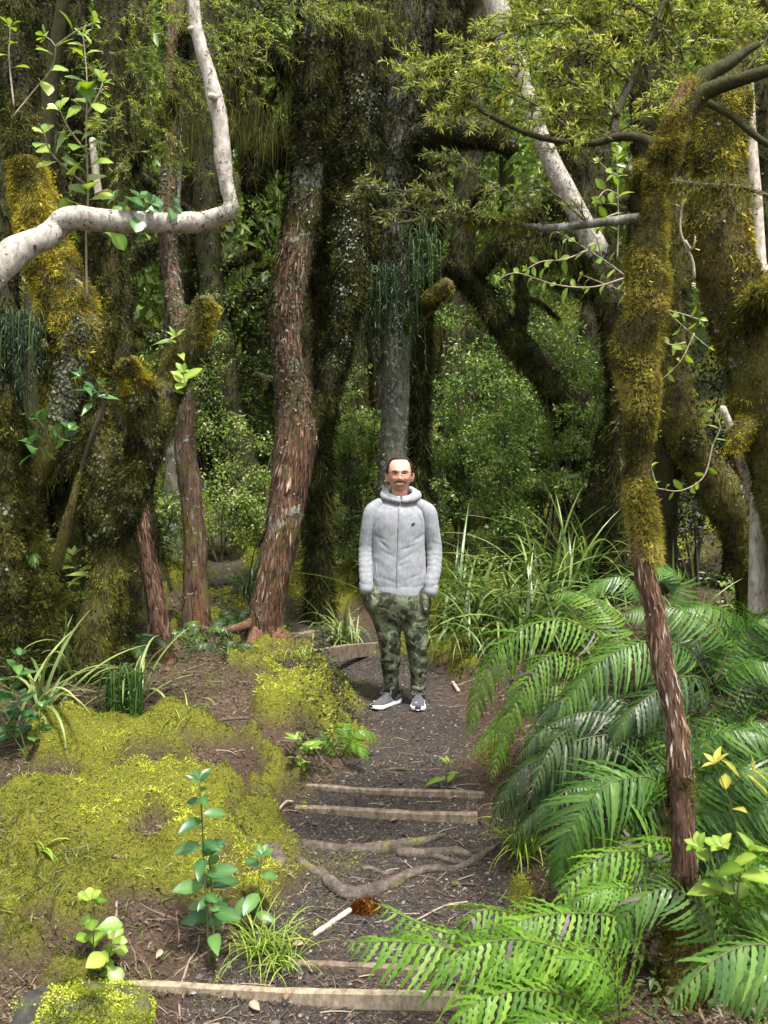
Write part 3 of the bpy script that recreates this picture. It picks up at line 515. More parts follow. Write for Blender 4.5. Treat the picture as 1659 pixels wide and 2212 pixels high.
m = MB(); limb(m, [(*fs(-.045, -.072), .0025), (*fs(-.030, -.062, .0), .0050), (*fs(-.012, -.0565, .0), .0058), (*fs(0, -.058, .0), .0050), (*fs(.012, -.0565, .0), .0058), (*fs(.030, -.062, .0), .0050), (*fs(.046, -.071), .0025)], 10); mk('moustache', m, 'beard')
m = MB(); limb(m, [(*fs(-.029, -.0745, .002), .0018), (*fs(-.017, -.0775, .003), .0044), (*fs(0, -.0792, .004), .0052), (*fs(.017, -.0775, .003), .0044), (*fs(.029, -.0745, .002), .0018)], 10); mk('teeth', m, 'teeth')
m = MB(); limb(m, [(*fs(-.036, -.070), .0018), (*fs(-.020, -.089, .003), .0034), (*fs(0, -.0925, .004), .004), (*fs(.020, -.089, .003), .0034), (*fs(.036, -.070), .0018)], 8); mk('lower_lip', m, 'lip')
g = MB(); y0 = fs(0, -.004, .006)[1]
for s in (-1, 1):
    c = A(hc[0] + s * .032, min(fs(s * .032, -.004)[1] - .010, y0), hc[2] - .004); ring = [c + A(.021 * sup(math.cos(a), .6), -.002 * math.cos(a) * s * -1, .0135 * sup(math.sin(a), .6)) for a in np.linspace(0, 2 * math.pi, 25)]
    tube(g, np.array(ring), .0017, 6, .004, 0); e = c + A(s * .021, .003, .008); tube(g, np.array([e, e + A(s * .022, .03, .002), hc + A(s * .088, .01, .0)]), .0014, 6, .01, 0)
tube(g, np.array([[hc[0] - .011, y0 - .002, hc[2] + .002], [hc[0], y0 - .006, hc[2] + .006], [hc[0] + .011, y0 - .002, hc[2] + .002]]), .0012, 6, .005, 0); mk('glasses', g, 'frame')
# hair: a cap over the skull, receding at the front
w_ = HV - hc; nH = vnorm(HV, hq); x_, y_, z_ = w_.T
hair = (z_ > .093 + .25 * np.maximum(-y_ - .06, 0) - .35 * x_ ** 2 * 20 * (y_ < 0) * 0) & ((y_ > -.062) | (z_ > .100)) | ((y_ > -.030) & (z_ > -.005 - .3 * np.maximum(y_, 0))) | ((y_ > -.045) & (z_ > .02) & (np.abs(x_) > .066)) | ((y_ > .03) & (z_ > -.075)) | ((y_ > -.02) & (y_ < .0) & (z_ > -.025))
kf = hair[hq].all(1); off = HV + nH * (.006 + .005 * fbm(HV * 60, 2, 4)[:, None]) * hair[:, None]; m = MB(); m.add(off, hq[kf]); rng = np.random.default_rng(2)
idx = np.where(hair)[0]; idx = rng.choice(idx, 2600); blades(m, off[idx] - nH[idx] * .002, nH[idx] * .55 + A(0, .5, -.25) + rng.normal(size=(2600, 3)) * .3, .016 * rng.uniform(.6, 1.3, 2600), .002, .2, rng, rng.random(2600)); mk('hair', m, 'hair')
# hooded top
tb = MB(); hem = [a1(440, 1800), a1(1190, 1790)]; hmx = (hem[0][0] + hem[1][0]) / 2
zs_ = [a1(0, q)[1] for q in (1990, 1900, 1750, 1500, 1250, 1050, 900, 820, 760, 700)]; hw_ = [.188, .193, .198, .188, .187, .192, .184, .152, .112, .085]
limb(tb, [(hmx + (.004 if k < 4 else 0), .005 + .012 * (k > 5), z, w) for k, (z, w) in enumerate(zip(zs_, hw_))], 40, .64)
def creases(V, N, slv):
    x_, y_, z_ = V.T; cr = np.abs(fbm(np.stack([x_ * 7 + 3, y_ * 7, z_ * 24 + 9 * np.abs(x_)], -1), 3, 5) - .5); return V + N * (slv * (.0045 * (.16 - cr * 1.3) + .0006 * np.sin(z_ * 150 + 14 * fbm(V * 9, 2, 6))) + .004 * (fbm(V * 13, 3, 9) - .5))[:, None]
SLEEVES = []
for s, a, c in zip((-1, 1), ARM, (((600, 765), (520, 835)), ((1040, 765), (1160, 840)))):
    sb = MB(); i0, i1 = a1(*c[0]), a1(*c[1]); limb(sb, [(i0[0], .022, i0[1], .043), (i1[0], .018, i1[1], .054), (*a[0], .0605), (*a[1], .0595), (*a[2], .056), (*a[3], .051), (*(np.array(a[4]) + A(0, 0, .03)), .047), (*(np.array(a[4]) + A(0, 0, -.01)), .044)], 28)
    V, q, tt = voxel(sb, .006, 6, .5); N = vnorm(V, q); zl, zh = a1(0, 1900)[1], a1(0, 1300)[1]; V = creases(V, N, sstep(zl - .02, zl + .05, V[:, 2]) * sstep(zh + .06, zh - .05, V[:, 2]) + .25); SLEEVES.append((V, q, tt))
V, q, tt = voxel(tb, .0075, 7, .5); N = vnorm(V, q); x_, y_, z_ = V.T; dx = 9 + 0 * np.minimum(np.abs(x_ - np.interp(z_, [p[2] for p in ARM[0]][::-1], [p[0] for p in ARM[0]][::-1])), np.abs(x_ - np.interp(z_, [p[2] for p in ARM[1]][::-1], [p[0] for p in ARM[1]][::-1])))
zl, zh = a1(0, 1900)[1], a1(0, 1330)[1]; slv = sstep(.075, .055, dx) * sstep(zl - .02, zl + .05, z_) * sstep(zh + .05, zh - .04, z_)
cr = np.abs(fbm(np.stack([x_ * 7 + 3, y_ * 7, z_ * 26 + 9 * np.abs(x_)], -1), 3, 5) - .5); wv = slv * (.006 * (.16 - cr * 1.3) + .0011 * np.sin(z_ * 150 + 14 * fbm(V * 9, 2, 6)))
tor = 1 - sstep(.085, .06, dx); fold = np.abs(fbm(np.stack([x_ * 5 + z_ * 5, y_ * 3, z_ * 7 - x_ * 6], -1), 3, 8) - .5); wv = wv + tor * (.008 * (.22 - fold * 1.6) * sstep(a1(0, 900)[1], a1(0, 1150)[1], z_)) + .006 * (fbm(V * 11, 3, 9) - .5)
d1 = lambda p, r, w_: np.exp(-(((x_ - p[0]) * w_[1] - (z_ - p[1]) * w_[0]) / r[0]) ** 2 - (((x_ - p[0]) * w_[0] + (z_ - p[1]) * w_[1]) / r[1]) ** 2) * (y_ < -.02)
for (px_, pz_, ang, w1, ln, am) in [(620, 1330, -.75, .012, .05, -.010), (1080, 1240, .55, .014, .05, -.010), (950, 1360, .35, .010, .06, -.008), (930, 1480, .5, .009, .06, -.007), (1000, 1760, .35, .010, .06, -.007), (560, 1230, -.4, .010, .05, -.006), (690, 1450, -.5, .012, .05, -.006), (700, 1800, -.3, .009, .06, -.005), (880, 1590, .3, .010, .05, -.005)]: wv = wv + .6 * am * d1(a1(px_, pz_), (w1, ln), (math.cos(ang), math.sin(ang)))
V = V + N * wv[:, None]; top = MB(); top.add(V, q, tt); TV = V.copy(); hood_o = mk('hooded_top', top, 'hoodie')
for V, q, tt in SLEEVES: m = MB(); m.add(V, q, tt); mk('sleeve', m, 'hoodie', hood_o)
def tf(zx, zy, off=.003):
    x, z = a1(zx, zy); k = np.argmin((TV[:, 0] - x) ** 2 + (TV[:, 2] - z) ** 2 + (TV[:, 1] > .0) * 10); return A(x, TV[k, 1] - off, z)
m = MB(); limb(m, [(*tf(q[0], q[1], .0015), .0042) for q in [(815, 770), (818, 900), (812, 1100), (806, 1300), (800, 1500), (795, 1700), (795, 1960)]], 8); mk('zip', m, 'zip', hood_o)
m = MB(); ell(m, tf(793, 772, .010), (.005, .004, .010), 10, 8); mk('zip_pull', m, 'metal', hood_o)
for pts in ([(690, 820), (580, 900), (510, 1010), (470, 1120)], [(960, 810), (1050, 880), (1120, 980), (1180, 1110)]): m = MB(); limb(m, [(*tf(*p, .000), .0022) for p in pts], 6); mk('seam', m, 'seam', hood_o)
for pts in ([(513, 1570), (520, 1660), (530, 1760)], [(1140, 1430), (1128, 1600), (1105, 1780)]): m = MB(); limb(m, [(*tf(*p, .001), .0032) for p in pts], 6); mk('pocket_edge', m, 'seam', hood_o)
LOGO = [(988, 1040), (1004, 1030), (1044, 1029), (1030, 1042), (1012, 1043), (1008, 1048), (1034, 1047), (1022, 1056), (1006, 1057), (1002, 1072), (990, 1070), (987, 1054)]
m = MB(); P = np.array([tf(*p, .004) for p in LOGO]); c = P.mean(0); Pb = P + A(0, .003, 0); n = len(P); m.add(np.vstack([P, Pb, [c]]), [(i, (i + 1) % n, n + (i + 1) % n, n + i) for i in range(n)], [(i, 2 * n, (i + 1) % n) for i in range(n)]); mk('chest_emblem', m, 'black', hood_o, flat=True)
# rib bands
m = MB(); zb = [a1(0, 1800)[1], a1(0, 1985)[1]]; R_ = []
for k, z in enumerate(np.linspace(zb[0], zb[1], 6)):
    for a in np.linspace(0, 2 * math.pi, 120, endpoint=False):
        rib = .0012 * math.cos(a * 60); w_ = .193 + rib - .006 * (k in (0, 5)); R_.append((hmx + .004 + w_ * math.cos(a), .005 + w_ * .66 * math.sin(a), z - .006 - .020 * math.sin(a) * -1 * (-1) * (math.sin(a) < 0) * -1 - .018 * max(0, -math.sin(a))))
m.add(R_, [(k * 120 + j, k * 120 + (j + 1) % 120, k * 120 + 120 + (j + 1) % 120, k * 120 + 120 + j) for k in range(5) for j in range(120)]); mk('hem', m, 'rib', hood_o)
for s, a in zip((-1, 1), ARM):
    e = np.array(a[4]); m = MB(); d = nrm(e - np.array(a[3])); limb(m, [(*(e - d * .035), .043), (*(e - d * .028), .050), (*(e + d * .02), .0475), (*(e + d * .045), .044), (*(e + d * .048), .036)], 28); mk('cuff', m, 'rib', hood_o)
# hood lying round the neck
zf, zbk = a1(0, 735)[1], a1(0, 610)[1]; cx0 = a1(850, 0)[0]
def collar(rx, ry, rad, lift, mat, name, gap=0., fl=1., seed=0):
    P = []
    for a in np.linspace(gap, 2 * math.pi - gap, 41):
        c = (1 - math.cos(a)) / 2; P.append((cx0 + rx * math.sin(a) * (1 + .12 * c), .012 - ry * math.cos(a) * (1 - .15 * c) + .01, zf + (zbk - zf) * c ** .8 + lift, rad * (.55 + .55 * c ** .7)))
    m = MB(); tube(m, np.array(P), seg=18, step=.008, lump=.24, lf=14, seed=seed); return mk(name, m, mat, hood_o)
collar(.112, .102, .030, -.004, 'hoodie', 'hood', .06); collar(.094, .094, .020, .016, 'lining', 'hood_lining', .10, seed=4)
m = MB(); ell(m, (cx0, .105, zf - .02), (.115, .05, .085)); ell(m, (cx0, .12, zf + .03), (.10, .045, .05)); mk('hood_back', m, 'hoodie', hood_o)
m = MB(); ell(m, tf(815, 742, .012), (.010, .007, .008), 10, 8); mk('hood_toggle', m, 'lining', hood_o)
# trousers
tb = MB(); zp = [a3(0, q)[1] for q in (215, 300, 400, 520, 680)]; xc = a3(790, 0)[0]
limb(tb, [(xc, .005, zp[0], .150), (xc, .005, zp[1], .192), (xc, .005, zp[2], .222), (xc, .005, zp[3], .216), (xc, .005, zp[4], .18)], 36, .64)
HWL = [(.115, .106, .079, .070, .048), (.115, .104, .077, .069, .052)]
for a, h in zip(LEG, HWL):
    limb(tb, [(a[0][0], a[0][1], a[0][2] + .05, .10)] + [(*p, r) for p, r in zip(a, h)] + [(a[4][0], .035, a[4][2] - .05, h[4] * .98)], 28)
for s, k in ((-1, 0), (1, 1)): e = np.array(ARM[k][4]); ell(tb, e + A(-s * .052, .010, -.095), (.056, .058, .11))
V, q, tt = voxel(tb, .0075, 5, .5); N = vnorm(V, q); x_, y_, z_ = V.T; low = sstep(.62, .3, z_)
w1 = np.abs(fbm(np.stack([x_ * 5 + z_ * 3, y_ * 5, z_ * 15 + x_ * 9], -1), 3, 21) - .5) * 2; w2 = np.abs(fbm(np.stack([x_ * 6 - z_ * 4, y_ * 6, z_ * 13 - x_ * 12], -1), 3, 23) - .5) * 2
V = V + N * (.011 * (.3 - w1) * (.35 + .9 * low) + .008 * (.3 - w2) * (.4 + .8 * low))[:, None]; tr = MB(); tr.add(V, q, tt); PV = V; tro = mk('trousers', tr, 'camo')
e = LEG[1][4]; m = MB(); limb(m, [(e[0], .035, e[2] + .028, .05), (e[0], .035, e[2] + .026, .0575), (e[0], .035, e[2] - .006, .0565), (e[0], .035, e[2] - .02, .053), (e[0], .035, e[2] - .021, .046)], 28); mk('turned_hem', m, 'camo', tro)
m = MB(); x, z = a3(1178, 520); k = np.argmin((PV[:, 0] - x) ** 2 + (PV[:, 2] - z) ** 2 + (PV[:, 1] > 0) * 10); c = A(x, PV[k, 1] - .004, z); limb(m, [(*(c + A(-.004, 0, -.008)), .0015), (*c, .003), (*(c + A(.006, 0, .006)), .0015)], 6); mk('trouser_emblem', m, 'sole', tro)
# shoes
for a in LEG: m = MB(); limb(m, [(a[4][0], .035, .05, .042), (a[4][0], .035, .13, .044), (a[4][0], .035, .24, .044)], 20); mk('sock', m, 'black')
def shoe(org, dr, nm):
    dr = nrm(A(dr[0], dr[1], 0)); sd_ = A(-dr[1], dr[0], 0)
    def w3(s, x, z): return org + dr * (s * .295 - .085) + sd_ * x + A(0, 0, z)
    prof = [(0, .028, .075), (.06, .037, .088), (.16, .040, .100), (.28, .040, .105), (.40, .042, .094), (.52, .045, .078), (.66, .049, .064), (.80, .048, .054), (.90, .041, .048), (.97, .026, .041), (1., .010, .034)]
    up = MB(); n = 22; V = []
    for (s, hwid, h) in prof:
        for j in range(n): a = 2 * math.pi * j / n; cz = math.sin(a); V.append(w3(s, hwid * sup(math.cos(a), .75) * (1 - .30 * max(0, cz) * (s < .5) - .15 * max(0, cz)), .022 + (h - .022) * max(0, sup(cz, .8))))
    m = len(prof); q = [(i * n + j, i * n + (j + 1) % n, (i + 1) * n + (j + 1) % n, (i + 1) * n + j) for i in range(m - 1) for j in range(n)]; V += [w3(0, 0, .05), w3(1, 0, .025)]
    up.add(V, q, [((j + 1) % n, j, m * n) for j in range(n)] + [((m - 1) * n + j, (m - 1) * n + (j + 1) % n, m * n + 1) for j in range(n)]); so_ = mk(nm, up, 'shoe_grey')
    sb = MB(); P = []
    ss = [(-.03, .024, .036), (.04, .040, .040), (.16, .046, .036), (.35, .043, .030), (.5, .046, .028), (.68, .053, .028), (.82, .052, .030), (.92, .043, .033), (.99, .026, .036), (1.03, .010, .038)]
    for (s, hwid, h) in ss:
        lift = .014 * max(0, (s - .8) / .2) ** 1.5
        for (x, z) in ((-hwid * .9, lift), (-hwid, lift + .006), (-hwid * 1.02, h), (-hwid * .8, h + .003), (hwid * .8, h + .003), (hwid * 1.02, h), (hwid, lift + .006), (hwid * .9, lift)): P.append(w3(s, x, z))
    k = len(ss); sb.add(P, [(i * 8 + j, i * 8 + (j + 1) % 8, i * 8 + 8 + (j + 1) % 8, i * 8 + 8 + j) for i in range(k - 1) for j in range(8)] + [(0, 1, 6, 7), (1, 2, 5, 6), (2, 3, 4, 5)] + [((k - 1) * 8 + a, (k - 1) * 8 + b, (k - 1) * 8 + c, (k - 1) * 8 + d) for a, b, c, d in ((7, 6, 1, 0), (6, 5, 2, 1), (5, 4, 3, 2))]); mk('sole', sb, 'sole', so_)
    tc = MB(); ell(tc, w3(.985, 0, .034), (.024, .018, .010), 16, 10); mk('toe_cap', tc, 'black', so_); ob = MB(); ell(ob, w3(.5, 0, .004), (.04, .04, .005), 16, 6); mk('outsole', ob, 'black', so_)
    hb_ = MB(); limb(hb_, [(*w3(.12, -.045, .055), .010), (*w3(.02, -.03, .075), .012), (*w3(-.02, 0, .08), .012), (*w3(.02, .03, .075), .012), (*w3(.12, .045, .055), .010), (*w3(.32, .046, .050), .008)], 10); mk('heel_panel', hb_, 'black', so_)
    ank = MB(); limb(ank, [(*w3(.22, 0, .08), .044), (*w3(.22, 0, .115), .047), (*w3(.23, 0, .17), .044)], 20); mk('ankle_collar', ank, 'black', so_)
    lc = MB()
    for k, s in enumerate((.36, .43, .50, .57)): h = np.interp(s, [p[0] for p in prof], [p[2] for p in prof]) + .002; limb(lc, [(*w3(s + .02, -.026, h - .008), .0022), (*w3(s, 0, h + .003), .0026), (*w3(s + .02, .026, h - .008), .0022)], 6)
    for s in (-1, 1): c = w3(.36, 0, .105); limb(lc, [(*c, .002), (*(w3(.42, s * .03, .115)), .002), (*(w3(.50, s * .05, .085)), .002), (*(w3(.46, s * .035, .085)), .002), (*c, .002)], 6)
    mk('laces', lc, 'lace', so_); em = MB(); limb(em, [(*w3(.86, -.022, .0555), .0025), (*w3(.875, -.014, .058), .004), (*w3(.87, -.006, .057), .002)], 6); mk('toe_emblem', em, 'sole', so_)
    if dr[0] < -.3: t_ = MB(); limb(t_, [(*w3(.38, 0, .10), .009), (*w3(.33, 0, .13), .010), (*w3(.30, 0, .16), .008)], 8, .4); mk('pull_tab', t_, 'neon', so_)
e = LEG[1][4]; shoe(A(e[0] + .004, .035, 0), (-.05, -1), 'shoe'); e = LEG[0][4]; shoe(A(e[0] - .0, .035, 0), (-.62, -.78), 'shoe')
# ------------------------------------------------------------------ trees
M['moss_sleeve'] = leafmat('moss_sleeve', [(0, (.032, .030, .008)), (.4, (.135, .125, .020)), (.75, (.29, .26, .045)), (1, (.44, .40, .10))], .85, .3, .12)
M['moss_base'] = barkmat('moss_base', [(.3, (.018, .016, .005)), (.55, (.05, .044, .010)), (.8, (.10, .088, .018))], 1., 40, bs=1.)
def S(*q): return np.array([np.append(W(u, v, d), r * d / F) for (u, v, d, r) in q])
def down(s, lap=.08):
    """carry a stem list on to the ground under its first point"""
    p = s[0]; g = hz(p[0], p[1]); 
    if p[2] > g - lap: s = np.vstack([[p[0], p[1], g - lap, p[3] * 1.12], s])
    return s
def flakes(mb, tp, n, sz, rng, s0=0., s1=1., thr=.5, pf=5., seed=4, tint=(0, 1)):
    n = int(n * 3); p, nn, tt = surf(tp, n, rng, s0, s1); k = .6 * fbm(p * pf, 3, seed) + .4 * fbm(p * pf * 4, 2, seed + 1) + rng.normal(size=n) * .015 > thr + .015; p, nn = p[k], nn[k]; m = len(p)
    if not m: return
    D = nrm(rng.normal(size=(m, 3)) - A(0, 0, .5)); D = nrm(D - nn * (D * nn).sum(1)[:, None] * .75); L = .42 * sz * rng.uniform(.25, 1.5, m)
    leaves(mb, p + nn * .003, D, nn, L, L * rng.uniform(.6, 1.1, m), np.clip(tint[0] + (tint[1] - tint[0]) * rng.beta(2, 2, m), 0, 1), .25, -.3)
def strands(mb, P, rng, L, wd, tint, sway=.28):
    n = len(P); D = np.stack([rng.normal(size=n) * sway, rng.normal(size=n) * sway, -np.ones(n)], -1)
    blades(mb, P, D, L * rng.uniform(.4, 1.2, n), wd * rng.uniform(.5, 1.4, n), 0.15, rng, tint, .10)
def tree(name, label, cat, stems, bark, group=None, moss=(), lich=(), strips=(), seed=0, lump=.16, seg=14, base=None, ground=True, names=None, step=.05, lf=5.):
    rng = np.random.default_rng(seed + 100)
    stems = [S(*s) if isinstance(s[0], tuple) else np.asarray(s) for s in stems]
    if ground: stems[0] = down(stems[0])
    b = stems[0][0, :3] if base is None else base
    t = thing(name, label, cat, b, group); tps = []
    for k, s in enumerate(stems):
        mb = MB(); tps.append(tube(mb, s, seg=seg, step=step, lump=lump, lf=lf, seed=seed + k)); mb.build((names[k] if names else ('trunk' if k == 0 else 'branch')), M[bark] if isinstance(bark, str) else M[bark[k]], t)
    by = {}
    for q in moss:
        q = dict(q); mat = q.pop('mat'); st = q.pop('stem', 0); nm = q.pop('name', 'moss')
        fuzz(by.setdefault((nm, mat), MB()), tps[st], rng=rng, **q)
    for q in lich:
        q = dict(q); mat = q.pop('mat', 'lichen'); flakes(by.setdefault(('lichen', mat), MB()), tps[q.pop('stem', 0)], rng=rng, **q)
    for q in strips:
        q = dict(q); tp = tps[q.pop('stem', 0)]; n = q['n']; p, nn, tt = surf(tp, n, rng, q.get('s0', 0.), q.get('s1', 1.)); L = q['L'] * rng.uniform(.3, 1.3, n); sg = np.where(rng.random(n) < .5, 1, -1)[:, None]
        leaves(by.setdefault(('bark_strips', 'bark_strip'), MB()), p + nn * .001, tt * sg + nn * rng.uniform(.0, .22, n)[:, None] + rng.normal(size=(n, 3)) * .08, nn, L, L * rng.uniform(.06, .17, n), np.clip(.42 + 1.2 * (fbm(p * 6, 3, 2) - .5) + rng.normal(size=n) * .2, 0, 1), .1, -.02)
    for (nm, mat), mb in by.items():
        if mb.n: mb.build(nm, M[mat], t, kind='stuff')
    return t, tps
def mo(mat, n, L=.03, wd=.004, **k):
    if mat == 'moss_gold': k.setdefault('flake', .06)
    return dict(mat=mat, n=n, L=L, wd=wd, **k)
# slender tree at the front right
T1, T1p = tree('slender_tree', 'slender red barked tree with fat fuzzy moss sleeves standing among the ferns', 'tree',
    [[(1478, 2150, 3.0, 62), (1482, 2060, 3.0, 44), (1479, 1960, 3.0, 33), (1478, 1880, 3.0, 27), (1474, 1760, 3.0, 25), (1466, 1640, 3.0, 27), (1456, 1540, 3.0, 24), (1430, 1430, 3.0, 25), (1416, 1330, 3.0, 22), (1392, 1240, 3.0, 22), (1382, 1150, 3.0, 22), (1382, 1000, 3.0, 22), (1388, 850, 3.0, 24), (1388, 700, 3.0, 24), (1398, 560, 3.0, 22), (1412, 440, 3.0, 22), (1432, 340, 3.0, 22), (1462, 250, 3.0, 24), (1492, 190, 3.0, 24)],
     [(1480, 215, 3.0, 22), (1530, 160, 3.0, 16), (1570, 140, 3.0, 13), (1610, 112, 3.0, 9), (1640, 95, 3.0, 6)],
     [(1440, 330, 3.0, 18), (1500, 220, 2.98, 20), (1545, 190, 2.95, 17), (1600, 172, 2.9, 14), (1670, 150, 2.85, 12)],
     [(1418, 468, 3.0, 14), (1350, 474, 3.02, 10), (1270, 484, 3.05, 9), (1180, 492, 3.1, 7), (1080, 480, 3.1, 6), (960, 470, 3.15, 5), (860, 482, 3.15, 3)],
     [(1430, 330, 3.0, 14), (1390, 300, 3.05, 10), (1330, 296, 3.1, 9), (1270, 310, 3.1, 7), (1160, 295, 3.1, 6), (1060, 250, 3.1, 5), (980, 200, 3.15, 4)],
     [(1330, 296, 3.1, 9), (1330, 250, 3.15, 9), (1360, 180, 3.2, 8), (1400, 90, 3.25, 6), (1440, -10, 3.3, 5)],
     [(1410, 385, 3.0, 9), (1500, 400, 2.95, 7), (1600, 405, 2.9, 5), (1680, 430, 2.85, 4)],
     [(1404, 1222, 3.0, 13), (1400, 1200, 3.0, 23), (1394, 1150, 3.0, 31), (1385, 1100, 3.0, 29), (1376, 1050, 3.0, 26), (1379, 1000, 3.0, 22), (1382, 940, 3.0, 28), (1388, 880, 3.0, 32), (1384, 830, 3.0, 40), (1370, 775, 3.0, 48), (1376, 720, 3.0, 46), (1394, 670, 3.0, 39), (1398, 600, 3.0, 41), (1400, 540, 3.0, 36), (1408, 480, 3.0, 30), (1415, 420, 3.0, 24), (1432, 345, 3.0, 23), (1452, 280, 3.0, 24), (1482, 215, 3.0, 24), (1500, 178, 3.0, 18)],
     [(1530, 222, 2.95, 9), (1580, 250, 2.93, 8), (1640, 300, 2.9, 7), (1690, 330, 2.9, 6)]],
    ['bark_slim', 'bark_dark', 'bark_dark', 'bark_grey', 'bark_dark', 'bark_dark', 'twig', 'moss_base', 'bark_dark'], names=['trunk', 'branch', 'branch', 'branch', 'branch', 'branch', 'branch', 'moss_sleeve', 'branch'], seed=1, lump=.1, step=.02, seg=16,
    moss=[mo('moss_olive', 7000, .05, .003, s0=0, s1=.085, droop=.6, thr=.40), mo('moss_gold', 2600, .05, .003, s0=0, s1=.085, droop=.5, thr=.5, seed=5), mo('moss_olive', 5000, .05, .003, s0=.085, s1=.165, droop=.6, thr=.46, pf=7), mo('moss_gold', 1500, .04, .003, s0=.09, s1=.16, thr=.5, pf=7), mo('moss_olive', 2600, .045, .003, s0=.225, s1=.268, droop=.5, thr=.36),
          mo('moss_olive', 500, .03, .003, s0=.26, s1=.3, thr=.55),
          mo('moss_sleeve', 30000, .040, .0024, stem=7, droop=.4, flake=.02, fine=True), mo('moss_bright', 2600, .032, .0024, stem=7, s0=.1, s1=.24, up=.0, thr=.48, droop=.1, flake=0), mo('moss_gold', 2500, .036, .0024, stem=7, s0=.2, s1=1., thr=.56, droop=.3, flake=0),
          mo('moss_olive', 900, .03, .003, stem=3, s0=.45, s1=.85, thr=.5), mo('moss_gold', 700, .03, .003, stem=2, s0=0, s1=.5, thr=.48), mo('moss_olive', 1200, .05, .003, stem=3, s0=.5, s1=.72, droop=1.1, thr=.42), mo('moss_olive', 700, .06, .003, stem=6, s0=.1, s1=.9, droop=1.1, thr=.45)],
    strips=[dict(n=1100, L=.055, s0=.0, s1=.5)], lich=[dict(n=260, sz=.02, s0=.24, s1=.46, thr=.58, pf=9), dict(n=120, sz=.016, s0=.0, s1=.1, thr=.6, pf=7)])
# leaning red trunk in the middle
T2, T2p = tree('leaning_tree', 'thick leaning red brown trunk forking at head height beside the man', 'tree',
    [[(578, 1395, 7.4, 52), (574, 1360, 7.4, 42), (578, 1310, 7.4, 36), (592, 1240, 7.4, 34), (608, 1150, 7.4, 36), (624, 1060, 7.4, 40), (636, 980, 7.4, 44), (642, 920, 7.4, 46), (636, 860, 7.4, 40), (622, 790, 7.4, 32), (616, 720, 7.4, 31), (622, 640, 7.4, 34), (638, 550, 7.4, 33), (652, 460, 7.4, 36), (664, 370, 7.4, 34), (676, 260, 7.4, 38), (690, 120, 7.4, 46), (700, -60, 7.4, 48)],
     [(648, 950, 7.4, 26), (676, 900, 7.42, 28), (702, 850, 7.45, 26), (722, 780, 7.5, 27), (742, 690, 7.55, 30), (756, 590, 7.6, 35), (762, 470, 7.7, 46), (770, 330, 7.8, 52), (780, 150, 7.9, 56), (790, -60, 8.0, 58)],
     [(570, 1352, 7.35, 20), (548, 1390, 7.2, 16), (545, 1430, 7.05, 12), (540, 1460, 6.95, 9)],
     [(560, 1340, 7.35, 14), (510, 1358, 7.3, 9), (460, 1362, 7.3, 7), (430, 1355, 7.4, 5)],
     [(590, 1372, 7.35, 24), (640, 1410, 7.15, 16), (690, 1435, 6.9, 10), (720, 1450, 6.7, 7)]],
    ['bark_red', 'bark_dark', 'root_red', 'root_red', 'root_red'], seed=20, lump=.10, seg=26, step=.035, lf=4, names=['trunk', 'branch', 'root', 'root', 'root'], strips=[dict(n=5200, L=.11, s0=0., s1=.62)],
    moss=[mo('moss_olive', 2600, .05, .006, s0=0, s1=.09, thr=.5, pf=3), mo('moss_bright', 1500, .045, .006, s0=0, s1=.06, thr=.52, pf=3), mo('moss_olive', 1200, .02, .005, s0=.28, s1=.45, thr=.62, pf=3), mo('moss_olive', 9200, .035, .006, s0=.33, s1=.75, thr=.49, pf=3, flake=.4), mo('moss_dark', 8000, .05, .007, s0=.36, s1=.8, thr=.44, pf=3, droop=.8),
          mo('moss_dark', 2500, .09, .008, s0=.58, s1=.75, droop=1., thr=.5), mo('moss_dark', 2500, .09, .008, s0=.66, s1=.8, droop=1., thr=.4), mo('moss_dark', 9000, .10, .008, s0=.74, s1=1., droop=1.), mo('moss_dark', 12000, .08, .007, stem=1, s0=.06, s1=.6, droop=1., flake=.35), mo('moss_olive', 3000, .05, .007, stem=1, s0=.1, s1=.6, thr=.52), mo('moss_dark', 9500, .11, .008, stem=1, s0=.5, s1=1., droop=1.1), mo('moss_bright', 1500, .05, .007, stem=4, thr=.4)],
    lich=[dict(n=1500, sz=.05, s0=.36, s1=.85, thr=.52, pf=3.5, tint=(0, .8)), dict(n=2200, sz=.05, mat='lichen_dark', s0=.36, s1=.95, thr=.46), dict(n=1300, sz=.05, stem=1, s0=.15, s1=.75, thr=.52, pf=4, tint=(0, .8)), dict(n=1200, sz=.05, mat='lichen_dark', stem=1, s0=.15, s1=.75, thr=.48), dict(n=500, sz=.05, stem=1, s0=.3, s1=.6, thr=.58, pf=3, tint=(.5, 1)), dict(n=1600, sz=.035, s0=.06, s1=.45, thr=.57, pf=2.6, tint=(.35, 1)), dict(n=500, sz=.025, s0=.1, s1=.42, thr=.58, pf=6)])
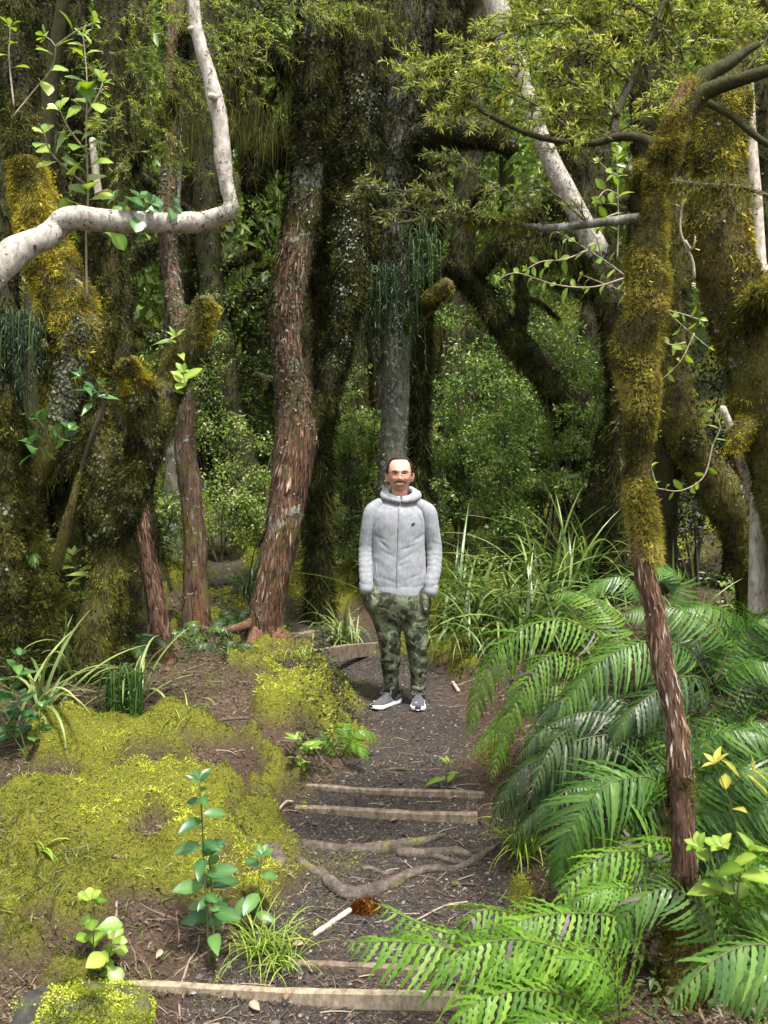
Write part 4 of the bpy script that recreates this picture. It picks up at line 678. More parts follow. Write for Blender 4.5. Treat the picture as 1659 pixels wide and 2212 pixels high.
# upright trunk behind the man
T3, T3p = tree('upright_tree', 'straight grey lichened trunk rising right behind the man', 'tree',
    [[(858, 1300, 8.6, 38), (852, 1180, 8.6, 34), (848, 1060, 8.6, 31), (850, 960, 8.6, 30), (854, 860, 8.6, 30), (856, 760, 8.6, 31), (852, 660, 8.6, 36), (846, 560, 8.6, 42), (846, 440, 8.6, 46), (852, 300, 8.6, 52), (866, 150, 8.6, 56), (890, -60, 8.6, 60)],
     [(850, 470, 8.6, 30), (880, 330, 8.5, 28), (920, 292, 8.4, 28), (980, 284, 8.3, 30), (1050, 290, 8.3, 28), (1110, 320, 8.3, 20)],
     [(850, 640, 8.6, 30), (905, 598, 8.8, 24), (950, 575, 9.0, 24)]],
    ['bark_grey', 'bark_dark', 'bark_dark'], seed=30, lump=.08, seg=20, step=.05,
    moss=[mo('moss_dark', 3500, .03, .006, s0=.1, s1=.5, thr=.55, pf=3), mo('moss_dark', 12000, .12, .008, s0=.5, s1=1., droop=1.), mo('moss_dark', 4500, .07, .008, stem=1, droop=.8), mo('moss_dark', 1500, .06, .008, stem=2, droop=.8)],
    lich=[dict(n=1500, sz=.05, s0=.2, s1=.7, thr=.47, pf=3), dict(n=500, sz=.05, mat='lichen_dark', stem=1, thr=.45)])
# arching dark trunk on the right
tree('arching_tree', 'dark mossy trunk arching down from the centre into the long grass', 'tree',
    [[(1248, 1030, 9.2, 33), (1236, 960, 9.2, 30), (1214, 880, 9.1, 28), (1180, 815, 9.0, 27), (1120, 745, 8.9, 27), (1070, 680, 8.9, 25), (1030, 620, 8.9, 22), (985, 590, 8.9, 20), (930, 575, 8.9, 18), (880, 560, 8.8, 16)],
     [(1110, 735, 8.9, 16), (1125, 690, 8.8, 13), (1130, 640, 8.8, 11), (1120, 600, 8.8, 8)], [(1020, 600, 8.9, 16), (1050, 560, 8.8, 18), (1090, 520, 8.7, 18), (1150, 470, 8.6, 20), (1230, 440, 8.4, 21)],
     [(1110, 640, 8.8, 7), (1160, 650, 8.7, 5), (1210, 690, 8.6, 2)]], 'bark_dark', seed=40, step=.05,
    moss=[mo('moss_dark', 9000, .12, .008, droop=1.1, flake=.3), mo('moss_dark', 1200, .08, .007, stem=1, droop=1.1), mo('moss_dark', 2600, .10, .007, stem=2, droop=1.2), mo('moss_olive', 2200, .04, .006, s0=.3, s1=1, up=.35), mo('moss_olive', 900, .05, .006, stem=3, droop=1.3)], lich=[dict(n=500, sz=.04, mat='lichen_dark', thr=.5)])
tree('mossy_stub', 'short branch stub thick with golden moss beside the straight trunk', 'branch',
    [[(885, 705, 8.5, 18), (910, 670, 8.3, 19), (940, 638, 8.1, 18), (972, 612, 8.0, 14)]], 'bark_olive', seed=44, ground=False, moss=[mo('moss_gold', 3200, .045, .007, droop=.5)])
# pale trunk slanting on the right
tree('pale_tree', 'pale sunlit trunk slanting down to the right behind the needle sprays', 'tree',
    [[(1330, 640, 6.4, 30), (1300, 560, 6.4, 25), (1262, 488, 6.4, 23), (1232, 430, 6.4, 21), (1205, 378, 6.4, 20), (1180, 325, 6.4, 19), (1158, 270, 6.4, 18), (1135, 200, 6.4, 20), (1095, 90, 6.4, 24), (1060, -40, 6.4, 26)]], 'bark_white', seed=50, lump=.06, step=.03, ground=False,
    moss=[mo('moss_rust', 500, .04, .005, s0=.5, s1=.62, thr=.5), mo('moss_olive', 1500, .03, .005, s0=.08, s1=.5, thr=.60), mo('moss_olive', 2600, .06, .005, s0=0., s1=.14, droop=.8)], lich=[dict(n=500, sz=.022, s0=.1, s1=.6, thr=.52, pf=8)])
# big gold moss trunk at the right edge
tree('mossy_giant', 'huge leaning trunk with golden moss pads at the right edge', 'tree',
    [[(1790, 1300, 5.2, 92), (1730, 1100, 5.2, 84), (1690, 960, 5.2, 76), (1650, 850, 5.2, 68), (1612, 740, 5.2, 62), (1582, 640, 5.2, 60), (1562, 540, 5.2, 60), (1552, 440, 5.2, 60), (1554, 340, 5.2, 58), (1560, 240, 5.2, 54), (1572, 120, 5.2, 50), (1590, -50, 5.2, 50)],
     [(1600, 700, 5.2, 40), (1640, 660, 5.0, 42), (1690, 620, 4.9, 40)], [(1640, 880, 5.2, 30), (1600, 940, 5.1, 22), (1580, 980, 5.1, 12)]],
    'bark_olive', seed=60, lump=.2, seg=20, step=.05, lf=3.5,
    moss=[mo('moss_gold', 9500, .055, .006, s0=.45, s1=.85, droop=.6, thr=.47, pf=2.6, seed=7), mo('moss_olive', 14000, .05, .006, s0=.2, s1=1., droop=.8), mo('moss_gold', 2500, .06, .006, stem=1, thr=.4), mo('moss_olive', 2200, .09, .006, stem=1, droop=1.1), mo('moss_gold', 1800, .05, .006, stem=2), mo('moss_rust', 3000, .04, .006, s0=.5, s1=.75, thr=.55, pf=3)],
    lich=[dict(n=500, sz=.04, s0=.3, s1=.9, thr=.56, pf=4)])
tree('pale_pole', 'slim pale pole like trunk beside the huge mossy trunk', 'tree',
    [[(1655, 1190, 5.6, 12), (1625, 1080, 5.6, 11), (1600, 1000, 5.6, 10), (1580, 930, 5.6, 9), (1560, 880, 5.6, 8)]], 'bark_pale', seed=66, lump=.05, moss=[mo('moss_rust', 900, .03, .005, s0=.55, s1=.85)])
tree('whitish_tree', 'whitish trunk along the right side of the huge mossy trunk', 'tree',
    [[(1646, 700, 5.5, 18), (1638, 560, 5.5, 16), (1630, 430, 5.5, 15), (1620, 300, 5.5, 14), (1612, 180, 5.5, 14), (1606, 110, 5.5, 10)]], 'bark_pale', seed=67, lump=.05, ground=True)
tree('mossy_tree', 'crooked mossy trunk standing just behind the slender red tree', 'tree',
    [[(1632, 1330, 6.1, 34), (1622, 1230, 6.1, 36), (1600, 1150, 6.1, 42), (1560, 1070, 6.1, 46), (1510, 1000, 6.1, 44), (1472, 930, 6.1, 42), (1456, 850, 6.1, 40), (1448, 760, 6.1, 38), (1440, 660, 6.1, 34), (1450, 540, 6.1, 32), (1440, 420, 6.1, 34), (1400, 380, 6.1, 34), (1360, 372, 6.1, 26)],
     [(1460, 840, 6.1, 30), (1444, 950, 6.2, 26), (1440, 1060, 6.3, 26), (1436, 1180, 6.4, 28), (1434, 1270, 6.4, 30)]], ['bark_olive', 'bark_dark'], seed=70, lump=.16, step=.05,
    moss=[mo('moss_olive', 13000, .055, .006, droop=.7), mo('moss_gold', 2200, .05, .006, s0=.93, s1=1., droop=.3), mo('moss_olive', 2500, .04, .006, stem=1, thr=.5), mo('moss_gold', 2200, .045, .006, s0=.2, s1=.65, up=.1, thr=.5)], lich=[dict(n=700, sz=.035, s0=.3, s1=.75, thr=.52)])
# left cluster
tree('golden_tree', 'tall trunk padded with golden moss at the left edge', 'tree',
    [[(128, 1560, 5.2, 105), (126, 1480, 5.2, 88), (106, 1390, 5.2, 74), (80, 1280, 5.2, 50), (58, 1160, 5.2, 36), (62, 1060, 5.2, 31), (100, 980, 5.2, 28), (125, 900, 5.2, 28), (150, 820, 5.2, 38), (158, 740, 5.2, 54), (146, 660, 5.2, 60), (118, 580, 5.2, 56), (88, 500, 5.2, 50), (70, 420, 5.2, 42), (56, 350, 5.2, 34)],
     [(190, 1440, 5.2, 58), (224, 1300, 5.2, 36), (236, 1180, 5.2, 32), (232, 1060, 5.25, 36), (206, 930, 5.3, 36), (180, 830, 5.3, 34), (160, 780, 5.3, 28)],
     [(236, 1160, 5.2, 34), (282, 1070, 5.15, 33), (308, 990, 5.1, 35), (314, 910, 5.05, 33), (300, 840, 5., 29), (268, 785, 5., 24)],
     [(310, 980, 5.1, 34), (340, 900, 5.2, 32), (372, 820, 5.3, 34), (402, 750, 5.3, 36), (434, 690, 5.3, 32), (452, 650, 5.3, 24)],
     [(48, 350, 5.2, 28), (40, 250, 5.3, 32), (30, 120, 5.4, 34), (20, -50, 5.5, 36)],
     [(120, 880, 5.2, 28), (112, 800, 5.15, 26), (104, 740, 5.1, 20)],
     [(165, 1060, 5.0, 5), (185, 980, 4.95, 5), (215, 900, 4.9, 5), (232, 850, 4.9, 4)],
     [(120, 1230, 5., 14), (140, 1150, 4.95, 12), (158, 1080, 4.95, 9), (172, 1020, 4.95, 4)]],
    ['bark_olive', 'bark_olive', 'bark_olive', 'bark_olive', 'bark_dark', 'bark_olive', 'twig', 'bark_olive'], seed=80, lump=.2, seg=20, step=.045, lf=4,
    moss=[mo('moss_olive', 17000, .065, .005, s0=0, s1=.36, droop=1., flake=.4), mo('moss_dark', 5000, .07, .005, s0=0, s1=.4, droop=1.), mo('moss_gold', 1500, .05, .005, s0=0, s1=.3, thr=.58, pf=4, seed=8), mo('moss_olive', 2500, .03, .005, s0=.34, s1=.58, thr=.5), mo('moss_gold', 16000, .06, .005, s0=.66, s1=1., droop=.55, seed=11), mo('moss_gold', 2500, .04, .005, s0=.55, s1=.68, thr=.5),
          mo('moss_olive', 7000, .06, .005, stem=1, thr=.40, droop=1., flake=.4), mo('moss_dark', 5000, .07, .005, stem=1, droop=1.), mo('moss_gold', 2000, .035, .005, stem=1, s0=0, s1=.5, thr=.55), mo('moss_dark', 6000, .06, .005, stem=2, s0=.0, s1=.85, droop=1.), mo('moss_olive', 1800, .05, .005, stem=2, s0=.3, s1=.8, thr=.5), mo('moss_gold', 3400, .055, .005, stem=2, s0=.83, s1=1., droop=.3), mo('moss_olive', 5200, .045, .005, stem=3, droop=.9), mo('moss_gold', 2600, .05, .005, stem=3, s0=.72, s1=1., droop=.4, thr=.42),
          mo('moss_dark', 7000, .07, .006, stem=4, droop=1.), mo('moss_gold', 3000, .05, .005, stem=5, droop=.8), mo('moss_olive', 700, .035, .004, stem=7, droop=.8)],
    lich=[dict(n=2200, sz=.045, s0=.55, s1=.72, thr=.46, pf=4, tint=(.3, 1)), dict(n=900, sz=.04, stem=1, s0=.5, s1=1., thr=.5, tint=(.3, 1)), dict(n=1200, sz=.042, stem=2, thr=.52, pf=4, tint=(.3, 1)), dict(n=500, sz=.035, stem=3, thr=.54), dict(n=300, sz=.04, s0=.3, s1=.5, thr=.57)])
tree('lichened_tree', 'thin reddish trunk with pale lichen just left of the far path', 'tree',
    [[(424, 1330, 7.6, 32), (422, 1250, 7.6, 27), (420, 1150, 7.6, 25), (412, 1060, 7.6, 24), (402, 980, 7.6, 23), (396, 900, 7.6, 24), (388, 800, 7.6, 24), (384, 700, 7.6, 22), (370, 600, 7.7, 20), (362, 480, 7.8, 18), (366, 340, 7.9, 16), (374, 160, 8., 17), (384, -50, 8.1, 18)]], 'bark_red', seed=90, lump=.12, step=.04, strips=[dict(n=2200, L=.09)],
    moss=[mo('moss_olive', 3500, .04, .006, s0=.38, s1=1., droop=.8, thr=.42), mo('moss_olive', 700, .03, .006, s0=0, s1=.38, thr=.57)], lich=[dict(n=1600, sz=.05, s0=.3, s1=.75, thr=.46, pf=4), dict(n=250, sz=.04, s0=0, s1=.3, thr=.55)])
tree('peeling_tree', 'light brown peeling stem leaning between the mossy trunks at left', 'tree',
    [[(352, 1400, 6.2, 24), (338, 1310, 6.2, 20), (318, 1200, 6.2, 16), (306, 1120, 6.2, 14), (300, 1000, 6.2, 16), (310, 880, 6.2, 18)]], 'bark_slim', seed=95, lump=.14, step=.04, strips=[dict(n=1500, L=.09)], moss=[mo('moss_olive', 1200, .03, .005, thr=.56)])
tree('shaded_tree', 'dark mossy trunk standing behind the light brown peeling stem', 'tree',
    [[(305, 1400, 6.6, 34), (300, 1280, 6.6, 30), (286, 1150, 6.6, 26), (276, 1000, 6.6, 26), (264, 800, 6.6, 24), (258, 640, 6.6, 24), (254, 480, 6.6, 26), (248, 300, 6.6, 30), (240, 100, 6.6, 32), (238, -60, 6.6, 34)],
     [(264, 640, 6.6, 10), (240, 560, 6.5, 8), (222, 480, 6.5, 8), (208, 380, 6.5, 8), (200, 300, 6.5, 7)]], ['bark_dark', 'bark_pale'], seed=97, lump=.16, step=.05, moss=[mo('moss_olive', 11000, .05, .006, droop=.9), mo('moss_dark', 4000, .05, .006)], lich=[dict(n=500, sz=.035, s0=.2, s1=.9, thr=.56)])
extra = [('mossy_tree', 'crooked mossy stem leaning left at the far left edge', [[(40, 1500, 4.9, 34), (30, 1350, 4.9, 30), (10, 1180, 4.95, 30), (22, 1050, 5., 32), (30, 950, 5., 34), (10, 860, 5., 36), (-40, 780, 5., 34)]], 'bark_olive', [mo('moss_olive', 5000, .06, .005, droop=.9, flake=.4), mo('moss_dark', 5000, .08, .005, droop=1.)]),
    ('mossy_tree', 'slim mossy stem crossing behind the stub with the yellow cap', [[(262, 1380, 5.9, 26), (258, 1240, 5.9, 22), (226, 1100, 5.9, 24), (200, 960, 5.9, 26), (212, 820, 5.9, 24), (236, 700, 5.9, 24), (240, 560, 5.9, 26), (232, 420, 5.9, 28)]], 'bark_olive', [mo('moss_olive', 8000, .055, .0055, droop=.9), mo('moss_dark', 4000, .08, .006, droop=1.)]),
    ('mossy_tree', 'mossy trunk with a forked top beyond the white bent branch', [[(160, 1250, 7.4, 34), (150, 1000, 7.4, 30), (170, 800, 7.4, 30), (196, 600, 7.4, 32), (190, 400, 7.4, 34), (170, 200, 7.4, 36), (150, -40, 7.4, 40)], [(190, 460, 7.4, 18), (260, 380, 7.3, 16), (330, 300, 7.2, 14), (380, 200, 7.2, 12), (400, 60, 7.2, 10)]], 'bark_dark', [mo('moss_olive', 5000, .08, .008, droop=1.1), mo('moss_dark', 8000, .10, .008, droop=1.1), mo('moss_olive', 3000, .10, .007, stem=1, droop=1.3)]),
    ('mossy_tree', 'thin pale upright trunk seen beyond the white bent branch', [[(370, 900, 10.5, 14), (372, 700, 10.5, 13), (376, 500, 10.5, 12), (384, 300, 10.5, 12), (386, 100, 10.5, 11)]], 'bark_grey', [mo('moss_olive', 1500, .05, .007, thr=.5)]),
    ('mossy_tree', 'shaggy dark trunk filling the space above the forked red trunk', [[(688, 1150, 8.6, 26), (692, 950, 8.6, 22), (708, 760, 8.6, 26), (706, 560, 8.6, 34), (714, 360, 8.6, 46), (720, 160, 8.6, 62), (724, -60, 8.6, 66)], [(716, 330, 8.6, 30), (640, 300, 8.5, 26), (560, 320, 8.4, 26), (540, 400, 8.3, 20)], [(716, 180, 8.6, 26), (640, 140, 8.4, 22), (560, 120, 8.3, 20), (500, 160, 8.2, 12)]], 'bark_dark', [mo('moss_dark', 14000, .16, .010, droop=1.2), mo('moss_dark', 4000, .18, .009, stem=1, droop=1.4), mo('moss_dark', 3000, .16, .009, stem=2, droop=1.4)]),
    ('mossy_tree', 'shaggy trunk right of the grey lichened one with a red bark patch', [[(912, 1150, 9.3, 18), (906, 900, 9.3, 18), (912, 640, 9.3, 24), (926, 400, 9.3, 38), (930, 160, 9.3, 50), (940, -60, 9.3, 54)]], 'bark_dark', [mo('moss_dark', 12000, .16, .010, droop=1.2)]),
    ('mossy_tree', 'mossy trunk in the gap between the pale slanting trunk and the slender tree', [[(1340, 1150, 8.2, 34), (1345, 900, 8.2, 30), (1330, 700, 8.2, 34), (1300, 560, 8.2, 40), (1260, 440, 8.2, 40), (1230, 300, 8.2, 40), (1230, 100, 8.2, 40)], [(1290, 520, 8.2, 30), (1200, 520, 8.0, 30), (1110, 560, 7.9, 24)]], 'bark_dark', [mo('moss_dark', 9000, .12, .009, droop=1.2), mo('moss_olive', 2500, .08, .008, thr=.5), mo('moss_dark', 4500, .16, .009, stem=1, droop=1.5)])]
for k, (nm_, lb_, st_, bk_, ms_) in enumerate(extra):
    if k < 3: st_ = [[(u, v, d, r * .78) for (u, v, d, r) in q] for q in st_]
    tree(nm_, lb_, 'tree', st_, bk_, seed=400 + 11 * k, lump=.24, seg=16, step=.06, lf=4, moss=ms_, lich=[dict(n=350, sz=.045, mat='lichen_dark', thr=.52)])
# white bent branch at the upper left
WB, WBp = tree('white_branch', 'smooth whitish branch bent at a right angle across the upper left', 'branch',
    [[(-520, 700, 3.3, 34), (-260, 735, 3.45, 31), (-90, 668, 3.58, 29), (0, 580, 3.65, 30), (40, 540, 3.7, 31), (95, 514, 3.75, 27), (122, 494, 3.8, 24), (140, 476, 3.8, 26), (170, 472, 3.8, 24), (230, 477, 3.82, 24), (310, 480, 3.85, 22), (390, 482, 3.87, 22), (450, 474, 3.9, 20), (488, 462, 3.9, 19), (498, 440, 3.9, 16), (488, 390, 3.9, 16), (480, 330, 3.9, 18), (476, 270, 3.9, 16), (466, 220, 3.9, 18), (452, 160, 3.9, 15), (436, 110, 3.9, 15), (422, 50, 3.9, 13), (418, -10, 3.9, 14), (416, -80, 3.9, 14)],
     [(492, 470, 3.92, 14), (502, 430, 3.93, 11), (508, 395, 3.95, 9), (508, 375, 3.96, 6)], [(466, 212, 3.88, 7), (459, 209, 3.83, 8), (455, 208, 3.80, 7)], [(424, 62, 3.9, 7), (414, 62, 3.88, 6), (407, 63, 3.87, 4)]], ['bark_white', 'bark_dark', 'bark_white', 'bark_white'], seed=110, lump=.13, lf=10, seg=18, step=.02, ground=False, names=['limb', 'branch', 'knot', 'knot'],
    moss=[mo('moss_rust', 900, .022, .004, s0=.44, s1=.62, up=.72), mo('moss_dark', 900, .02, .004, s0=.63, s1=.71, thr=.5), mo('moss_olive', 500, .02, .004, s0=.62, s1=.73, thr=.56), mo('moss_olive', 500, .03, .004, stem=1)], lich=[dict(n=700, sz=.016, mat='lichen_dark', s0=0, s1=1, thr=.50, pf=9), dict(n=260, sz=.014, s0=.1, s1=1, thr=.55, pf=9)])
# dark trunks deep in the forest
rg = np.random.default_rng(7)
deep = [(735, 11.6, 22), (790, 12.5, 22), (500, 13.8, 40), (340, 9.4, 30), (440, 14.5, 40), (380, 13.5, 34), (545, 15.5, 36), (180, 8.2, 34), (60, 7.4, 40), (-60, 7, 48), (1010, 12.5, 30), (1330, 8.6, 36), (1400, 10.5, 30), (1560, 8.5, 34), (1680, 8, 44), (530, 13, 30), (870, 13.5, 30), (690, 12, 40), (1240, 13, 24)]
for k, (u, d, r) in enumerate(deep):
    b = W(u, 1100, d); x, y = b[0], b[1]; g = hz(x, y); rr = r * d / F; lean = rg.normal(size=2) * .05; pts = []
    top = CAMZ + .62 * d + .6
    for q in np.linspace(0, 1, 9):
        zz = g - .6 + (top - g + .5) * q; pts.append([x + lean[0] * (zz - g) + .22 * math.sin(q * 5 + k), y + lean[1] * (zz - g), zz, rr * (1.25 - .35 * min(1, q * 3) + .25 * max(0, q - .5))])
    stems = [np.array(pts)]; moss = [mo('moss_dark', 4200, .13, .013, droop=1.)]
    for j in range(3):
        q = .35 + .18 * j + rg.random() * .1; c = np.array(pts)[int(q * 8)]; a = rg.uniform(0, 6.28); l = rg.uniform(.8, 1.6)
        e = A(math.cos(a), math.sin(a) * .6, .35) * l
        stems.append(np.array([np.append(c[:3], rr * .5), np.append(c[:3] + e * .5 + A(0, 0, .1), rr * .38), np.append(c[:3] + e + A(0, 0, .1), rr * .22)])); moss.append(mo('moss_dark', 1300, .14, .010, stem=j + 1, droop=1.4))
    tree('dark_tree', 'dark mossy trunk standing in shade deep in the forest', 'tree', stems, 'bark_dark', group='dark mossy trunks deep in the forest', seed=200 + k * 7, lump=.28, seg=16, step=.08, lf=3, moss=moss, lich=[dict(n=260, sz=.05, mat='lichen_dark', s0=.1, s1=.8, thr=.55)])
# ------------------------------------------------------------------ crowns, shrubs and the far wood
def leafball(mb, c, r, n, L, rng, flat=.7, asp=.5, up=.6, droop=.15):
    """leaf clump: leaves thrown through a ragged ellipsoid"""
    q = rng.normal(size=(n, 3)); q = nrm(q) * (rng.random(n) ** .45)[:, None] * (.6 + .8 * fbm(nrm(q) * 1.7 + c, 2, 3))[:, None]
    P = c + q * A(r, r, r * flat); D = nrm(q + rng.normal(size=(n, 3)) * .8 - A(0, 0, .15)); Nn = rng.normal(size=(n, 3)) + A(0, 0, up * 2)
    LL = L * rng.uniform(.55, 1.25, n); tint = np.clip(.5 + 1.5 * (fbm(P * 1.8 / max(r, .3), 2, 9) - .5) + rng.normal(size=n) * .16, 0, 1)
    leaves(mb, P, D, Nn, LL, LL * asp * rng.uniform(.8, 1.2, n), tint, .18, droop)
rg = np.random.default_rng(3)
# overhanging crowns behind and above: they close the roof of the forest
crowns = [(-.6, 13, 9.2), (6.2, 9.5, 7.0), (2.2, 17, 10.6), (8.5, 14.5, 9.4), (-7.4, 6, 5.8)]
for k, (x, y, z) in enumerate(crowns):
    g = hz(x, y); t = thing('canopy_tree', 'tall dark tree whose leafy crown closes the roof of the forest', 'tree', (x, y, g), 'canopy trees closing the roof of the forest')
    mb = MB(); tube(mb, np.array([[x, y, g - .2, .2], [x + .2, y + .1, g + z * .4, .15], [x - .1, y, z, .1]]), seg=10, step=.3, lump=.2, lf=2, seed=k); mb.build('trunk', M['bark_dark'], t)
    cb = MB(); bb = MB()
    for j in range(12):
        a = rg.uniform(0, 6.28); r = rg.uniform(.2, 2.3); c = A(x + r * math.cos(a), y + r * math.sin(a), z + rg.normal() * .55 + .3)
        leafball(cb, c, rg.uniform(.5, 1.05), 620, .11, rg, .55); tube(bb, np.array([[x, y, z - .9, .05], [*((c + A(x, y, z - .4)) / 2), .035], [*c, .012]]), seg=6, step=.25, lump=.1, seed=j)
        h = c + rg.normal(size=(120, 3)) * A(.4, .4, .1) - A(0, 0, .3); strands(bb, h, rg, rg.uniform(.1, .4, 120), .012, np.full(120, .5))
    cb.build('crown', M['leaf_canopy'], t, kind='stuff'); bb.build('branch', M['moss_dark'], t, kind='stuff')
far = MB()
for k in range(420):
    y = rg.uniform(14.5, 34); x = rg.uniform(-.62, .62) * y; g = hz(x, y); z = g + rg.uniform(.2, 1.) ** .8 * (7 if y < 22 else 5)
    leafball(far, A(x, y, z), rg.uniform(.8, 1.6), 240, .24, rg, .8)
tag(far.build('far_forest', M['leaf_shrub']), 'far off wood closing the view between the trunks', kind='stuff')
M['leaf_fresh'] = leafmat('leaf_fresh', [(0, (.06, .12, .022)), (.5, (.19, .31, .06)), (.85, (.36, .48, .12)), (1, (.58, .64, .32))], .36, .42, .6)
def shrub(name, label, u, v, d, wpx, hpx, n, L, mat, seed, nst=7, asp=.5, group=None, ground=True, wood='twig', flat=.6, cl=None):
    rng = np.random.default_rng(seed); c = W(u, v, d); g = hz(c[0], c[1]) if ground else c[2]; b = A(c[0], c[1], g)
    t = thing(name, label, 'shrub', b, group); wb = MB(); lb = MB(); Wd = wpx * d / F; H = hpx * d / F
    for k in range(nst):
        e = b + A(rng.uniform(-1, 1) * Wd * .5, rng.normal() * Wd * .25, H * rng.uniform(.55, 1)); m = (b + e) / 2 + A(rng.normal() * .08, rng.normal() * .08, .1 * H)
        s = np.array([[*(b - A(0, 0, .05) + A(rng.normal() * .05, rng.normal() * .05, 0)), .014], [*m, .010], [*e, .004]]); tp = tube(wb, s, seg=5, step=.12, lump=.1, seed=k)
        for j in range(int(cl or 9)):
            i = int(rng.uniform(.3, 1) * (tp['m'] - 1)); q = tp['P'][i] + A(rng.normal() * Wd * .16, rng.normal() * Wd * .14, rng.normal() * H * .07)
            tube(wb, np.array([[*tp['P'][i], .005], [*((tp['P'][i] + q) / 2 + A(0, 0, .03)), .004], [*q, .002]]), seg=4, step=.15, lump=0)
            leafball(lb, q, Wd * .16, int(n / nst / (cl or 9)), L, rng, flat, asp)
    wb.build('stem', M[wood], t); lb.build('foliage', M[mat], t, kind='stuff'); return t
sh = [('shrub', 'airy light green shrub filling the gap beside the straight trunk', 985, 900, 10.0, 200, 480, 7500, .05, 'leaf_shrub'), ('shrub', 'loose pale shrub glowing under the arching trunk', 1070, 880, 11.2, 260, 520, 9000, .055, 'leaf_shrub'),
      ('shrub', 'green shrub beyond the foot of the arching trunk', 1180, 860, 10.6, 250, 500, 8500, .055, 'leaf_shrub'), ('shrub', 'tall shrub between the arching trunk and the slender tree', 1290, 850, 9.6, 220, 500, 7600, .05, 'leaf_shrub'),
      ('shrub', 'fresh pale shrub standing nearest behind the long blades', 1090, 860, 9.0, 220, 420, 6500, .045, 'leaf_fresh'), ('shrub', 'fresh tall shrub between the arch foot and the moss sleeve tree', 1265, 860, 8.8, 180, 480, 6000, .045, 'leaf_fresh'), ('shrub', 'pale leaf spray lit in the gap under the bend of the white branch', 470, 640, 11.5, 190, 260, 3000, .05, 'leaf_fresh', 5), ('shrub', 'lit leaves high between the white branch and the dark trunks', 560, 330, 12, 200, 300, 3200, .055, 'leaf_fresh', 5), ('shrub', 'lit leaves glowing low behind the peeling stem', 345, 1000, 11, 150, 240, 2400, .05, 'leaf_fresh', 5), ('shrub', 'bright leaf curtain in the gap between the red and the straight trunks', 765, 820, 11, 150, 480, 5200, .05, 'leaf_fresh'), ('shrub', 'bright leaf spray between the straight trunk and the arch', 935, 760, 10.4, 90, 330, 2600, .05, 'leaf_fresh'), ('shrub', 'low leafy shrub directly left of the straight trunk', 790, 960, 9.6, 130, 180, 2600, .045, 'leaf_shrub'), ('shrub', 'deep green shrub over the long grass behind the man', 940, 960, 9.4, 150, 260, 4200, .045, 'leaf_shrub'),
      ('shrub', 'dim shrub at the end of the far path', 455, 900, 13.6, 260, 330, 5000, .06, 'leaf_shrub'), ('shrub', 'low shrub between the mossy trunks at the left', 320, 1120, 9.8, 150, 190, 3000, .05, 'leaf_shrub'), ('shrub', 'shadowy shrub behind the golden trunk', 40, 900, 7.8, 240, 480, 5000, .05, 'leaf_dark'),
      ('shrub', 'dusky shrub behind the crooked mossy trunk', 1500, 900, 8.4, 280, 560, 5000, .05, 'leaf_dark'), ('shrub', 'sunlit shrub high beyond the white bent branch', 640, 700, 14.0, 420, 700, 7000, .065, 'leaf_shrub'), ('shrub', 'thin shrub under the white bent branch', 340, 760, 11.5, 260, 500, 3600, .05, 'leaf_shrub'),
      ('shrub', 'far bright shrub seen through the middle of the arch', 1120, 760, 16, 420, 420, 6000, .075, 'leaf_shrub'), ('shrub', 'bushy shrub at the right edge below the huge trunk', 1640, 1090, 6.6, 160, 220, 2200, .045, 'leaf_shrub')]
for k, q in enumerate(sh): shrub(*q[:10], seed=300 + k)
# low leafy undergrowth on the banks
ub = MB(); rng = np.random.default_rng(4)
def under(mb, n, box, L, rng, dens=None):
    x = rng.uniform(box[0], box[1], n); y = rng.uniform(box[2], box[3], n); k = (pathmask(x, y) < .15) & (fbm(np.stack([x * 1.6, y * 1.6, x * 0], -1), 3, 77) + rng.normal(size=n) * .05 > (dens or .5)); x, y = x[k], y[k]; m = len(x); z = height(x, y)
    P = np.stack([x, y, z + rng.random(m) ** 1.5 * .20], -1); D = rng.normal(size=(m, 3)) * A(1, 1, .5) + A(0, 0, .1); LL = L * rng.uniform(.5, 1.3, m)
    leaves(mb, P, D, rng.normal(size=(m, 3)) * .6 + A(0, 0, 1), LL, LL * .42, np.clip(.45 + 1.4 * (fbm(P * 2, 2, 5) - .5) + rng.normal(size=m) * .18, 0, 1), .18, .2)
under(ub, 9000, (-6, -1.2, 6.3, 13), .055, rng, .46); under(ub, 7000, (.5, 5, 6.2, 12), .05, rng, .47); under(ub, 4200, (-1.6, -.1, 8.6, 13), .05, rng, .45); under(ub, 2200, (-3.4, -1.3, 4.6, 6.5), .04, rng, .5); under(ub, 9000, (.85, 4, 2.6, 6.4), .05, rng, .4); under(ub, 2600, (-.5, .0, 4.6, 6.4), .03, rng, .42); under(ub, 5000, (-3, -.2, 3., 7), .022, rng, .52)
tag(ub.build('undergrowth', M['leaf_dark']), 'low leafy undergrowth covering the banks', kind='stuff')
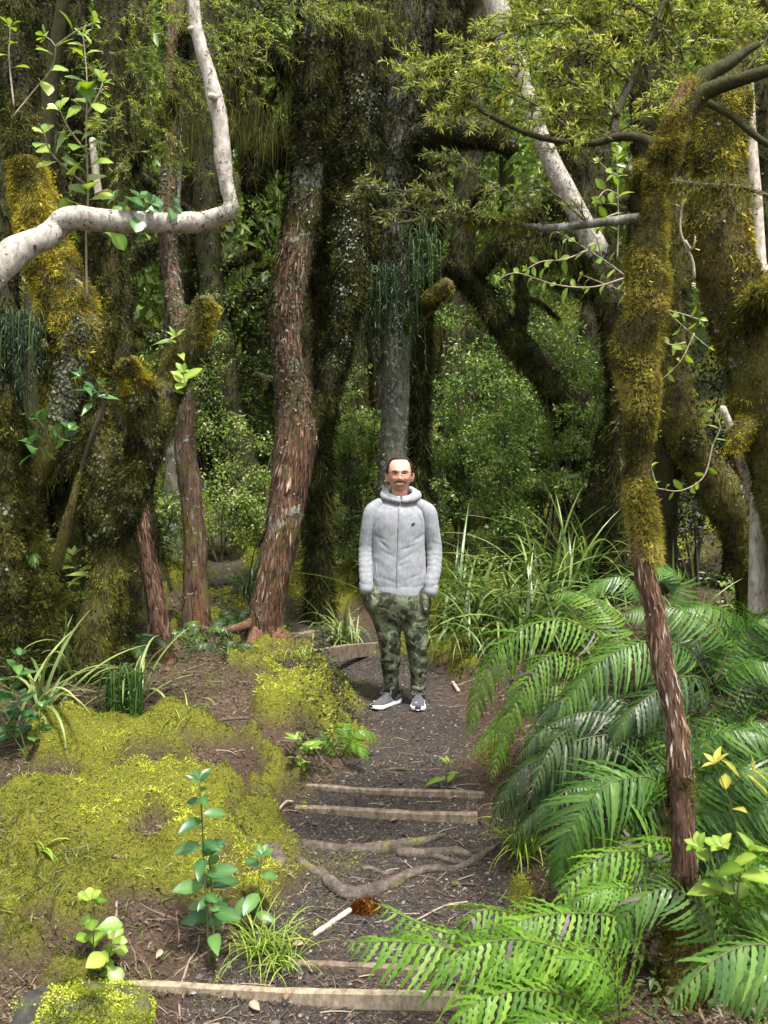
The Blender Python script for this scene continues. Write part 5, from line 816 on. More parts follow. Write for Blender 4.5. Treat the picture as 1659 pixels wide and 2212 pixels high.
# ------------------------------------------------------------------ needle sprays
def needle_sprays(parent, branches, mat, rng, nl=.031, nw=.0044, tw=.16, gap=.03, sub=2, wood='twig', droop=.2, dens=270, name='needles', tint=(0, 1)):
    wb, lb = MB(), MB(); todo = []
    for b in branches:
        b = np.asarray(b); S_ = spline(b[:, :3], max(4, int(np.linalg.norm(np.diff(b[:, :3], axis=0), axis=1).sum() / .04)))
        tube(wb, S_, np.linspace(.005, .0015, len(S_)), 5, .05, 0); todo.append((S_, tw, 0))
    segs = []
    while todo:
        S_, l, lev = todo.pop(); T = nrm(np.gradient(S_, axis=0)); ln = np.linalg.norm(np.diff(S_, axis=0), axis=1).sum(); m = max(1, int(ln / gap))
        if lev > 0: segs.append(S_)
        if lev >= sub: continue
        for j in range(m):
            i = int((j + rng.random()) / m * (len(S_) - 1)); p = S_[i]; d = T[i]; side = nrm(np.cross(d, A(0, 0, 1))) * (1 if (j + lev) % 2 else -1)
            dd = nrm(d * .75 + side * rng.uniform(.3, 1) + A(0, 0, rng.normal() * .35)); L = l * rng.uniform(.4, 1.15)
            tq = np.linspace(0, 1, 6)[:, None]; q = p + dd * L * tq + A(0, 0, -1) * droop * L * tq ** 2 + nrm(d) * L * .12 * tq ** 2
            tube(wb, q, np.linspace(.0022, .0008, 6), 4, L / 4, 0, cap=False); todo.append((q, l * .5, lev + 1))
    for q in segs:
        ln = np.linalg.norm(np.diff(q, axis=0), axis=1).sum(); n = max(4, int(ln * dens)); t = rng.random(n) * (len(q) - 1.001); i = t.astype(int); P = q[i] + (q[i + 1] - q[i]) * (t - i)[:, None]; T = nrm(q[i + 1] - q[i])
        D = nrm(T * .75 + rng.normal(size=(n, 3)) * .6); base = rng.normal() * .16
        LL = nl * rng.uniform(.6, 1.15, n); leaves(lb, P, D, rng.normal(size=(n, 3)) + A(0, 0, 1), LL, nw, np.clip(tint[0] + (tint[1] - tint[0]) * (.45 + base + .5 * (t / (len(q) - 1)) - .2 + rng.normal(size=n) * .17), 0, 1), .15, .1)
    wb.build('twig', M[wood], parent); lb.build(name, M[mat], parent, kind='stuff')
def pl(*q): return np.array([W(*p) for p in q])
rng = np.random.default_rng(9)
bk = lambda b: np.stack([b[:, 0] * (1 + 2 * (3.02 - b[:, 1]) / b[:, 1]), 6.04 - b[:, 1], CAMZ + (b[:, 2] - CAMZ) * (6.04 - b[:, 1]) / b[:, 1]], -1)
needle_sprays(T1, [bk(b) for b in [pl((1400, 90, 2.85), (1320, 60, 2.8), (1220, 50, 2.8), (1120, 60, 2.8), (1050, 90, 2.8)), pl((1420, 40, 2.8), (1340, 0, 2.8), (1230, -20, 2.8), (1130, 0, 2.8)), pl((1340, 250, 2.92), (1260, 190, 2.9), (1160, 150, 2.9), (1060, 130, 2.9), (980, 120, 2.9), (900, 130, 2.9)),
    pl((1270, 310, 2.95), (1180, 240, 2.95), (1080, 190, 2.95), (1000, 175, 2.95)), pl((1060, 250, 2.95), (990, 215, 2.9), (920, 175, 2.9), (890, 140, 2.9)), pl((1360, 180, 2.85), (1290, 120, 2.85), (1200, 100, 2.85), (1120, 110, 2.85)), pl((1440, -10, 2.75), (1500, 40, 2.75), (1560, 50, 2.75), (1640, 30, 2.75)),
    pl((1430, 60, 2.8), (1480, 110, 2.8), (1540, 90, 2.8), (1600, 60, 2.75)), pl((1330, 290, 2.9), (1400, 240, 2.9), (1440, 190, 2.85)), pl((1430, 0, 2.75), (1480, -10, 2.7), (1560, 0, 2.7), (1650, -20, 2.7)), pl((1600, 172, 2.9), (1640, 110, 2.85), (1670, 60, 2.8)), pl((1400, 120, 2.8), (1310, 160, 2.75), (1220, 200, 2.75), (1130, 230, 2.75), (1060, 240, 2.75)), pl((1440, 60, 2.75), (1380, 40, 2.7), (1290, 30, 2.7), (1180, 30, 2.7), (1080, 40, 2.7)), pl((1340, 280, 2.9), (1290, 260, 2.85), (1220, 260, 2.85)), pl((1430, 0, 2.7), (1350, -30, 2.7), (1260, -40, 2.7)), pl((1420, 80, 2.7), (1360, 140, 2.65), (1300, 210, 2.65), (1260, 250, 2.65)), pl((1440, 20, 2.7), (1500, -30, 2.65), (1590, -40, 2.65)), pl((1480, 190, 2.9), (1430, 140, 2.8), (1390, 120, 2.8))]], 'needle', rng, tw=.17, gap=.034)
needle_sprays(T1, [pl((1180, 492, 3.1), (1120, 430, 3.1), (1050, 390, 3.1), (980, 350, 3.1), (930, 330, 3.1)), pl((1080, 480, 3.1), (1010, 450, 3.1), (930, 420, 3.1), (840, 410, 3.1), (780, 400, 3.1)), pl((960, 470, 3.15), (900, 460, 3.15), (840, 450, 3.15)), pl((1270, 484, 3.05), (1200, 420, 3.05), (1130, 390, 3.05)), pl((1000, 475, 3.1), (960, 410, 3.1), (920, 380, 3.1))], 'needle_dark', rng, tw=.12, gap=.035, dens=240)
# fine leaved tree hanging in at the upper left
t = thing('needle_tree', 'fine needle leaved tree hanging its sprays in at the upper left', 'tree', (-2.9, 7.0, hz(-2.9, 7.0)))
mb = MB(); tube(mb, np.array([[-2.9, 7.0, hz(-2.9, 7) - .1, .11], [-2.85, 7, 2.5, .09], [-2.7, 7, 4.4, .06], [-2.4, 6.8, 5.8, .04]]), seg=10, step=.1, lump=.12, seed=3); mb.build('trunk', M['bark_dark'], t)
needle_sprays(t, [pl((200, 60, 6.8), (260, 110, 6.6), (340, 180, 6.5), (420, 200, 6.5)), pl((240, -10, 6.8), (330, 30, 6.5), (430, 60, 6.4), (560, 60, 6.4)), pl((210, 120, 6.8), (260, 210, 6.6), (330, 290, 6.5), (380, 330, 6.5)), pl((300, -40, 6.6), (460, -10, 6.5), (600, 10, 6.5), (720, 0, 6.5)), pl((220, 200, 6.8), (280, 280, 6.6), (300, 360, 6.5)), pl((500, -30, 6.5), (640, -10, 6.4), (760, 20, 6.4), (840, 10, 6.4)), pl((220, 30, 6.8), (300, 100, 6.6), (400, 130, 6.5), (520, 140, 6.5))], 'needle', rng, nl=.05, nw=.007, tw=.45, gap=.10, sub=2, dens=110, tint=(0, .8))
# hanging beard moss
hb = MB(); n = 0
for (u0, u1, v0, v1, d, L, m_) in [(720, 880, -10, 60, 6.6, .24, 380), (520, 620, 230, 290, 7.4, .35, 300), (250, 420, 180, 330, 7, .3, 500), (420, 640, 150, 260, 8.2, .3, 500), (1120, 1330, 470, 560, 8.2, .4, 500), (600, 740, 380, 560, 9, .3, 300)]:
    for c in range(14):
        u, v, d2 = rng.uniform(u0, u1), rng.uniform(v0, v1), d + rng.normal() * .25; p = W(u, v, d2); k = m_ // 8
        P = p + rng.normal(size=(k, 3)) * A(.10, .10, .03); strands(hb, P, rng, L * rng.uniform(.2, 1, k) * rng.uniform(.5, 1.1), .006, np.clip(.5 + rng.normal(size=k) * .2, 0, 1), .1)
tag(hb.build('beard_moss', M['moss_olive']), 'stringy olive beard moss hanging from the high branches', kind='stuff')
def hangfern(label, u0, u1, v0, v1, d, n, L, wd, mat, group=None):
    p = W((u0 + u1) / 2, v0, d); t = thing('hanging_fern', label, 'fern', p, group); mb = MB(); k = n
    P = np.array([W(rng.uniform(u0, u1), rng.uniform(v0, v1), d + rng.uniform(-.05, .05)) for _ in range(k)]); D = np.stack([rng.normal(size=k) * .3, rng.normal(size=k) * .3 - .3, rng.uniform(-.8, .25, k)], -1)
    for a in range(k):
        l = L * rng.uniform(.5, 1.1); q = np.array([P[a], P[a] + D[a] * l * .25 - A(0, 0, .02), P[a] + D[a] * l * .35 - A(0, 0, l * .45), P[a] + D[a] * l * .38 - A(0, 0, l)]); tube(mb, q, [wd * .6, wd, wd * .8, wd * .2], 3, l / 6, 0, cap=False, tint=rng.random())
        m = 14; s = spline(q, m + 2)[2:]; leaves(mb, s, rng.normal(size=(m, 3)) * A(.6, .6, .2) - A(0, 0, .9), rng.normal(size=(m, 3)), l * .12, wd * 1.6, np.full(m, rng.random()))
    mb.build('fronds', M[mat], t, kind='stuff'); return t
hangfern('drooping thread leaved fern hanging on the straight trunk above the man', 795, 900, 560, 650, 8.2, 90, .62, .006, 'fern_dark'); hangfern('upper tuft of threadlike fern under the lowest needle spray', 880, 950, 470, 520, 8.0, 40, .5, .006, 'fern_dark'); hangfern('dark threadlike fern hanging at the left edge', 5, 80, 660, 720, 5.0, 60, .45, .005, 'fern_dark')
hangfern('bright green tufted fern hanging off the base of the golden trunk', 232, 310, 1430, 1480, 4.75, 70, .30, .006, 'fern_mid')
# ------------------------------------------------------------------ broad leaved sprigs, one object per leaf
def leafmesh(name, mat, prof, fold=.16, curl=.25, serr=0, wav=0.):
    mb = MB(); n = len(prof); V = []; 
    for i, wq in enumerate(prof):
        s = i / (n - 1); z = -curl * s * s + (.05 * math.sin(s * 9) * wav); wq = wq * (1 + (serr * (1 if i % 2 else -1)))
        rip = .012 * math.sin(i * 2.6); V += [(s, -wq, z + fold * wq * 2 + rip), (s, 0, z - .008), (s, wq, z + fold * wq * 2 - rip)]
    q = []
    for i in range(n - 1): a = i * 3; q += [(a, a + 3, a + 4, a + 1), (a + 1, a + 4, a + 5, a + 2)]
    mb.add(V, q, None, np.tile([.36, .80, .46], n)); return mb.mesh(name, M[mat])
OBO = [.01, .04, .10, .18, .24, .27, .265, .19, .04]; OVA = [0.01, .13, .20, .235, .24, .225, .185, .11, .015]; LAN = [0, .06, .10, .125, .125, .105, .075, .035, 0]
LM = {}
def lset(mat, prof, key, **k):
    r = LM.get((mat, key))
    if r is None: r = LM[(mat, key)] = [leafmesh('leaf', mat, prof, fold=f, curl=c, **k) for f, c in ((.06, .12), (.12, .28), (.2, .42))]
    return r
def mat4(p, D, Nn, L, wd=1.):
    D = nrm(D); Sd = nrm(np.cross(Nn, D)); N2 = np.cross(D, Sd)
    return Matrix(((D[0] * L, Sd[0] * L * wd, N2[0] * L, p[0]), (D[1] * L, Sd[1] * L * wd, N2[1] * L, p[1]), (D[2] * L, Sd[2] * L * wd, N2[2] * L, p[2]), (0, 0, 0, 1)))
def put(name, me, parent, org, p, D, Nn, L, wd=1.):
    o = link(name, me, parent); o.matrix_basis = mat4(np.asarray(p) - org, D, Nn, L, wd); return o
def sprig(name, label, cat, stems, mat, prof, key, L, rng, gap=.05, group=None, wood='stem_green', r=.003, whorl=0, start=.25, up=.5, wd=1., face=.35, base=None, opp=False, tip=True, droopz=0.):
    stems = [np.asarray(s, float) for s in stems]; org = stems[0][0] if base is None else base
    t = thing(name, label, cat, org, group); wb = MB()
    for s in stems:
        ln = np.linalg.norm(np.diff(s, axis=0), axis=1).sum(); m = max(6, int(ln / .02)); S_ = spline(s, m); tube(wb, S_, np.linspace(r, r * .5, m), 6, .03, .1, 20); T = nrm(np.gradient(S_, axis=0))
        n = max(2, int(ln * (1 - start) / gap)); az = rng.uniform(0, 6.28)
        for j in range(n + (5 if tip else 0)):
            tipz = j >= n; f = 1. if tipz else start + (1 - start) * (j + rng.uniform(-.2, .2)) / n; i = int(np.clip(f, 0, 1) * (m - 1)); p = S_[i]; d = T[i]; a0 = nrm(np.cross(d, A(.3, .9, .2))); b0 = np.cross(d, a0)
            for q in range(2 if (opp and not tipz) else 1):
                az += 2.4 if not opp else math.pi; out = a0 * math.cos(az) + b0 * math.sin(az); D = nrm(out * (1. if not tipz else .75) + d * (.45 if not tipz else .8) + A(0, 0, rng.normal() * .15) - A(0, 0, droopz * (0 if tipz else 1)))
                Nn = d * .8 + A(0, -face, up) - D * .2; l = L * rng.uniform(.7, 1.12) * (.75 if tipz else 1) * (.8 + .4 * math.sin(math.pi * min(f, 1)))
                put('leaf', LM_get(mat, prof, key, rng), t, org, p + D * r, D, Nn, l, wd)
            if opp: az += math.pi / 2
    wb.build('stem', M[wood], t); return t
def LM_get(mat, prof, key, rng): return lset(mat, prof, key)[rng.integers(3)]
rng = np.random.default_rng(12)
def GP(u, v): return G(u, v)
g = GP(452, 2085); dS = g[1]
sprig('sapling', 'tall glossy sapling with toothed leaves on the mossy bank at front left', 'plant', [[g, W(446, 1960, dS), W(440, 1860, dS), W(436, 1760, dS), W(430, 1690, dS)], [g + A(.02, .01, 0), W(458, 1940, dS + .02), W(452, 1850, dS + .02)]], 'leaf_sapling', OVA, 'toothed', .094, rng, gap=.028, start=.30, r=.005, wd=1.0, face=1.1, droopz=.4)
g = GP(548, 2010); d2 = g[1]
sprig('sapling', 'small sapling with a few large leaves right of the tall glossy one', 'plant', [[g, W(556, 1940, d2), W(562, 1880, d2), W(566, 1850, d2)], [g, W(500, 1990, d2 - .05), W(480, 1960, d2 - .08)]], 'leaf_sapling', OVA, 'toothed', .10, rng, gap=.04, start=.3, r=.0035, wd=1.1, face=1.1, droopz=.4)
g = GP(205, 2120); d3 = g[1]
sprig('seedling', 'bright green seedling with rounded leaves at the lower left', 'plant', [[g, W(202, 2040, d3), W(200, 1980, d3), W(196, 1945, d3)], [g, W(230, 2080, d3), W(246, 2030, d3 - .02)]], 'leaf_lime', OBO, 'ob', .075, rng, gap=.024, start=.2, wd=1.3, face=.9, droopz=.2)
g = GP(655, 1680); d4 = g[1]
sprig('seedling', 'lime leaved seedling under the mossy bank edge', 'plant', [[g, W(648, 1640, d4), W(640, 1600, d4)], [g, W(668, 1640, d4), W(672, 1620, d4)]], 'leaf_lime', LAN, 'lan', .13, rng, gap=.045, wd=1.5)
g = GP(968, 1705); sprig('seedling', 'little seedling growing in the path between the boards and the man', 'plant', [[g, g + A(-.01, 0, .07), g + A(.0, 0, .13)]], 'leaf_lime', LAN, 'lan', .10, rng, gap=.028, wd=1.6)
g = GP(60, 1640); d5 = g[1]
sprig('holly_bush', 'dark toothed leaved bush at the left edge among the long blades', 'plant', [[g, W(40, 1560, d5), W(30, 1480, d5), W(40, 1420, d5)], [g, W(80, 1590, d5), W(90, 1530, d5)], [g, W(10, 1560, d5), W(-10, 1500, d5)]], 'leaf_sapling', OVA, 'toothed', .10, rng, gap=.03, wd=1.1)
g = GP(150, 1330); sprig('understory_plant', 'pale broad leaved plant between the stems of the golden trunk', 'plant', [[W(190, 1340, 5.5), W(170, 1260, 5.5), W(160, 1200, 5.5)], [W(190, 1340, 5.5), W(220, 1270, 5.5), W(240, 1200, 5.5)], [W(190, 1340, 5.5), W(130, 1240, 5.5), W(110, 1190, 5.5)], [W(190, 1340, 5.5), W(200, 1230, 5.4), W(205, 1180, 5.4)]], 'leaf_lime', LAN, 'lan', .15, rng, gap=.06, wd=1.5)
# epiphytes and twigs
ep = [('leafy tuft growing on top of the white bent branch', [[(300, 470, 3.85), (300, 455, 3.84), (303, 430, 3.83)], [(285, 470, 3.85), (262, 445, 3.84), (250, 432, 3.83)], [(330, 470, 3.85), (352, 452, 3.84), (372, 443, 3.84)], [(300, 470, 3.85), (318, 450, 3.8), (325, 440, 3.78)]], .085, .02, 'leaf_sapling', OBO),
      ('fresh sprig on the side of the lichened stump', [[(388, 770, 5.25), (385, 745, 5.2), (380, 728, 5.15)]], .12, .03, 'leaf_lime', LAN), ('lower fresh sprig below the lichened stump top', [[(400, 850, 5.2), (398, 825, 5.15), (396, 805, 5.1)]], .12, .022, 'leaf_lime', OVA),
      ('upright sprig before the golden trunk', [[(200, 870, 4.9), (190, 840, 4.9), (175, 815, 4.85)], [(200, 870, 4.9), (212, 850, 4.85), (216, 832, 4.85)]], .12, .03, 'leaf_sapling', LAN), ('sparse blue green sprig left of the mossy stems', [[(110, 920, 4.9), (100, 925, 4.9), (80, 905, 4.9)], [(110, 920, 4.9), (135, 950, 4.9), (148, 930, 4.88)], [(110, 920, 4.9), (76, 980, 4.9), (66, 960, 4.9)]], .11, .03, 'leaf_sapling', OBO)]
for lb, st, L, gp, mt, pr in ep: sprig('leafy_sprig', lb, 'sprig', [pl(*s) for s in st], mt, pr, {id(OBO): 'ob', id(LAN): 'lan', id(OVA): 'ov'}[id(pr)], L, rng, gap=gp, wd=1.25, start=.1)
# hanging leafy branches at upper left
sprig('leafy_branch', 'twig with bright rounded leaves before the dark upper left trunks', 'branch', [pl((188, 640, 4.2), (186, 520, 4.2), (190, 420, 4.15), (186, 300, 4.1), (188, 180, 4.1), (180, 80, 4.1)), pl((186, 400, 4.15), (150, 370, 4.1), (110, 330, 4.05), (96, 290, 4.0)), pl((188, 330, 4.1), (150, 280, 4.05), (130, 240, 4.)), pl((188, 460, 4.15), (150, 480, 4.1), (125, 505, 4.1)), pl((186, 250, 4.1), (210, 210, 4.05), (222, 180, 4.05)), pl((186, 500, 4.2), (230, 490, 4.15), (270, 470, 4.1))],
      'leaf_lime', OBO, 'ob', .095, rng, gap=.032, wood='twig_pale', r=.006, start=.3, wd=1.3, face=.9)
sprig('leafy_branch', 'thin curved twig with small leaves in the top left corner', 'branch', [pl((30, 250, 4.1), (70, 200, 4.1), (110, 150, 4.05), (120, 100, 4.0), (100, 80, 4.)), pl((30, 230, 4.3), (20, 130, 4.3), (22, 60, 4.3)), pl((120, 100, 4.), (160, 70, 4.), (200, 50, 4.))], 'leaf_lime', OBO, 'ob', .085, rng, gap=.05, wood='twig_pale', r=.005, start=.5, wd=1.2)
# yellow lit leafy twigs at right
yb = [('sunlit yellow green leaves on an upright twig below the needle sprays', [pl((1333, 560, 4.6), (1336, 480, 4.6), (1334, 400, 4.6), (1332, 330, 4.6)), pl((1335, 420, 4.6), (1310, 410, 4.55), (1290, 430, 4.5)), pl((1335, 460, 4.6), (1310, 470, 4.55), (1296, 490, 4.5)), pl((1334, 380, 4.6), (1310, 365, 4.55), (1295, 350, 4.5))]),
      ('sunlit yellow green twig slanting under the bare grey branch', [pl((1400, 640, 4.6), (1330, 580, 4.6), (1270, 540, 4.55), (1200, 500, 4.5), (1130, 490, 4.5)), pl((1350, 600, 4.6), (1280, 620, 4.55), (1200, 615, 4.5), (1120, 590, 4.45), (1080, 600, 4.4)), pl((1270, 540, 4.55), (1220, 560, 4.5), (1170, 565, 4.45), (1140, 580, 4.4)), pl((1300, 560, 4.6), (1290, 520, 4.55), (1270, 490, 4.5)), pl((1400, 650, 4.6), (1310, 615, 4.6), (1260, 595, 4.6))]),
      ('yellow green twig right of the thick moss sleeve', [pl((1430, 660, 4.4), (1470, 700, 4.4), (1530, 750, 4.4)), pl((1500, 720, 4.4), (1470, 780, 4.4), (1430, 820, 4.4)), pl((1440, 670, 4.4), (1480, 680, 4.35), (1510, 690, 4.3)), pl((1480, 740, 4.4), (1450, 745, 4.35), (1430, 735, 4.3))]),
      ('limp lime twig beside the lower moss sleeve', [pl((1540, 960, 4.2), (1520, 1030, 4.2), (1470, 1060, 4.2), (1420, 1055, 4.2)), pl((1420, 1055, 4.2), (1412, 1030, 4.2), (1408, 1010, 4.2)), pl((1540, 960, 4.2), (1556, 920, 4.2), (1540, 890, 4.2))])]
for k, (lb, st) in enumerate(yb): sprig('leafy_branch', lb, 'branch', st, 'leaf_lime', OVA, 'ov', .06, rng, gap=.038, wood='twig_pale', r=.0045, start=.3, wd=1.1)
sprig('leafy_branch', 'dead bleached twig poking out beside the crooked mossy trunk', 'branch', [pl((1500, 600, 4.7), (1495, 560, 4.7), (1470, 500, 4.7), (1474, 440, 4.7), (1476, 415, 4.7)), pl((1480, 520, 4.7), (1496, 540, 4.68), (1502, 510, 4.66))], 'leaf_yellow', OVA, 'ov', .05, rng, gap=.4, wood='twig_pale', r=.009, start=.8, tip=False)
g = GP(1600, 1905); d6 = 2.85
sprig('shrub_seedling', 'yellow green broad leaved plant among the ferns at the right edge', 'plant', [pl((1590, 1960, d6), (1580, 1880, d6), (1560, 1830, d6)), pl((1590, 1960, d6), (1600, 1880, d6), (1620, 1840, d6)), pl((1590, 1960, d6), (1540, 1880, d6), (1510, 1830, d6))], 'leaf_lime', OVA, 'ov', .10, rng, gap=.05, wd=1.35)
sprig('yellowing_plant', 'plant with yellowing drooped leaves beside the red trunk', 'plant', [pl((1600, 1880, 2.95), (1585, 1760, 2.95), (1560, 1690, 2.95), (1545, 1650, 2.95)), pl((1575, 1710, 2.95), (1600, 1680, 2.9), (1625, 1665, 2.9))], 'leaf_yellow', LAN, 'lan', .10, rng, gap=.15, wd=1.5, start=.6)
# ------------------------------------------------------------------ ferns: plant > frond > pinna
def pinna_mesh(mat, amp, cup, droop, seed):
    amp = amp * (1.7 if mat == 'fern_bright' else 1.)
    n = 14; V = []; rr = np.random.default_rng(seed)
    for i in range(n):
        s = i / (n - 1); wq = .053 * (1 - s ** 3.2) * (.75 + .25 * min(1, s * 6)) if i < n - 1 else .003; ph = i * 2.4 + seed
        z = -droop * s * s; e1, e2 = amp * math.sin(ph), amp * math.sin(ph + 1.3); x = .17 * s * s
        V += [(s, -wq * (1 + e1 * 17) + x, z + cup * wq + e1), (s, x, z), (s, wq * (1 + e2 * 17) + x, z + cup * wq + e2)]
    q = []
    for i in range(n - 1): a = i * 3; q += [(a, a + 3, a + 4, a + 1), (a + 1, a + 4, a + 5, a + 2)]
    mb = MB(); mb.add(V, q, None, .3 + .4 * rr.random()); return mb.mesh('pinna', M[mat])
PM = {m: [pinna_mesh(m, .017, .3 * (k % 2) - .1, .22 + .14 * (k % 3), k) for k in range(5)] for m in ('fern_glossy', 'fern_bright', 'fern_mid', 'fern_dark', 'fern_dead')}
def frond(parent, pts, mat, wpx, rng, n=26, hang=.35, roll=0., start=.12, name='frond'):
    n = int(n * 1.42); wpx = wpx * .86
    pts = np.asarray(pts, float); d = pts[:, 1].mean(); L = wpx * d / F; org = np.array(parent.location); m = 40; S_ = spline(pts, m); T = nrm(np.gradient(S_, axis=0)); fb = MB()
    tube(fb, S_, np.linspace(.0042, .0012, m), 5, .04, 0); fr = fb.build(name, M['rachis'], parent)
    for j in range(n):
        f = start + (1 - start) * ((j + .5) / n) ** .93; i = f * (m - 1); k = min(int(i), m - 2); p = S_[k] + (S_[k + 1] - S_[k]) * (i - k); d_ = T[k]; up = nrm(A(0, -.55, 1) - d_ * (A(0, -.55, 1) @ d_))
        side = np.cross(d_, up); up2 = up * math.cos(roll) + side * math.sin(roll); side = np.cross(d_, up2); u_ = (f - start) / (1 - start)
        l = L * (math.sin(math.pi * (.20 + .80 * u_)) ** .75 if u_ < .4 else (max(0, 1 - ((u_ - .4) / .6) ** 1.9)) * .985 + .05) * rng.uniform(.82, 1.08)
        for sg in (-1, 1):
            D = nrm(side * sg + d_ * (.28 + .5 * u_) - A(0, 0, .68 * hang * rng.uniform(.6, 1.4)) + rng.normal(size=3) * .085); Nn = up2 + side * sg * .25 * hang
            o = link('pinna', PM['fern_dead' if rng.random() < .012 else mat][rng.integers(5)], fr); o.matrix_basis = mat4(p - org, D, Nn * 1., l, min(1.5, max(.62, .135 / max(l, .05))) * (sg if rng.random() < 2 else 1))
    return fr
SPLIT = {1: 'lower light green fern half under the arching fronds by the path', 2: 'glossy fern spreading its fronds right behind the red trunk', 3: 'dark fern tucked behind the trailing deep green one', 4: 'broad glossy fern spreading to the right edge behind the red trunk', 5: 'wavy lime fern right of the red trunk foot', 6: 'wavy fern crowding the bottom edge under the one reaching left', 8: 'small fern before the long blades behind the slender tree'}
FILL = {4: 'glossy fern layered behind the single broad drooping frond', 5: 'bright wavy fern layered behind the one spilling over the trunk foot', 6: 'wavy fern layered behind the one reaching across the path'}
def fern(label, base, fronds, mat, seed, n=26, hang=.35, name='fern', group=None):
    rng = np.random.default_rng(seed); t = thing(name, label, 'fern', base, group)
    if seed in FILL: fronds = list(fronds) + [dict(p=None, src=q) for q in fronds[:3]]
    for kq, q in enumerate(fronds):
        if isinstance(q, dict) and q.get('src'):
            if q['src'] is fronds[0]: t2 = thing(name, FILL[seed], 'fern', np.asarray(base) + A(.1, .12, 0), group)
            z = q['src']; P = pl(*z['p']) + rng.normal(size=3) * .05 + A(.10, .16, -.05); P[1:] += rng.normal(size=(len(P) - 1, 3)) * .05; P[:, 2] = np.maximum(P[:, 2], height(P[:, 0], P[:, 1]) + .03); frond(t2, P, z.get('mat', mat), z.get('w', 90) * rng.uniform(.75, 1.), rng, min(z.get('n', n), 30), z.get('hang', hang)); continue
        if kq == 3: t = thing(name, SPLIT[seed], 'fern', np.asarray(base) + A(.06, .04, 0), group)
        q = dict(q) if isinstance(q, dict) else dict(p=q); frond(t, pl(*q['p']), q.get('mat', mat), q.get('w', 90), rng, q.get('n', n), q.get('hang', hang), q.get('roll', 0.))
    return t
def gb_(u, v, dd=None):
    p = G(u, v); return p
B = W(1330, 1480, 4.6); B[2] = hz(B[0], B[1])
fern('light green fern arching over the path edge beside the man', B, [dict(p=[(1330, 1480, 4.6), (1290, 1372, 4.55), (1200, 1340, 4.5), (1110, 1370, 4.45), (1050, 1450, 4.4), (1005, 1600, 4.35)], w=105, hang=.7, n=30), dict(p=[(1330, 1480, 4.6), (1250, 1420, 4.5), (1180, 1420, 4.4), (1120, 1500, 4.3), (1080, 1620, 4.25), (1060, 1690, 4.2)], w=85, hang=.7), dict(p=[(1330, 1480, 4.6), (1200, 1480, 4.5), (1100, 1540, 4.4), (1040, 1600, 4.35), (1000, 1640, 4.3)], w=60, hang=.5), dict(p=[(1330, 1480, 4.7), (1340, 1380, 4.8), (1300, 1310, 4.9), (1240, 1280, 5.), (1180, 1290, 5.)], w=60, hang=.5)], 'fern_bright', 1)
B = W(1540, 1480, 4.3); B[2] = hz(B[0], B[1])
fern('glossy fern with fronds sweeping left behind the red trunk', B, [dict(p=[(1540, 1480, 4.3), (1480, 1400, 4.25), (1400, 1385, 4.2), (1310, 1420, 4.1), (1240, 1490, 4.05), (1180, 1590, 4.)], w=120, hang=.75, n=32), dict(p=[(1540, 1480, 4.3), (1570, 1390, 4.3), (1500, 1330, 4.3), (1420, 1310, 4.3), (1340, 1330, 4.2)], w=90, hang=.55), dict(p=[(1540, 1480, 4.3), (1600, 1380, 4.3), (1640, 1340, 4.25), (1720, 1340, 4.2)], w=95, hang=.6), dict(p=[(1540, 1480, 4.3), (1620, 1430, 4.2), (1700, 1450, 4.1), (1760, 1520, 4.)], w=100, hang=.5), dict(p=[(1540, 1480, 4.3), (1500, 1460, 4.1), (1440, 1480, 4.0), (1360, 1540, 3.9), (1310, 1620, 3.85)], w=100, hang=.7, mat='fern_dark')], 'fern_glossy', 2, n=28)
B = W(1440, 1700, 4.0); B[2] = hz(B[0], B[1])
fern('deep green fern trailing its fronds down beside the path boards', B, [dict(p=[(1440, 1700, 4.0), (1380, 1600, 3.95), (1290, 1590, 3.9), (1200, 1620, 3.85), (1110, 1680, 3.8), (1055, 1800, 3.75)], w=115, hang=.8, n=32), dict(p=[(1440, 1700, 4.0), (1350, 1560, 4.0), (1260, 1540, 4.), (1170, 1580, 3.95), (1110, 1650, 3.9)], w=85, hang=.6), dict(p=[(1440, 1700, 4.0), (1340, 1670, 3.9), (1240, 1700, 3.8), (1150, 1760, 3.75), (1100, 1820, 3.7)], w=100, hang=.8), dict(p=[(1440, 1700, 4.0), (1320, 1640, 4.0), (1220, 1660, 3.95), (1120, 1740, 3.9), (1080, 1790, 3.85)], w=90, hang=.8, mat='fern_dark'), dict(p=[(1440, 1700, 4.0), (1400, 1560, 4.0), (1300, 1500, 4.05), (1200, 1520, 4.05), (1130, 1600, 4.0)], w=90, hang=.7, mat='fern_dark')], 'fern_dark', 3, n=28)
B = W(1440, 1780, 3.6); B[2] = hz(B[0], B[1])
fern('large glossy fern with one broad frond drooping left of the red trunk', B, [dict(p=[(1440, 1780, 3.6), (1420, 1690, 3.55), (1360, 1680, 3.5), (1290, 1710, 3.45), (1230, 1800, 3.4), (1205, 1920, 3.35)], w=150, hang=.5, n=34, roll=-.25), dict(p=[(1440, 1780, 3.6), (1480, 1650, 3.55), (1540, 1590, 3.5), (1620, 1580, 3.45), (1700, 1620, 3.4)], w=110, hang=.5), dict(p=[(1440, 1780, 3.6), (1520, 1690, 3.5), (1600, 1660, 3.4), (1690, 1690, 3.35)], w=135, hang=.35, roll=.4, mat='fern_mid'), dict(p=[(1440, 1780, 3.6), (1530, 1740, 3.5), (1620, 1730, 3.4), (1720, 1770, 3.3)], w=130, hang=.35, roll=.4), dict(p=[(1440, 1780, 3.6), (1560, 1810, 3.5), (1640, 1860, 3.3), (1720, 1940, 3.2)], w=120, hang=.5)], 'fern_glossy', 4, n=29)
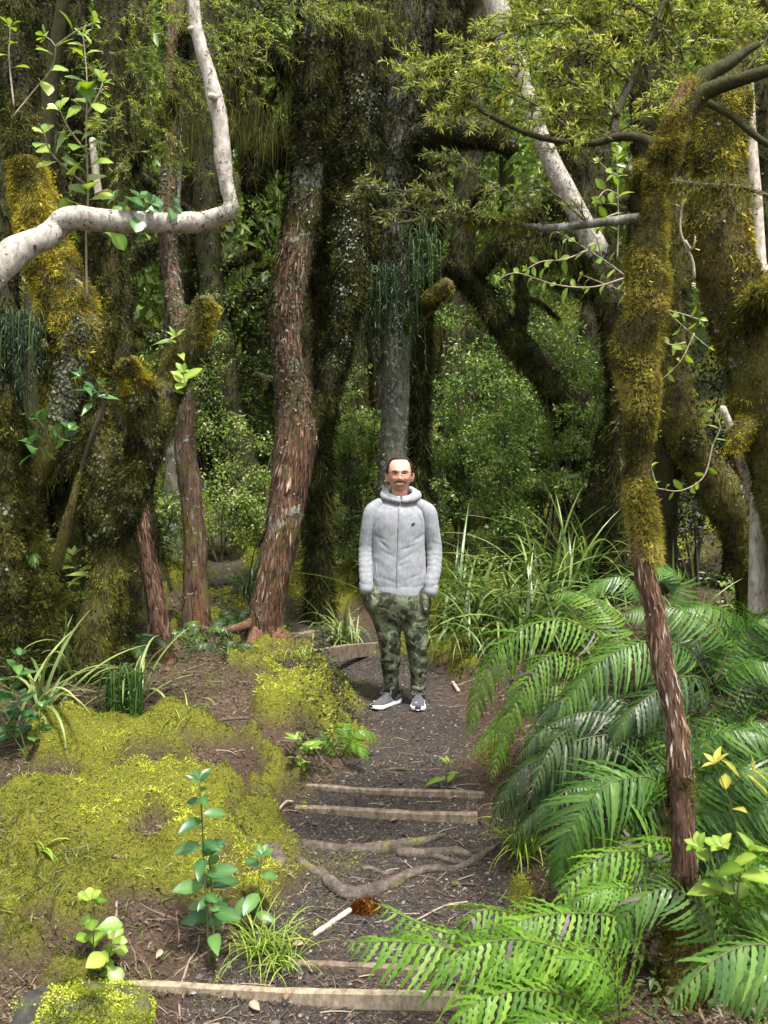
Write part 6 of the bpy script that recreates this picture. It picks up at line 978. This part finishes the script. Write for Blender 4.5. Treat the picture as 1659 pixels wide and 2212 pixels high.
B = W(1400, 2000, 3.05); B[2] = hz(B[0], B[1])
fern('bright wavy fern spilling over the foot of the red trunk', B, [dict(p=[(1440, 1960, 3.25), (1430, 1880, 3.2), (1370, 1840, 3.1), (1300, 1850, 3.05), (1240, 1900, 3.), (1190, 1985, 2.95)], w=105, hang=.8, n=18), dict(p=[(1420, 2010, 3.), (1380, 1990, 2.95), (1290, 1975, 2.9), (1200, 1975, 2.85), (1120, 1990, 2.8), (1050, 2030, 2.8)], w=120, hang=.6, n=21), dict(p=[(1545, 2030, 3.1), (1560, 1930, 3.05), (1610, 1885, 3.), (1670, 1890, 2.95), (1740, 1950, 2.9)], w=110, hang=.8), dict(p=[(1420, 2010, 3.0), (1380, 1930, 3.0), (1300, 1920, 2.95), (1230, 1960, 2.9)], w=75, hang=.6), dict(p=[(1540, 2040, 3.2), (1590, 1970, 3.15), (1650, 1970, 3.1), (1720, 2040, 3.)], w=95, hang=.8, mat='fern_mid')], 'fern_bright', 5, n=17)
B = W(1330, 2230, 2.75); B[2] = hz(B[0], B[1])
fern('wavy leaved fern reaching left across the path at the bottom', B, [dict(p=[(1340, 2200, 2.75), (1240, 2115, 2.7), (1130, 2080, 2.66), (1000, 2055, 2.62), (880, 2035, 2.6), (740, 2035, 2.58)], w=185, hang=.9, n=24), dict(p=[(1340, 2220, 2.7), (1270, 2090, 2.68), (1180, 2040, 2.66), (1080, 2030, 2.64), (980, 2070, 2.6), (930, 2130, 2.58)], w=140, hang=.9, n=20), dict(p=[(1340, 2230, 2.6), (1250, 2160, 2.55), (1140, 2140, 2.5), (1040, 2160, 2.45), (960, 2230, 2.4)], w=150, hang=.8, n=18), dict(p=[(1340, 2230, 2.6), (1330, 2130, 2.55), (1280, 2080, 2.5), (1200, 2070, 2.45)], w=110, hang=.6, n=16), dict(p=[(1340, 2240, 2.5), (1250, 2210, 2.45), (1160, 2210, 2.4), (1080, 2260, 2.35)], w=130, hang=.6, n=15)], 'fern_bright', 6, n=17)
B = W(1720, 2240, 2.1); B[2] = hz(B[0], B[1])
fern('near fern frond arching in from the bottom right corner', B, [dict(p=[(1760, 2160, 2.0), (1700, 2060, 1.98), (1620, 2040, 1.95), (1540, 2075, 1.92), (1480, 2130, 1.9), (1445, 2180, 1.88)], w=130, hang=.9, n=16), dict(p=[(1760, 2200, 2.1), (1700, 2110, 2.1), (1620, 2110, 2.1), (1550, 2170, 2.1)], w=120, hang=.7, n=13)], 'fern_mid', 7)
B = W(1660, 1420, 4.9); B[2] = hz(B[0], B[1])
fern('shaded fern behind the glossy ferns at the right edge', B, [dict(p=[(1660, 1420, 4.9), (1600, 1340, 4.9), (1520, 1310, 4.8), (1440, 1330, 4.8)], w=80), dict(p=[(1660, 1420, 4.9), (1640, 1350, 4.8), (1660, 1310, 4.7), (1720, 1290, 4.6)], w=80), dict(p=[(1420, 1330, 5.2), (1370, 1260, 5.2), (1310, 1250, 5.2), (1240, 1300, 5.2)], w=60, hang=.7, mat='fern_mid'), dict(p=[(1440, 1330, 5.1), (1470, 1260, 5.1), (1430, 1225, 5.1), (1390, 1240, 5.0)], w=60, mat='fern_mid')], 'fern_glossy', 8, n=24)
for k, (u, v, d, lb, mt) in enumerate([(1560, 1620, 4.6, 'half hidden fern between the glossy ferns', 'fern_dark'), (1600, 1780, 3.9, 'half hidden fern low at the right edge', 'fern_dark'), (1500, 1600, 4.1, 'shadowed fern right behind the red trunk', 'fern_glossy'), (1300, 1760, 4.2, 'shadowed fern under the trailing fronds', 'fern_dark'), (1600, 2100, 2.9, 'dark fern at the foot of the bright wavy fern', 'fern_mid'), (1570, 1480, 5.2, 'dusky fern below the huge mossy trunk', 'fern_dark')]):
    B = W(u, v, d); B[2] = hz(B[0], B[1]) ; r2 = np.random.default_rng(40 + k); fs = []
    t = thing('fern', lb, 'fern', B)
    for j in range(4):
        a = j * 1.57 + r2.random(); l = r2.uniform(.4, .75); h = A(math.cos(a), math.sin(a), 0); q = np.array([B, B + h * l * .35 + A(0, 0, .38), B + h * l * .75 + A(0, 0, .42), B + h * l * 1.15 + A(0, 0, .2)]); frond(t, q, mt, 90 * 3.6 / d, r2, 22, .6)
# dead skirt frond, little ferns by the leaning tree
B = W(1340, 1900, 3.5); B[2] = hz(B[0], B[1])
fern('dead grey fern frond hanging in the gap below the glossy fern', B, [dict(p=[(1400, 1800, 3.45), (1340, 1840, 3.42), (1280, 1900, 3.4), (1240, 1980, 3.38)], w=110, hang=.4, n=24), dict(p=[(1400, 1850, 3.4), (1360, 1900, 3.35), (1330, 1970, 3.3), (1310, 2030, 3.3)], w=80, hang=.4, n=20)], 'fern_dead', 9)
def small_fern(lb, u, v, nf, l, mt, seed, wpx=40, hang=.4, d=None):
    B = G(u, v) if d is None else W(u, v, d); r2 = np.random.default_rng(seed); t = thing('small_fern', lb, 'fern', B)
    for j in range(nf):
        a = j * 6.28 / nf + r2.random() * .8; h = A(math.cos(a), math.sin(a) * .8 - .25, 0); ll = l * r2.uniform(.7, 1.15); frond(t, np.array([B, B + h * ll * .4 + A(0, 0, ll * .5), B + h * ll * .8 + A(0, 0, ll * .5), B + h * ll * 1.1 + A(0, 0, ll * .22)]), mt, wpx, r2, 16, hang)
small_fern('small grey green fern on the roots left of the leaning trunk', 420, 1400, 4, .36, 'fern_mid', 71, 26); small_fern('dark leathery fern at the foot of the leaning trunk', 510, 1370, 7, .36, 'fern_dark', 72, 26); small_fern('little fern below the leathery fern on the roots', 490, 1430, 4, .28, 'fern_dark', 73, 22)
small_fern('fresh little fern on the edge of the mossy bank by the path', 735, 1640, 5, .30, 'fern_bright', 74, 34, .7); small_fern('shady fern beside the light brown peeling stem', 300, 1420, 5, .3, 'fern_dark', 75, 26); small_fern('pale fern bank beside the far path', 560, 1150, 6, .5, 'fern_dark', 76, 22); small_fern('fern on the bank behind the far path', 470, 1080, 6, .5, 'fern_dark', 77, 20); small_fern('fern tucked behind the leaning trunk', 690, 1150, 6, .45, 'fern_dark', 78, 24); small_fern('small fern right of the mossy patch beside the man', 1060, 1250, 5, .35, 'fern_dark', 79, 26); small_fern('green fern frond among the leaves at the left edge', 60, 1240, 5, .4, 'fern_mid', 80, 34, .4, 5.3)
small_fern('dark low fern between the golden trunk and peeling stem', 240, 1440, 5, .3, 'fern_mid', 81, 26)
# ------------------------------------------------------------------ long bladed tufts
def blademesh(mat, bend, tw, seed):
    n = 11; V = []
    for i in range(n):
        s = i / (n - 1); a = bend * s ** 1.35; x = s * math.cos(a * .6) - .12 * bend * s ** 3; z = s * math.sin(.0) ; wq = .5 * (1 - s ** 3) * (.55 + .45 * min(1, s * 5)) + .01
        th = bend * s; px = sum(math.sin(bend * k / (n - 1)) for k in range(i)) / (n - 1); pz = sum(math.cos(bend * k / (n - 1)) for k in range(i)) / (n - 1); t = tw * s
        V += [(px + .25 * wq * .02, -wq * .02 * math.cos(t), pz + wq * .02 * math.sin(t) + .004), (px, 0, pz), (px, wq * .02 * math.cos(t), pz - wq * .02 * math.sin(t) + .004)]
    q = []
    for i in range(n - 1): a = i * 3; q += [(a, a + 3, a + 4, a + 1), (a + 1, a + 4, a + 5, a + 2)]
    mb = MB(); mb.add(V, q, None, np.repeat(np.linspace(.25, .75, n), 3)); return mb.mesh('blade', M[mat])
M['grass_mid'] = leafmat('grass_mid', [(0, (.05, .10, .022)), (.5, (.12, .20, .042)), (1, (.28, .36, .11))], .36, .3, .55, .9)
BM = {m: [blademesh(m, b, t, k) for k, (b, t) in enumerate([(.5, .3), (.9, -.4), (1.4, .5), (1.9, -.6), (2.3, .8), (2.7, -.3)])] for m in ('grass', 'grass_pale', 'grass_lime', 'grass_mid')}
def tuft(label, base, n, L, wd, mat, seed, bend=(0, 6), tilt=.5, name='grass_tuft', az=None, spread=.05):
    rng = np.random.default_rng(seed); t = thing(name, label, 'grass', base)
    for j in range(n):
        a = rng.uniform(0, 6.28) if az is None else rng.uniform(*az); tl = tilt * rng.random(); l = L * rng.uniform(.55, 1.1); k = wd / (.02 * l)
        R = Matrix.Rotation(a, 4, 'Z') @ Matrix.Rotation(tl, 4, 'Y') @ Matrix.Diagonal((l, l * k, l, 1)); o = link('blade', BM[mat][rng.integers(*bend)], t)
        o.matrix_basis = Matrix.Translation((rng.normal() * spread, rng.normal() * spread, 0)) @ R
    return t
def gp(u, v, d=None):
    if d is None: return G(u, v)
    p = W(u, v, d); p[2] = hz(p[0], p[1]); return p
tuft('great fountain of long grassy blades right of the man', gp(1125, 1200, 7.4), 230, 1.32, .027, 'grass_mid', 1, (1, 6), .9, spread=.3); tuft('smaller fountain of blades at the right hip of the man', gp(1020, 1200, 7.8), 90, .85, .02, 'grass_mid', 31, (2, 6), .95, spread=.14)
tuft('second long bladed clump under the arching trunk', gp(1230, 1130, 8.4), 170, 1.3, .026, 'grass_mid', 2, (1, 6), .9, spread=.16); tuft('dark upright bladed clump at the shoulder of the man', gp(985, 1120, 8.4), 36, .85, .022, 'grass', 3, (1, 4), .5, spread=.1)
tuft('light bladed tuft left of the man', gp(735, 1190, 8.0), 50, .62, .018, 'grass_pale', 4, (1, 6), .8, spread=.08); tuft('low bladed tuft right of the grey hooded top', gp(1060, 1225, 7.0), 40, .62, .016, 'grass', 5, (1, 6), .9, spread=.1)
tuft('long pale blades arching over the moss at the left edge', gp(85, 1650, 4.6), 26, .72, .020, 'grass_pale', 6, (1, 6), .8, spread=.05); tuft('pale blades left of the hanging green tuft', gp(300, 1500, 4.9), 22, .55, .018, 'grass_pale', 7, (1, 6), .8, spread=.04)
tuft('second pale bladed tuft on the bank edge behind the tall blades', gp(150, 1590, 5.0), 16, .5, .02, 'grass_pale', 16, (1, 5), .7)
tuft('fine lime grass tuft at the foot of the sapling', G(560, 2060), 80, .26, .005, 'grass_lime', 8, (1, 6), .8, spread=.035); tuft('fine grass tuft beside the lime grass at the path edge', G(610, 2090), 50, .22, .005, 'grass_lime', 9, (1, 6), .9, spread=.03)
tuft('fine green grass under the trailing fern by the roots', G(1135, 1850), 70, .36, .007, 'grass_lime', 10, (1, 6), .9, spread=.03); tuft('small lime blades in the moss at the left', G(75, 1850), 18, .26, .012, 'grass_lime', 11, (2, 6), .8, spread=.02)
tuft('long blades rising behind the slender red tree', gp(1480, 1290, 5.6), 34, 1.05, .026, 'grass_pale', 12, (0, 4), .5, spread=.08); tuft('long blades between the crooked trunk and the ferns', gp(1560, 1300, 5.5), 26, .8, .022, 'grass', 13, (1, 5), .6, spread=.08); tuft('bladed tuft on the dark bank beside the far path', gp(545, 1020, 9.6), 40, .8, .02, 'grass', 14, (1, 6), .7, spread=.1)
tuft('short grass on the moss by the leaning trunk foot', G(640, 1425), 70, .16, .006, 'grass_lime', 15, (1, 6), .9, spread=.09); tuft('bent grass blades on the open soil bank', G(400, 1560), 18, .3, .008, 'grass_lime', 17, (2, 6), .9)
# ------------------------------------------------------------------ step boards, roots, rock, sticks, fallen leaves
M['board'] = barkmat('board', [(.3, (.07, .052, .037)), (.5, (.19, .147, .104)), (.75, (.37, .30, .22))], .5, 30, rough=.8, bs=.3)
M['board_pale'] = barkmat('board_pale', [(.3, (.11, .086, .058)), (.5, (.26, .21, .145)), (.75, (.42, .36, .26))], .5, 30, rough=.8, bs=.3)
M['board_old'] = barkmat('board_old', [(.3, (.06, .045, .032)), (.5, (.15, .11, .08)), (.75, (.3, .24, .18))], .5, 30, moss=((.06, .06, .012), (.16, .15, .03)), mthr=.66, rough=.85, bs=.4)
def board(label, a, b, th, h, mat, seed, sink=.6):
    rng = np.random.default_rng(seed); a, b = np.asarray(a), np.asarray(b); n = 15; mb = MB(); V = []; d = nrm(b - a); s = nrm(np.cross(A(0, 0, 1), d))
    for i in range(n):
        t = i / (n - 1); c = a + (b - a) * t + s * .006 * math.sin(t * 5 + seed) + A(0, 0, .004 * math.sin(t * 7 + seed * 2)); k = th * (1 + rng.normal() * .05); e = .004 + rng.random() * .004
        for (x, z) in ((-k / 2, -h * sink), (-k / 2, h * (1 - sink) - e), (-k / 2 + e, h * (1 - sink) + rng.normal() * .0012), (k / 2 - e, h * (1 - sink) + rng.normal() * .0012), (k / 2, h * (1 - sink) - e), (k / 2, -h * sink)): V.append(c + s * x + A(0, 0, z))
    q = []
    for i in range(n - 1):
        for j in range(6): q.append((i * 6 + j, i * 6 + (j + 1) % 6, i * 6 + 6 + (j + 1) % 6, i * 6 + 6 + j))
    mb.add(V, q); mb.f4.append(np.array([[0, 1, 4, 5], [1, 2, 3, 4]])); o = (n - 1) * 6; mb.f4.append(np.array([[o + 5, o + 4, o + 1, o], [o + 4, o + 3, o + 2, o + 1]]))
    c = (a + b) / 2; o = link('step_board', mb.mesh('step_board', M[mat], c, True)); o.location = c; return tag(o, label, 'board', 'timber boards edging the path steps')
def gbd(u, v, dz=0.): p = G(u, v); p[2] += dz; return p
def atd(u, d, z): p = W(u, 1100, d); return A(p[0], d, z)
board('pale long board across the very front of the path', atd(262, 3.085, -.262), atd(1030, 3.03, -.268), .030, .10, 'board_pale', 1, .84)
board('half buried brown board just behind the pale front board', atd(560, 3.24, -.253), atd(1010, 3.17, -.257), .03, .10, 'board_old', 2, .87)
board('worn board with its front face showing, nearest of the middle pair', atd(636, 4.31, -.088), atd(1034, 4.25, -.105), .04, .10, 'board', 3, .70)
board('thin weathered board, farther of the middle pair', atd(652, 4.53, -.046), atd(1050, 4.45, -.064), .03, .09, 'board', 4, .78)
board('longest board of the far steps left of the trousers', G(637, 1411) + A(0, 0, -.005), G(822, 1391) + A(0, 0, -.005), .05, .12, 'board', 5, .8); board('middle board of the far steps behind the bank', G(618, 1397) + A(0, 0, .0), G(748, 1381) + A(0, 0, .0), .06, .12, 'board', 6, .8); board('shortest board of the far steps near the trunk', G(610, 1378), G(680, 1372), .07, .12, 'board', 7, .7)
def root(label, pts, mat, seed, lump=.22, group=None, mossn=0, name='tree_root'):
    P = []
    for (u, v, r, lift) in pts:
        g = G(u, v); r = r * .92; P.append(np.append(g + A(0, 0, (lift - .70) * r * g[1] / F), r * g[1] / F))
    mb = MB(); tp = tube(mb, np.array(P), seg=12, step=.02, lump=lump, lf=14, seed=seed); c = np.array(P)[len(P) // 2, :3]; o = link(name, mb.mesh(name, M[mat], c)); o.location = c; tag(o, label, 'root', group)
    if mossn:
        f = MB(); fuzz(f, tp, mossn, .02, .004, np.random.default_rng(seed), droop=.4, thr=.48, up=.2); f.build('moss', M['moss_bright'], o, kind='stuff')
    return o
root('thick grey root winding along the front of the root mat', [(690, 1880, 10, 1), (715, 1912, 17, 1), (755, 1938, 19, 1), (820, 1924, 16, 1), (880, 1895, 13, 1), (930, 1882, 10, 1), (990, 1880, 9, 1), (1030, 1858, 9, 1), (1068, 1834, 7, 1)], 'root', 1)
root('broad flat root along the back of the root mat', [(540, 1832, 16, 1), (600, 1830, 18, 1), (690, 1836, 16, 1), (760, 1842, 15, 1), (840, 1838, 17, 1), (900, 1824, 12, 1), (960, 1808, 7, 1)], 'root', 2, mossn=500); root('gnarled root end standing up at the left of the root mat', [(556, 1830, 12, 1), (580, 1850, 18, 1.5), (600, 1870, 20, 1.3), (590, 1905, 10, 1)], 'root', 3, .4)
root('short root bridging the mossy middle of the root mat', [(860, 1846, 12, 1), (920, 1850, 14, 1), (980, 1844, 12, 1), (1015, 1850, 8, .8)], 'root', 4); root('thin root crossing the moss between the two thick roots', [(770, 1884, 5, 1), (800, 1878, 6, 1), (830, 1890, 6, 1), (850, 1884, 4, 1)], 'root', 5); root('slanting mossy root joining the thick front root', [(610, 1836, 9, 1), (650, 1866, 10, 1), (700, 1900, 12, 1)], 'root', 6, mossn=400); root('small root at the right end of the root mat', [(930, 1852, 8, 1), (1000, 1868, 7, 1), (1040, 1850, 6, 1)], 'root', 16)
root('thin root curving over bare soil on the left bank', [(470, 1560, 4, 1), (540, 1552, 4, 1), (610, 1562, 4, 1), (640, 1560, 3, 1)], 'root', 7); root('brown root below the thin curving one on the bank', [(420, 1590, 5, 1), (500, 1600, 5, 1), (560, 1596, 4, 1)], 'root_red', 8); root('pale rootlet near the seedling on the bank', [(506, 1610, 3, 1), (540, 1602, 4, 1), (570, 1614, 3, 1)], 'root', 9)
root('reddish broken root below the leaning trunk', [(360, 1452, 7, 1), (372, 1430, 10, 1), (384, 1404, 11, 1.5), (390, 1390, 7, 2.)], 'root_red', 10); root('flat brown root lying in front of the leaning trunk', [(600, 1462, 5, 1), (650, 1464, 8, 1), (700, 1468, 8, 1), (730, 1462, 4, 1)], 'root_red', 11); root('curved pale root beside the far path', [(430, 1300, 4, 3), (440, 1312, 5, 2), (470, 1326, 6, 1), (490, 1330, 4, 1)], 'root', 12)
def stick(label, pts, mat, rpx, seed, name='stick'):
    P = []
    for (u, v, l) in pts: g = G(u, v); P.append(np.append(g + A(0, 0, l * .01 + rpx * g[1] / F * .7), rpx * g[1] / F))
    mb = MB(); tube(mb, np.array(P), seg=8, step=.015, lump=.15, lf=30, seed=seed); c = np.array(P)[0, :3]; o = link(name, mb.mesh(name, M[mat], c)); o.location = c; return tag(o, label, 'stick')
stick('pale broken stick pointing at the rusty moss clump', [(678, 2024, 0), (715, 2002, .4), (757, 1974, .6)], 'bark_pale', 6, 1); stick('forked twig leaning by the left end of the middle boards', [(594, 1776, 0), (600, 1760, 1), (618, 1744, 2), (632, 1738, 1)], 'twig_pale', 3, 2); stick('short pale stick behind the shoe on the right path edge', [(978, 1478, .3), (990, 1496, .2)], 'bark_pale', 4, 3); stick('thin twig lying left of the pale front board', [(215, 2098, 0), (250, 2130, .3), (286, 2150, .2)], 'twig_pale', 2.5, 4); stick('weathered splinter lying across the path before the man', [(832, 1668, 0), (860, 1664, .2), (880, 1668, 0)], 'twig', 4, 5); stick('bent twig beneath the seedling in the path', [(968, 1728, 0), (1010, 1720, .3), (1046, 1724, 0)], 'twig_pale', 2, 6)
stick('long thin twig across the litter near the pale front board', [(700, 2188, 0), (780, 2176, .2), (880, 2170, .1), (980, 2150, .2)], 'twig', 3, 7); stick('thin twig sloping over the gravel beside the roots', [(900, 1990, .2), (960, 1960, .2), (1010, 1950, .1)], 'twig_pale', 2, 8)
c = G(788, 1966); mb = MB(); tp = tube(mb, np.array([[c[0] - .06, c[1], c[2] - .01, .02], [c[0], c[1], c[2] + .01, .035], [c[0] + .06, c[1] + .01, c[2], .02]]), seg=10, step=.02, lump=.3, lf=20); f = MB(); fuzz(f, tp, 1500, .03, .004, np.random.default_rng(5), droop=.2); o = link('moss_clump', f.mesh('moss_clump', M['moss_rust'], c)); o.location = c; tag(o, 'rusty orange moss clump lying on the path below the thick root', 'moss')
def rock(label, c, r, seed, mat, mossn=0, fl=.5):
    mb = MB(); nu, nv = 22, 14; V = []
    for i in range(nv + 1):
        for j in range(nu):
            th, ph = math.pi * i / nv, 2 * math.pi * j / nu; V.append((math.sin(th) * math.cos(ph), math.sin(th) * math.sin(ph), math.cos(th)))
    V = np.array(V); V = V * (.75 + .6 * fbm(V * 1.6 + seed, 3, seed))[:, None]; V = np.sign(V) * np.abs(V) ** .85 * A(r[0], r[1], r[2]) + c
    q = [(i * nu + j, (i + 1) * nu + j, (i + 1) * nu + (j + 1) % nu, i * nu + (j + 1) % nu) for i in range(nv) for j in range(nu)]; mb.add(V, q)
    o = link('rock', mb.mesh('rock', M[mat], c)); o.location = c; tag(o, label, 'rock')
    if mossn:
        f = MB(); g = V.reshape(nv + 1, nu, 3); tp = dict(V=g, P=np.repeat(c[None], nv + 1, 0), T=np.zeros((nv + 1, 3)), m=nv + 1, seg=nu); fuzz(f, tp, mossn, .018, .007, np.random.default_rng(seed), thr=.37, pf=5, up=-.25, droop=.2); f.build('moss', M['moss_bright'], o, kind='stuff')
M['stone'] = barkmat('stone', [(.3, (.02, .02, .018)), (.55, (.05, .05, .045)), (.8, (.12, .12, .11))], 1., 18, moss=((.05, .055, .012), (.16, .17, .025)), mthr=.5, lich=(.22, .23, .2), lthr=.68, bs=.5)
rock('dark boulder capped with bright moss in the bottom left corner', W(170, 2215, 2.95), (.26, .16, .12), 3, 'stone', 26000); rock('dark flat stone at the edge of the far path', G(462, 1200) + A(0, 0, .04), (.17, .12, .10), 4, 'stone'); rock('small grey stone at the left end of the middle boards', G(655, 1737) + A(0, 0, .006), (.022, .02, .016), 5, 'stone'); rock('pale pebble lying in the gravel right of the front root', G(983, 1912) + A(0, 0, .006), (.022, .018, .014), 6, 'stone'); rock('dark stone half sunk behind the left end of the roots', G(545, 1815) + A(0, 0, .01), (.09, .06, .05), 8, 'root')
fl = [(683, 1479, 'leaf_yellow', 'yellow green leaf lying on the soil bank'), (555, 1523, 'leaf_lime', 'bright lime leaf lying alone on the bare bank'), (450, 1478, 'leaf_lime', 'pale green leaf fallen before the small ferns'), (688, 1787, 'leaf_dead', 'orange leaf lying under the middle boards'), (650, 1752, 'leaf_yellow', 'yellow leaf at the left end of the middle boards'), (862, 1778, 'leaf_dead', 'rust brown leaf on the gravel behind the roots'), (860, 1697, 'leaf_dead', 'curled brown leaf on the path centre before the man'), (880, 1812, 'leaf_dead', 'tan leaf above the broad flat root'), (350, 2058, 'leaf_dead', 'orange brown leaf left of the sapling foot'), (470, 2052, 'leaf_dead', 'brown leaf against the sapling stem'), (575, 1990 + 120, 'leaf_dead', 'dark curled leaf beside the lime grass'), (450, 2165, 'leaf_dead', 'pale torn leaf lying before the pale front board'), (620, 2150, 'leaf_dead', 'bleached leaf behind the pale front board'), (540, 2180, 'leaf_dead', 'grey brown leaf resting on the pale front board'), (655, 2045, 'leaf_dead', 'pinkish leaf left of the pale broken stick'), (905, 1600, 'leaf_dead', 'pale leaf on the path just before the shoes'), (830, 2110, 'leaf_dead', 'brown leaf under the reaching bottom fern'), (510, 1540, 'leaf_dead', 'brown leaf on the open soil bank'), (560, 1470, 'leaf_dead', 'reddish leaf near the flat brown root')]
rng = np.random.default_rng(31)
for (u, v, mt, lb) in fl:
    p = G(u, v) + A(0, 0, .012); a = rng.uniform(0, 6.28); o = link('fallen_leaf', LM_get(mt, OVA, 'ov', rng)); o.matrix_basis = mat4(p, A(math.cos(a), math.sin(a), .1), A(rng.normal() * .3, -.3 + rng.normal() * .2, 1), rng.uniform(.036, .058), 1.2); tag(o, lb, 'leaf', 'fallen leaves')
